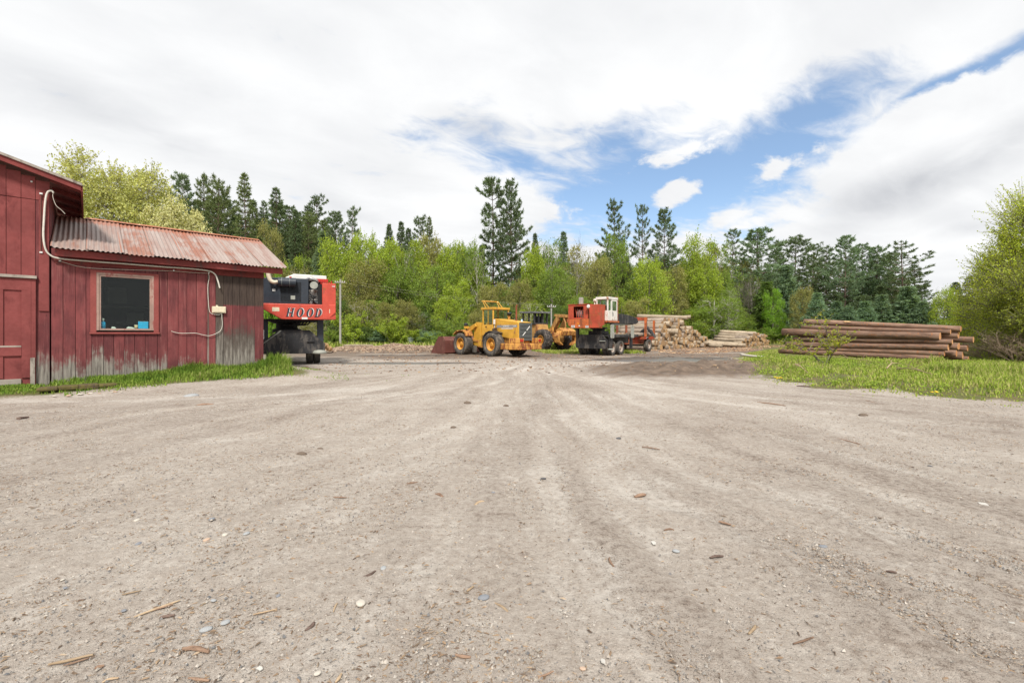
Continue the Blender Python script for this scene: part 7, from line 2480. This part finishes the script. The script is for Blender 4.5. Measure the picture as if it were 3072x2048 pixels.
def fan(seed, H=10.0, spread=0.75, stems=9, levels=3, kids=5, leaf=0.12, per=9, bark='bark_grey', bare=False, low=0.0, up=0.5, twig=0.010):
    """Many stemmed tree or shrub: stems fan out from the base, fork, and carry leaves along their twigs."""
    global rng
    keep, rng = rng, np.random.default_rng(seed)
    rr = random.Random(seed)
    tb = MB()
    LP, LB = [], []

    def grow(p, d, L, lev, r):
        d = d / np.linalg.norm(d)
        pts = [p]
        cur = p.copy()
        dd = d.copy()
        nseg = 4
        for i in range(nseg):
            dd = dd + np.array((rr.gauss(0, .12), rr.gauss(0, .12), rr.gauss(0, .08) + 0.05 * up))
            dd /= np.linalg.norm(dd)
            cur = cur + dd * L / nseg
            pts.append(cur.copy())
        tb.tube(pts, [r * (1 - 0.72 * i / nseg) + 0.003 for i in range(nseg + 1)], 5 if lev == 0 else 3, cap=False)
        if lev >= levels - 1 and not bare:
            m = per
            t_ = rng.random(m) * nseg * 0.98
            i_ = t_.astype(int)
            f_ = (t_ - i_)[:, None]
            A = np.array(pts)
            q = A[i_] * (1 - f_) + A[i_ + 1] * f_ + rng.normal(size=(m, 3)) * leaf * 0.55
            LP.append(q)
            LB.append(np.broadcast_to(unit(dd + np.array((0, 0, 0.7))), q.shape))
        if lev < levels:
            for c in range(kids + rr.choice((-1, 0, 1))):
                t_ = rr.uniform(0.28 if lev else max(0.15, low), 1.0)
                i_ = min(int(t_ * nseg), nseg - 1)
                b0 = pts[i_] + (pts[i_ + 1] - pts[i_]) * (t_ * nseg - i_)
                nd = dd * rr.uniform(0.5, 1.0) + np.array((rr.gauss(0, .6), rr.gauss(0, .6), rr.gauss(0.12, .32) + 0.22 * up))
                grow(b0, nd, L * rr.uniform(0.34, 0.58), lev + 1, r * 0.42)

    for s in range(stems):
        a = 6.283 * (s + rr.random() * 0.8) / stems
        t_ = spread * math.sqrt(rr.random())
        d = np.array((math.cos(a) * math.sin(t_), math.sin(a) * math.sin(t_), math.cos(t_)))
        grow(np.array((0.05 * math.cos(a), 0.05 * math.sin(a), 0.0)), d, H * rr.uniform(0.62, 0.80), 0, twig * H)
    tmesh = tb.mesh('trunk', M[bark])
    if bare:
        cm = None
        allv = np.array([v for v in tb.v])
    else:
        c = np.concatenate(LP)
        v, f = leaf_quads(c, leaf * (0.6 + 0.8 * rng.random(len(c))), np.concatenate(LB), 0.6)
        cm = crown_mesh('crown', v, f, M['leaf'])
        allv = c
    rng = keep
    return Tree(cm, tmesh, float(allv[:, 2].max()), float(np.percentile(np.abs(allv[:, :2]), 97) * 2))


def plant(kind, tree, px, top, wpx, Yd, col, lab=None, group=None, cat='tree', rz=None, x=None):
    X_ = (px - CX) / F * Yd if x is None else x
    zg = tz(X_, Yd) - 0.05
    H = EYE + (HY - top) / F * Yd - zg
    ro = empty(kind, (X_, Yd, zg), random.random() * 6.28 if rz is None else rz, lab, cat, group)
    sz_ = H / tree.H
    sx_ = wpx / F * Yd / tree.W
    ro.scale = (sx_, sx_, sz_)
    for nm, me in (('trunk', tree.trunk), ('crown', tree.crown)):
        if me is None:
            continue
        o = link(nm, me, ro)
        j = 1 + random.uniform(-.08, .08)
        o.color = (col[0] * j, col[1] * j, col[2] * j, 1)
    return ro


BR = [broad(11 + i, 10.0, 6.8 + 0.5 * (i % 3), 0.10 + 0.05 * (i % 2), 20 + 2 * (i % 4), 560, 0.20) for i in range(6)]
BRS = [broad(41 + i, 10.0, 5.6, 0.22, 24, 300, 0.17, 'bark_pale', 0.35) for i in range(3)]          # thinner, trunks showing
PN = [conifer(61, 20, 9.0, 0.26, 0.85, 4), conifer(62, 20, 8.6, 0.34, 0.9, 5), conifer(63, 20, 9.6, 0.20, 0.85, 5), conifer(64, 20, 8.0, 0.42, 0.95, 4, dens=0.95)]
PNL = conifer(65, 20, 11.0, 0.28, 1.0, 4, 'pine', 0.95, 0, (0.6, 0.05, 8, 0.5), 0.55)                    # the one-sided tall pine
PNO = conifer(66, 20, 8.6, 0.30, 1.15, 4, 'pine', 0.75, 0, (0.55, 0.045, 7, 0.45))                       # open crown
SP = [conifer(71 + i, 16, 5.2, 0.06, 0.42, 7, 'spruce', 0.85, 0.12, (0.40, 0.040, 5, 0.5)) for i in range(3)]
SPT = conifer(75, 20, 7.2, 0.10, 0.75, 6, 'spruce', 0.85, 0.20, (0.45, 0.045, 6, 0.5))
YP = [conifer(81 + i, 6, 4.2, 0.03, 0.30, 6, 'spruce', 1.9, -0.25, (0.34, 0.035, 6, 0.6)) for i in range(2)]
BARE = [fan(91 + i, 9.0, 0.45, 4, 3, 6, bare=True, up=0.9, twig=0.008) for i in range(2)]
SHR = [fan(101 + i, 3.0, 0.85, 10, 2, 6, 0.115, 26, low=0.05, twig=0.006) for i in range(3)]

LIME, GREEN, OLIVE, DEEP = (0.330, 0.420, 0.070), (0.230, 0.320, 0.072), (0.300, 0.300, 0.110), (0.150, 0.225, 0.068)
PINE, BLUEP, SPRU, DKSP = (0.165, 0.225, 0.125), (0.200, 0.285, 0.175), (0.175, 0.220, 0.100), (0.130, 0.180, 0.095)
YOUNG, FRESH = (0.210, 0.310, 0.195), (0.24, 0.42, 0.060)


def rc(lst):
    return lst[random.randrange(len(lst))]


trees = [  # kind, mesh, px, top py, width px, distance, colour, label
    # left skyline above and behind the lean-to
    ('pine_tree', PN[2], 545, 524, 130, 74, PINE, 'dark pine peeping out just above the pale flowering tree'),
    ('pine_tree', PN[0], 612, 524, 120, 78, SPRU, 'dark ragged conifer between the pale flowering tree and the pointed spruce'),
    ('pine_tree', PN[1], 655, 545, 100, 76, SPRU, 'thin topped conifer directly left of the pointed spruce'),
    ('spruce_tree', SPT, 736, 520, 112, 72, SPRU, 'tall pointed spruce with layered boughs, tallest above the lean-to roof'),
    ('spruce_tree', SPT, 832, 563, 120, 74, DKSP, 'broad dark spruce with jagged crown right of the pointed spruce'),
    ('spruce_tree', SP[0], 885, 628, 74, 72, DKSP, 'narrow dark spruce standing next to the broad jagged one'),
    ('pine_tree', PN[1], 925, 640, 90, 74, SPRU, 'shaggy brownish conifer above the HOOD loader'),
    ('pine_tree', PN[2], 1005, 636, 120, 80, PINE, 'round headed pine rising behind the lime trees, first of a pair'),
    ('pine_tree', PN[0], 1058, 620, 84, 78, PINE, 'taller round headed pine rising behind the lime trees, second of a pair'),
    ('spruce_tree', SP[1], 1168, 672, 66, 84, DKSP, 'small spruce tip poking above the lime crowns, lower of two'),
    ('spruce_tree', SP[2], 1203, 664, 70, 84, DKSP, 'small spruce tip poking above the lime crowns, taller of two'),
    ('pine_tree', PN[3], 1262, 654, 100, 80, PINE, 'dark pine head next to two dead looking tips'),
    ('spruce_tree', SPT, 1290, 650, 66, 79, SPRU, 'thin dark spruce spire beside a dark pine head'),
    ('spruce_tree', SP[0], 1225, 684, 70, 80, DKSP, 'thin spruce between the small tips and the dark pine head'),
    ('broadleaf_tree', BR[0], 818, 668, 92, 62, OLIVE, 'yellowish olive round tree just over the end of the lean-to roof'),
    ('bare_tree', BARE[0], 898, 742, 60, 58, (0.3, 0.28, 0.25), 'grey leafless sapling above the HOOD loader'),
    ('young_pine', YP[0], 965, 700, 110, 66, PINE, 'dark bushy conifer between the HOOD loader and the lime trees'),
    # bright broadleaf front
    ('broadleaf_tree', BR[1], 1008, 712, 130, 61, LIME, 'lime green tree first in the bright row, above the utility pole'),
    ('broadleaf_tree', BR[2], 1095, 692, 130, 64, LIME, 'tall lime green tree with rounded top under the pair of pines'),
    ('broadleaf_tree', BR[3], 1165, 716, 120, 62, LIME, 'lime green tree under the two small spruce tips'),
    ('broadleaf_tree', BR[4], 1235, 728, 130, 60, LIME, 'bright lime tree with pale branches showing through'),
    ('broadleaf_tree', BR[5], 1296, 706, 120, 64, OLIVE, 'olive green domed tree right of the dark pine head'),
    ('broadleaf_tree', BR[0], 1345, 726, 110, 61, LIME, 'lime tree left of the tall twin pines'),
    ('broadleaf_tree', BR[2], 1398, 722, 100, 66, GREEN, 'light green airy tree at the foot of the one-sided pine'),
    ('aspen_tree', BRS[0], 1430, 735, 80, 63, GREEN, 'thin leaved aspen close to the twin pines'),
    ('broadleaf_tree', BR[1], 1090, 778, 170, 55, OLIVE, 'wide olive tree low in the front, right of the utility pole'),
    ('broadleaf_tree', BR[3], 1195, 800, 140, 56, GREEN, 'mid green tree with grey limbs in the front row'),
    ('broadleaf_tree', BRS[1], 1210, 745, 90, 58, GREEN, 'tree with pale forked trunk showing in the front row'),
    ('broadleaf_tree', BR[5], 1310, 800, 130, 55, GREEN, 'leafy green tree behind the bucket of the yellow loader'),
    ('broadleaf_tree', BR[4], 1365, 845, 110, 54, LIME, 'low lime tree behind the cab of the yellow loader, to its left'),
    ('broadleaf_tree', BR[0], 1475, 850, 120, 54, OLIVE, 'olive tree right behind the cab of the yellow loader'),
    ('broadleaf_tree', BR[2], 1560, 835, 90, 58, OLIVE, 'dull olive tree behind the exhaust of the yellow loader'),
    # tall pines
    ('pine_tree', PNL, 1478, 543, 175, 66, PINE, 'tall one-sided pine with long boughs reaching out, left of the twin'),
    ('pine_tree', PN[2], 1535, 545, 118, 65, PINE, 'tallest full pine of the twin above the yellow loader'),
    ('spruce_tree', SP[1], 1445, 735, 62, 68, DKSP, 'small dark spruce under the boughs of the one-sided pine'),
    ('spruce_tree', SP[0], 1604, 700, 60, 70, DKSP, 'small dark spruce beside the twin pines'),
    ('broadleaf_tree', BR[3], 1600, 740, 90, 60, LIME, 'lime tree right below the twin pines'),
    ('aspen_tree', BRS[2], 1650, 715, 90, 66, GREEN, 'pale green aspen beyond the skidder'),
    ('spruce_tree', SP[2], 1690, 694, 76, 72, BLUEP, 'bluish spruce with a pointed top between aspen and bare tree'),
    ('bare_tree', BARE[1], 1738, 690, 80, 68, (0.3, 0.28, 0.25), 'leafless grey tree against the sky between spruce and tall pines'),
    ('broadleaf_tree', BRS[0], 1735, 740, 110, 60, OLIVE, 'thin olive tree in front of the leafless grey tree'),
    ('broadleaf_tree', BR[5], 1660, 800, 120, 56, GREEN, 'green tree straight behind the skidder'),
    ('broadleaf_tree', BR[1], 1790, 770, 110, 57, OLIVE, 'olive tree above the red log loader cab, to its left'),
    ('pine_tree', PN[0], 1842, 603, 112, 66, PINE, 'tall dark pine above the red log loader, broadest of three'),
    ('pine_tree', PN[3], 1926, 618, 70, 70, PINE, 'slender pine in the middle of the three above the red log loader'),
    ('pine_tree', PN[2], 1995, 630, 116, 68, PINE, 'full pine on the far side of the three above the red log loader'),
    ('broadleaf_tree', BR[4], 1848, 700, 100, 60, GREEN, 'bright tree in front of the broadest of the three pines'),
    ('spruce_tree', SP[0], 1880, 770, 90, 62, DKSP, 'dark bushy spruce below the bright tree'),
    ('broadleaf_tree', BR[2], 1948, 768, 120, 56, LIME, 'lime tree above the trailer stakes'),
    ('broadleaf_tree', BR[0], 2018, 800, 120, 59, OLIVE, 'olive tree above the large log stack'),
    ('broadleaf_tree', BR[1], 2090, 708, 120, 62, LIME, 'tall bright tree above the large log stack'),
    ('broadleaf_tree', BR[3], 2120, 800, 110, 59, LIME, 'lower lime tree above the right end of the large log stack'),
    ('broadleaf_tree', BRS[1], 2152, 716, 100, 66, GREEN, 'thin light green tree beside the tall bright tree'),
    ('broadleaf_tree', BR[5], 2140, 885, 110, 59, GREEN, 'leafy green tree low behind the gap between the stacks'),
    ('aspen_tree', BRS[2], 2188, 860, 80, 58, GREEN, 'white stemmed birch between the two log stacks'),
    ('bare_tree', BARE[0], 2222, 775, 90, 62, (0.3, 0.28, 0.25), 'grey leafless thicket tree behind the white stemmed birch'),
    ('bare_tree', BARE[1], 2254, 800, 80, 62, (0.3, 0.28, 0.25), 'leafless tree close to the broad pine'),
    # pine wood on the right
    ('pine_tree', PN[3], 2200, 690, 84, 80, PINE, 'pine top standing above the thin light green tree'),
    ('pine_tree', PN[2], 2275, 690, 192, 66, BLUEP, 'broad soft pine, largest of the pine wood'),
    ('pine_tree', PN[0], 2328, 722, 102, 74, PINE, 'narrow pine next to the broad soft one'),
    ('pine_tree', PN[1], 2385, 712, 122, 72, PINE, 'round topped pine in the pine wood with tall clear stem'),
    ('pine_tree', PN[3], 2441, 734, 97, 74, PINE, 'thin topped pine following the round topped one'),
    ('pine_tree', PN[0], 2480, 738, 97, 76, PINE, 'slim pine in the middle of the pine wood'),
    ('pine_tree', PN[2], 2534, 710, 122, 68, BLUEP, 'tall leaning topped pine above the left half of the log pile'),
    ('pine_tree', PN[1], 2588, 734, 110, 72, BLUEP, 'soft pine above the middle of the brown log pile'),
    ('pine_tree', PN[0], 2632, 738, 112, 70, BLUEP, 'soft full pine above the right half of the brown log pile'),
    ('pine_tree', PN[2], 2670, 760, 102, 72, PINE, 'pine just before the open crowned one'),
    ('pine_tree', PNO, 2706, 724, 140, 66, PINE, 'open crowned pine with separate boughs at the end of the pine wood'),
    ('broadleaf_tree', BR[4], 2320, 868, 66, 57, FRESH, 'vivid green young tree in front of the pine wood'),
    ('broadleaf_tree', BR[2], 2408, 858, 74, 54, OLIVE, 'olive yellow tree right of the vivid green one'),
    ('broadleaf_tree', BR[0], 2190, 905, 90, 59, GREEN, 'dense green bush tree behind the low far stack'),
    ('young_pine', YP[0], 2360, 800, 140, 62, BLUEP, 'blue green young pine between vivid green and olive trees'),
    ('young_pine', YP[1], 2300, 845, 153, 60, DEEP, 'dark young pine behind the vivid green tree'),
    ('young_pine', YP[1], 2455, 878, 122, 50, YOUNG, 'soft blue green young pine, first of the low row behind the log pile'),
    ('young_pine', YP[0], 2508, 906, 107, 48, YOUNG, 'pale young pine, second of the low row behind the log pile'),
    ('young_pine', YP[1], 2552, 918, 102, 47, YOUNG, 'pale low young pine, middle of the low row behind the log pile'),
    ('young_pine', YP[0], 2600, 905, 115, 49, YOUNG, 'young pine of the low row above the split log'),
    ('young_pine', YP[1], 2650, 884, 140, 50, BLUEP, 'darker young pine of the low row towards the right end'),
    ('young_pine', YP[0], 2722, 862, 166, 49, BLUEP, 'large bushy young pine at the end of the low row'),
    ('young_pine', YP[1], 2770, 905, 115, 47, BLUEP, 'small young pine beside the lime tree at the end of the low row'),
    ('broadleaf_tree', BR[1], 2832, 862, 80, 46, LIME, 'lime tree standing between the pine wood and the big poplar'),
    ('spruce_tree', SP[1], 2864, 846, 80, 47, DKSP, 'dark spruce behind the lime tree by the big poplar'),
    ('bare_tree', BARE[0], 2800, 852, 70, 52, (0.3, 0.28, 0.25), 'thin leafless tree in the gap left of the lime tree'),
    ('spruce_tree', SPT, 2905, 830, 90, 50, DKSP, 'dark ragged spruce half hidden by the big poplar'),
    # shrubs before the forest
    ('shrub', SHR[0], 1052, 930, 96, 46, LIME, 'bright lime shrub right of the utility pole'),
    ('shrub', SHR[1], 1108, 965, 90, 47, DEEP, 'dark green shrub in the middle of the bushes'),
    ('young_pine', YP[0], 1140, 985, 90, 46, YOUNG, 'low blue green conifer between the lime shrubs'),
    ('shrub', SHR[2], 1186, 938, 96, 45, LIME, 'tall pointed lime shrub above the bank'),
    ('shrub', SHR[0], 1232, 985, 90, 46.5, LIME, 'low lime shrub by the covered hulk'),
    ('shrub', SHR[1], 1282, 985, 80, 46, YOUNG, 'grey green shrub left of the bucket'),
    ('shrub', SHR[2], 1356, 945, 100, 45, GREEN, 'upright yellow green shrub behind the bucket'),
    ('shrub', SHR[0], 1003, 985, 70, 45, GREEN, 'small green shrub at the tail of the HOOD loader'),
    ('shrub', SHR[1], 820, 790, 70, 33, FRESH, 'vivid green shrub peeping out between lean-to eave and HOOD loader'),
    ('shrub', SHR[2], 1300, 1000, 80, 44, GREEN, 'low green shrub just left of the bucket'),
    ('shrub', SHR[0], 1745, 985, 80, 45, GREEN, 'green shrub seen under the red log loader'),
    ('shrub', SHR[1], 1680, 960, 100, 48, GREEN, 'green shrub behind the skidder boom'),
    ('shrub', SHR[2], 1860, 955, 120, 47, GREEN, 'green shrub seen between the trailer stakes'),
]
for kind, tr_, px, top, wpx, Yd, col, lab in trees:
    plant(kind, tr_, px, top, wpx, Yd, col, lab, None, 'shrub' if kind == 'shrub' else 'tree')

# the body of the forest behind and between
fill_lab = {'LIME': 'lime green tree in the %s rank of the forest edge, %s from the barn end', 'GREEN': 'mid green tree in the %s rank of the forest edge, %s from the barn end', 'OLIVE': 'olive tree in the %s rank of the forest edge, %s from the barn end', 'DEEP': 'dark green tree in the %s rank of the forest edge, %s from the barn end'}
cols_ = {'LIME': LIME, 'GREEN': GREEN, 'OLIVE': OLIVE, 'DEEP': DEEP}
for row, (Yd, t0, t1, stp) in enumerate(((70, 735, 800, 46), (62, 800, 865, 44), (53, 885, 940, 40))):
    px = 880 + row * 13
    while px < 2260:
        top = random.uniform(t0, t1)
        if abs(px - 1500) < 55:
            top = max(top, 845)
        k_ = rc(['LIME', 'GREEN', 'GREEN', 'OLIVE', 'DEEP'] if row < 2 else ['GREEN', 'DEEP', 'DEEP', 'OLIVE', 'LIME'])
        plant('broadleaf_tree', rc(BR + BRS), px + random.uniform(-14, 14), top, random.uniform(85, 125), Yd + random.uniform(-3, 3) + (4 if px > 1950 and row == 2 else 0), cols_[k_], fill_lab[k_] % (('rear', 'middle', 'front')[row], ORD[int((px - 880) / stp)]), 'broadleaf trees of the forest edge')
        px += stp
for _row, (Yd, t0, t1, x0, x1, stp) in enumerate(((92, 650, 720, 420, 1010, 34), (84, 690, 740, 560, 1000, 40), (68, 760, 820, 700, 1000, 44), (88, 735, 800, 1000, 1440, 42), (90, 770, 830, 1560, 2250, 52), (84, 760, 830, 2230, 2760, 40), (66, 850, 890, 2230, 2800, 44), (86, 585, 660, 555, 985, 40), (78, 660, 720, 600, 985, 36), (62, 868, 900, 2850, 3085, 30))):
    px = x0
    while px < x1:
        plant('spruce_tree', rc(SP + [SPT, SPT] + PN), px + random.uniform(-12, 12), random.uniform(t0, t1), random.uniform(84, 130), Yd + random.uniform(-4, 4), rc([DKSP, SPRU, PINE]), 'dark conifer deep in the forest, %s from the barn in the %s depth rank' % (ORD[int((px - x0) / stp)], ORD[_row]), 'conifers in the depth of the forest')
        px += stp
# low undergrowth where the forest meets the yard
for px in range(990, 2340, 44):
    plant('undergrowth_shrub', rc(SHR), px + random.uniform(-14, 14), random.uniform(975, 1003), random.uniform(60, 100), random.uniform(49, 53) if px < 1960 else random.uniform(56.5, 59), rc([GREEN, DEEP, OLIVE, YOUNG]), 'low leafy shrub along the shaded foot of the forest, %s from the barn' % ORD[(px - 990) // 44], 'shrubs along the foot of the forest', 'shrub')
for px in range(2425, 2860, 46):
    plant('undergrowth_shrub', rc(SHR), px + random.uniform(-14, 14), random.uniform(955, 985), random.uniform(70, 110), random.uniform(40, 44), rc([DEEP, YOUNG, GREEN]), 'low dark shrub under the pine wood, %s from the far stack' % ORD[(px - 2425) // 46], 'shrubs under the pine wood', 'shrub')

# pale flowering tree behind the barn
bl1 = broad(201, 12.0, 10.0, 0.16, 64, 780, 0.15, fringe=34, lobe_r=0.80)
plant('flowering_tree', bl1, 340, 492, 345, 27, (0.52, 0.54, 0.21), 'large pale yellow green flowering tree fanning out behind the barn', None, 'tree', 0.6)
bl2 = broad(203, 9.0, 7.6, 0.14, 52, 700, 0.14, fringe=30, lobe_r=0.85)
plant('flowering_tree', bl2, 520, 612, 225, 27.5, (0.64, 0.64, 0.36), 'whitish blossoming tree over the lean-to roof, lower than its neighbour', None, 'tree', 2.0)
# big poplar and scrub at the right edge
bp = broad(211, 8.5, 6.4, 0.03, 50, 640, 0.105, fringe=70, lobe_r=0.72, fl=(1.5, 3.1))
plant('poplar_tree', bp, 3140, 552, 335, 21.5, (0.50, 0.58, 0.090), 'tall bright yellow green poplar standing by the end of the brown log pile', None, 'tree', 0.3)
bs2 = broad(213, 5.0, 4.6, 0.02, 46, 800, 0.085, fringe=50, lobe_r=0.85, fl=(1.4, 2.4))
plant('poplar_tree', bs2, 3020, 750, 180, 25, (0.50, 0.58, 0.090), 'leafy yellow green sapling clump below the tall poplar', None, 'tree', 1.0)
plant('poplar_tree', bs2, 3150, 760, 260, 20, (0.34, 0.39, 0.075), 'leafy clump right against the frame edge under the tall poplar', None, 'tree', 3.0)
plant('poplar_tree', SHR[0], 2915, 905, 80, 27, (0.38, 0.43, 0.08), 'small leafy shrub between the log pile end and the poplar clump', None, 'shrub', 3.0)
brn = fan(221, 2.4, 0.8, 16, 2, 7, bare=True, up=0.6, twig=0.004, bark='brush')
for px, Yd, top, w_, lab in ((2965, 21.5, 985, 150, 'brown leafless brush at the foot of the poplar, nearer the log pile'), (3050, 20.0, 975, 170, 'brown leafless brush at the foot of the poplar, at the frame edge')):
    plant('bare_brush', brn, px, top, w_, Yd, (0.3, 0.25, 0.2), lab, None, 'brush')
# sapling leaning before the log pile, and dead branches in the grass
sp_ = fan(231, 2.2, 0.50, 5, 2, 5, 0.062, 9, 'bark_grey', low=0.35, up=0.9, twig=0.006)
ro = plant('leaning_sapling', sp_, 2478, 958, 200, 18.8, (0.34, 0.36, 0.06), 'thin leaning sapling with sparse new leaves before the brown log pile', None, 'sapling', 0.0)
ro.rotation_euler = (0.05, R(-30), 0.0)
for i, (a, b, c_, d_, lab) in enumerate(((2440, 1078, 2640, 1096, 'long dead branch lying before the log pile from the sapling onward'), (2386, 1108, 2424, 1130, 'pale dry stalk sloping in the grass by the near corner'), (2690, 1120, 2800, 1136, 'dry branch lying in the grass left of the tall grass clump'), (2660, 1118, 2704, 1100, 'forked dry branch sticking up in the grass'))):
    p0, p1 = G(a, b) + Vector((0, 0, .15)), G(c_, d_) + Vector((0, 0, .12))
    mb = MB()
    q = smooth_path([p0, (p0 + p1) / 2 + Vector((0, 0.1, 0.08)), p1], 5)
    c0 = (p0 + p1) / 2
    q = [Vector(v) - c0 for v in q]
    mb.tube(q, [0.022 * (1 - 0.7 * k_ / len(q)) for k_ in range(len(q))], 6)
    for k_ in range(2, len(q) - 1, 2):
        dv = Vector((random.uniform(-.3, .3), random.uniform(-.3, .3), random.uniform(0.0, .3)))
        mb.tube([q[k_], q[k_] + dv * 0.6, q[k_] + dv * 1.1 + Vector((0.05, 0, -0.03))], [0.010, 0.007, 0.003], 4)
    o = mb.build('dead_branch', STM['tan'])
    o.location = c0
    tag(o, lab, 'branch')
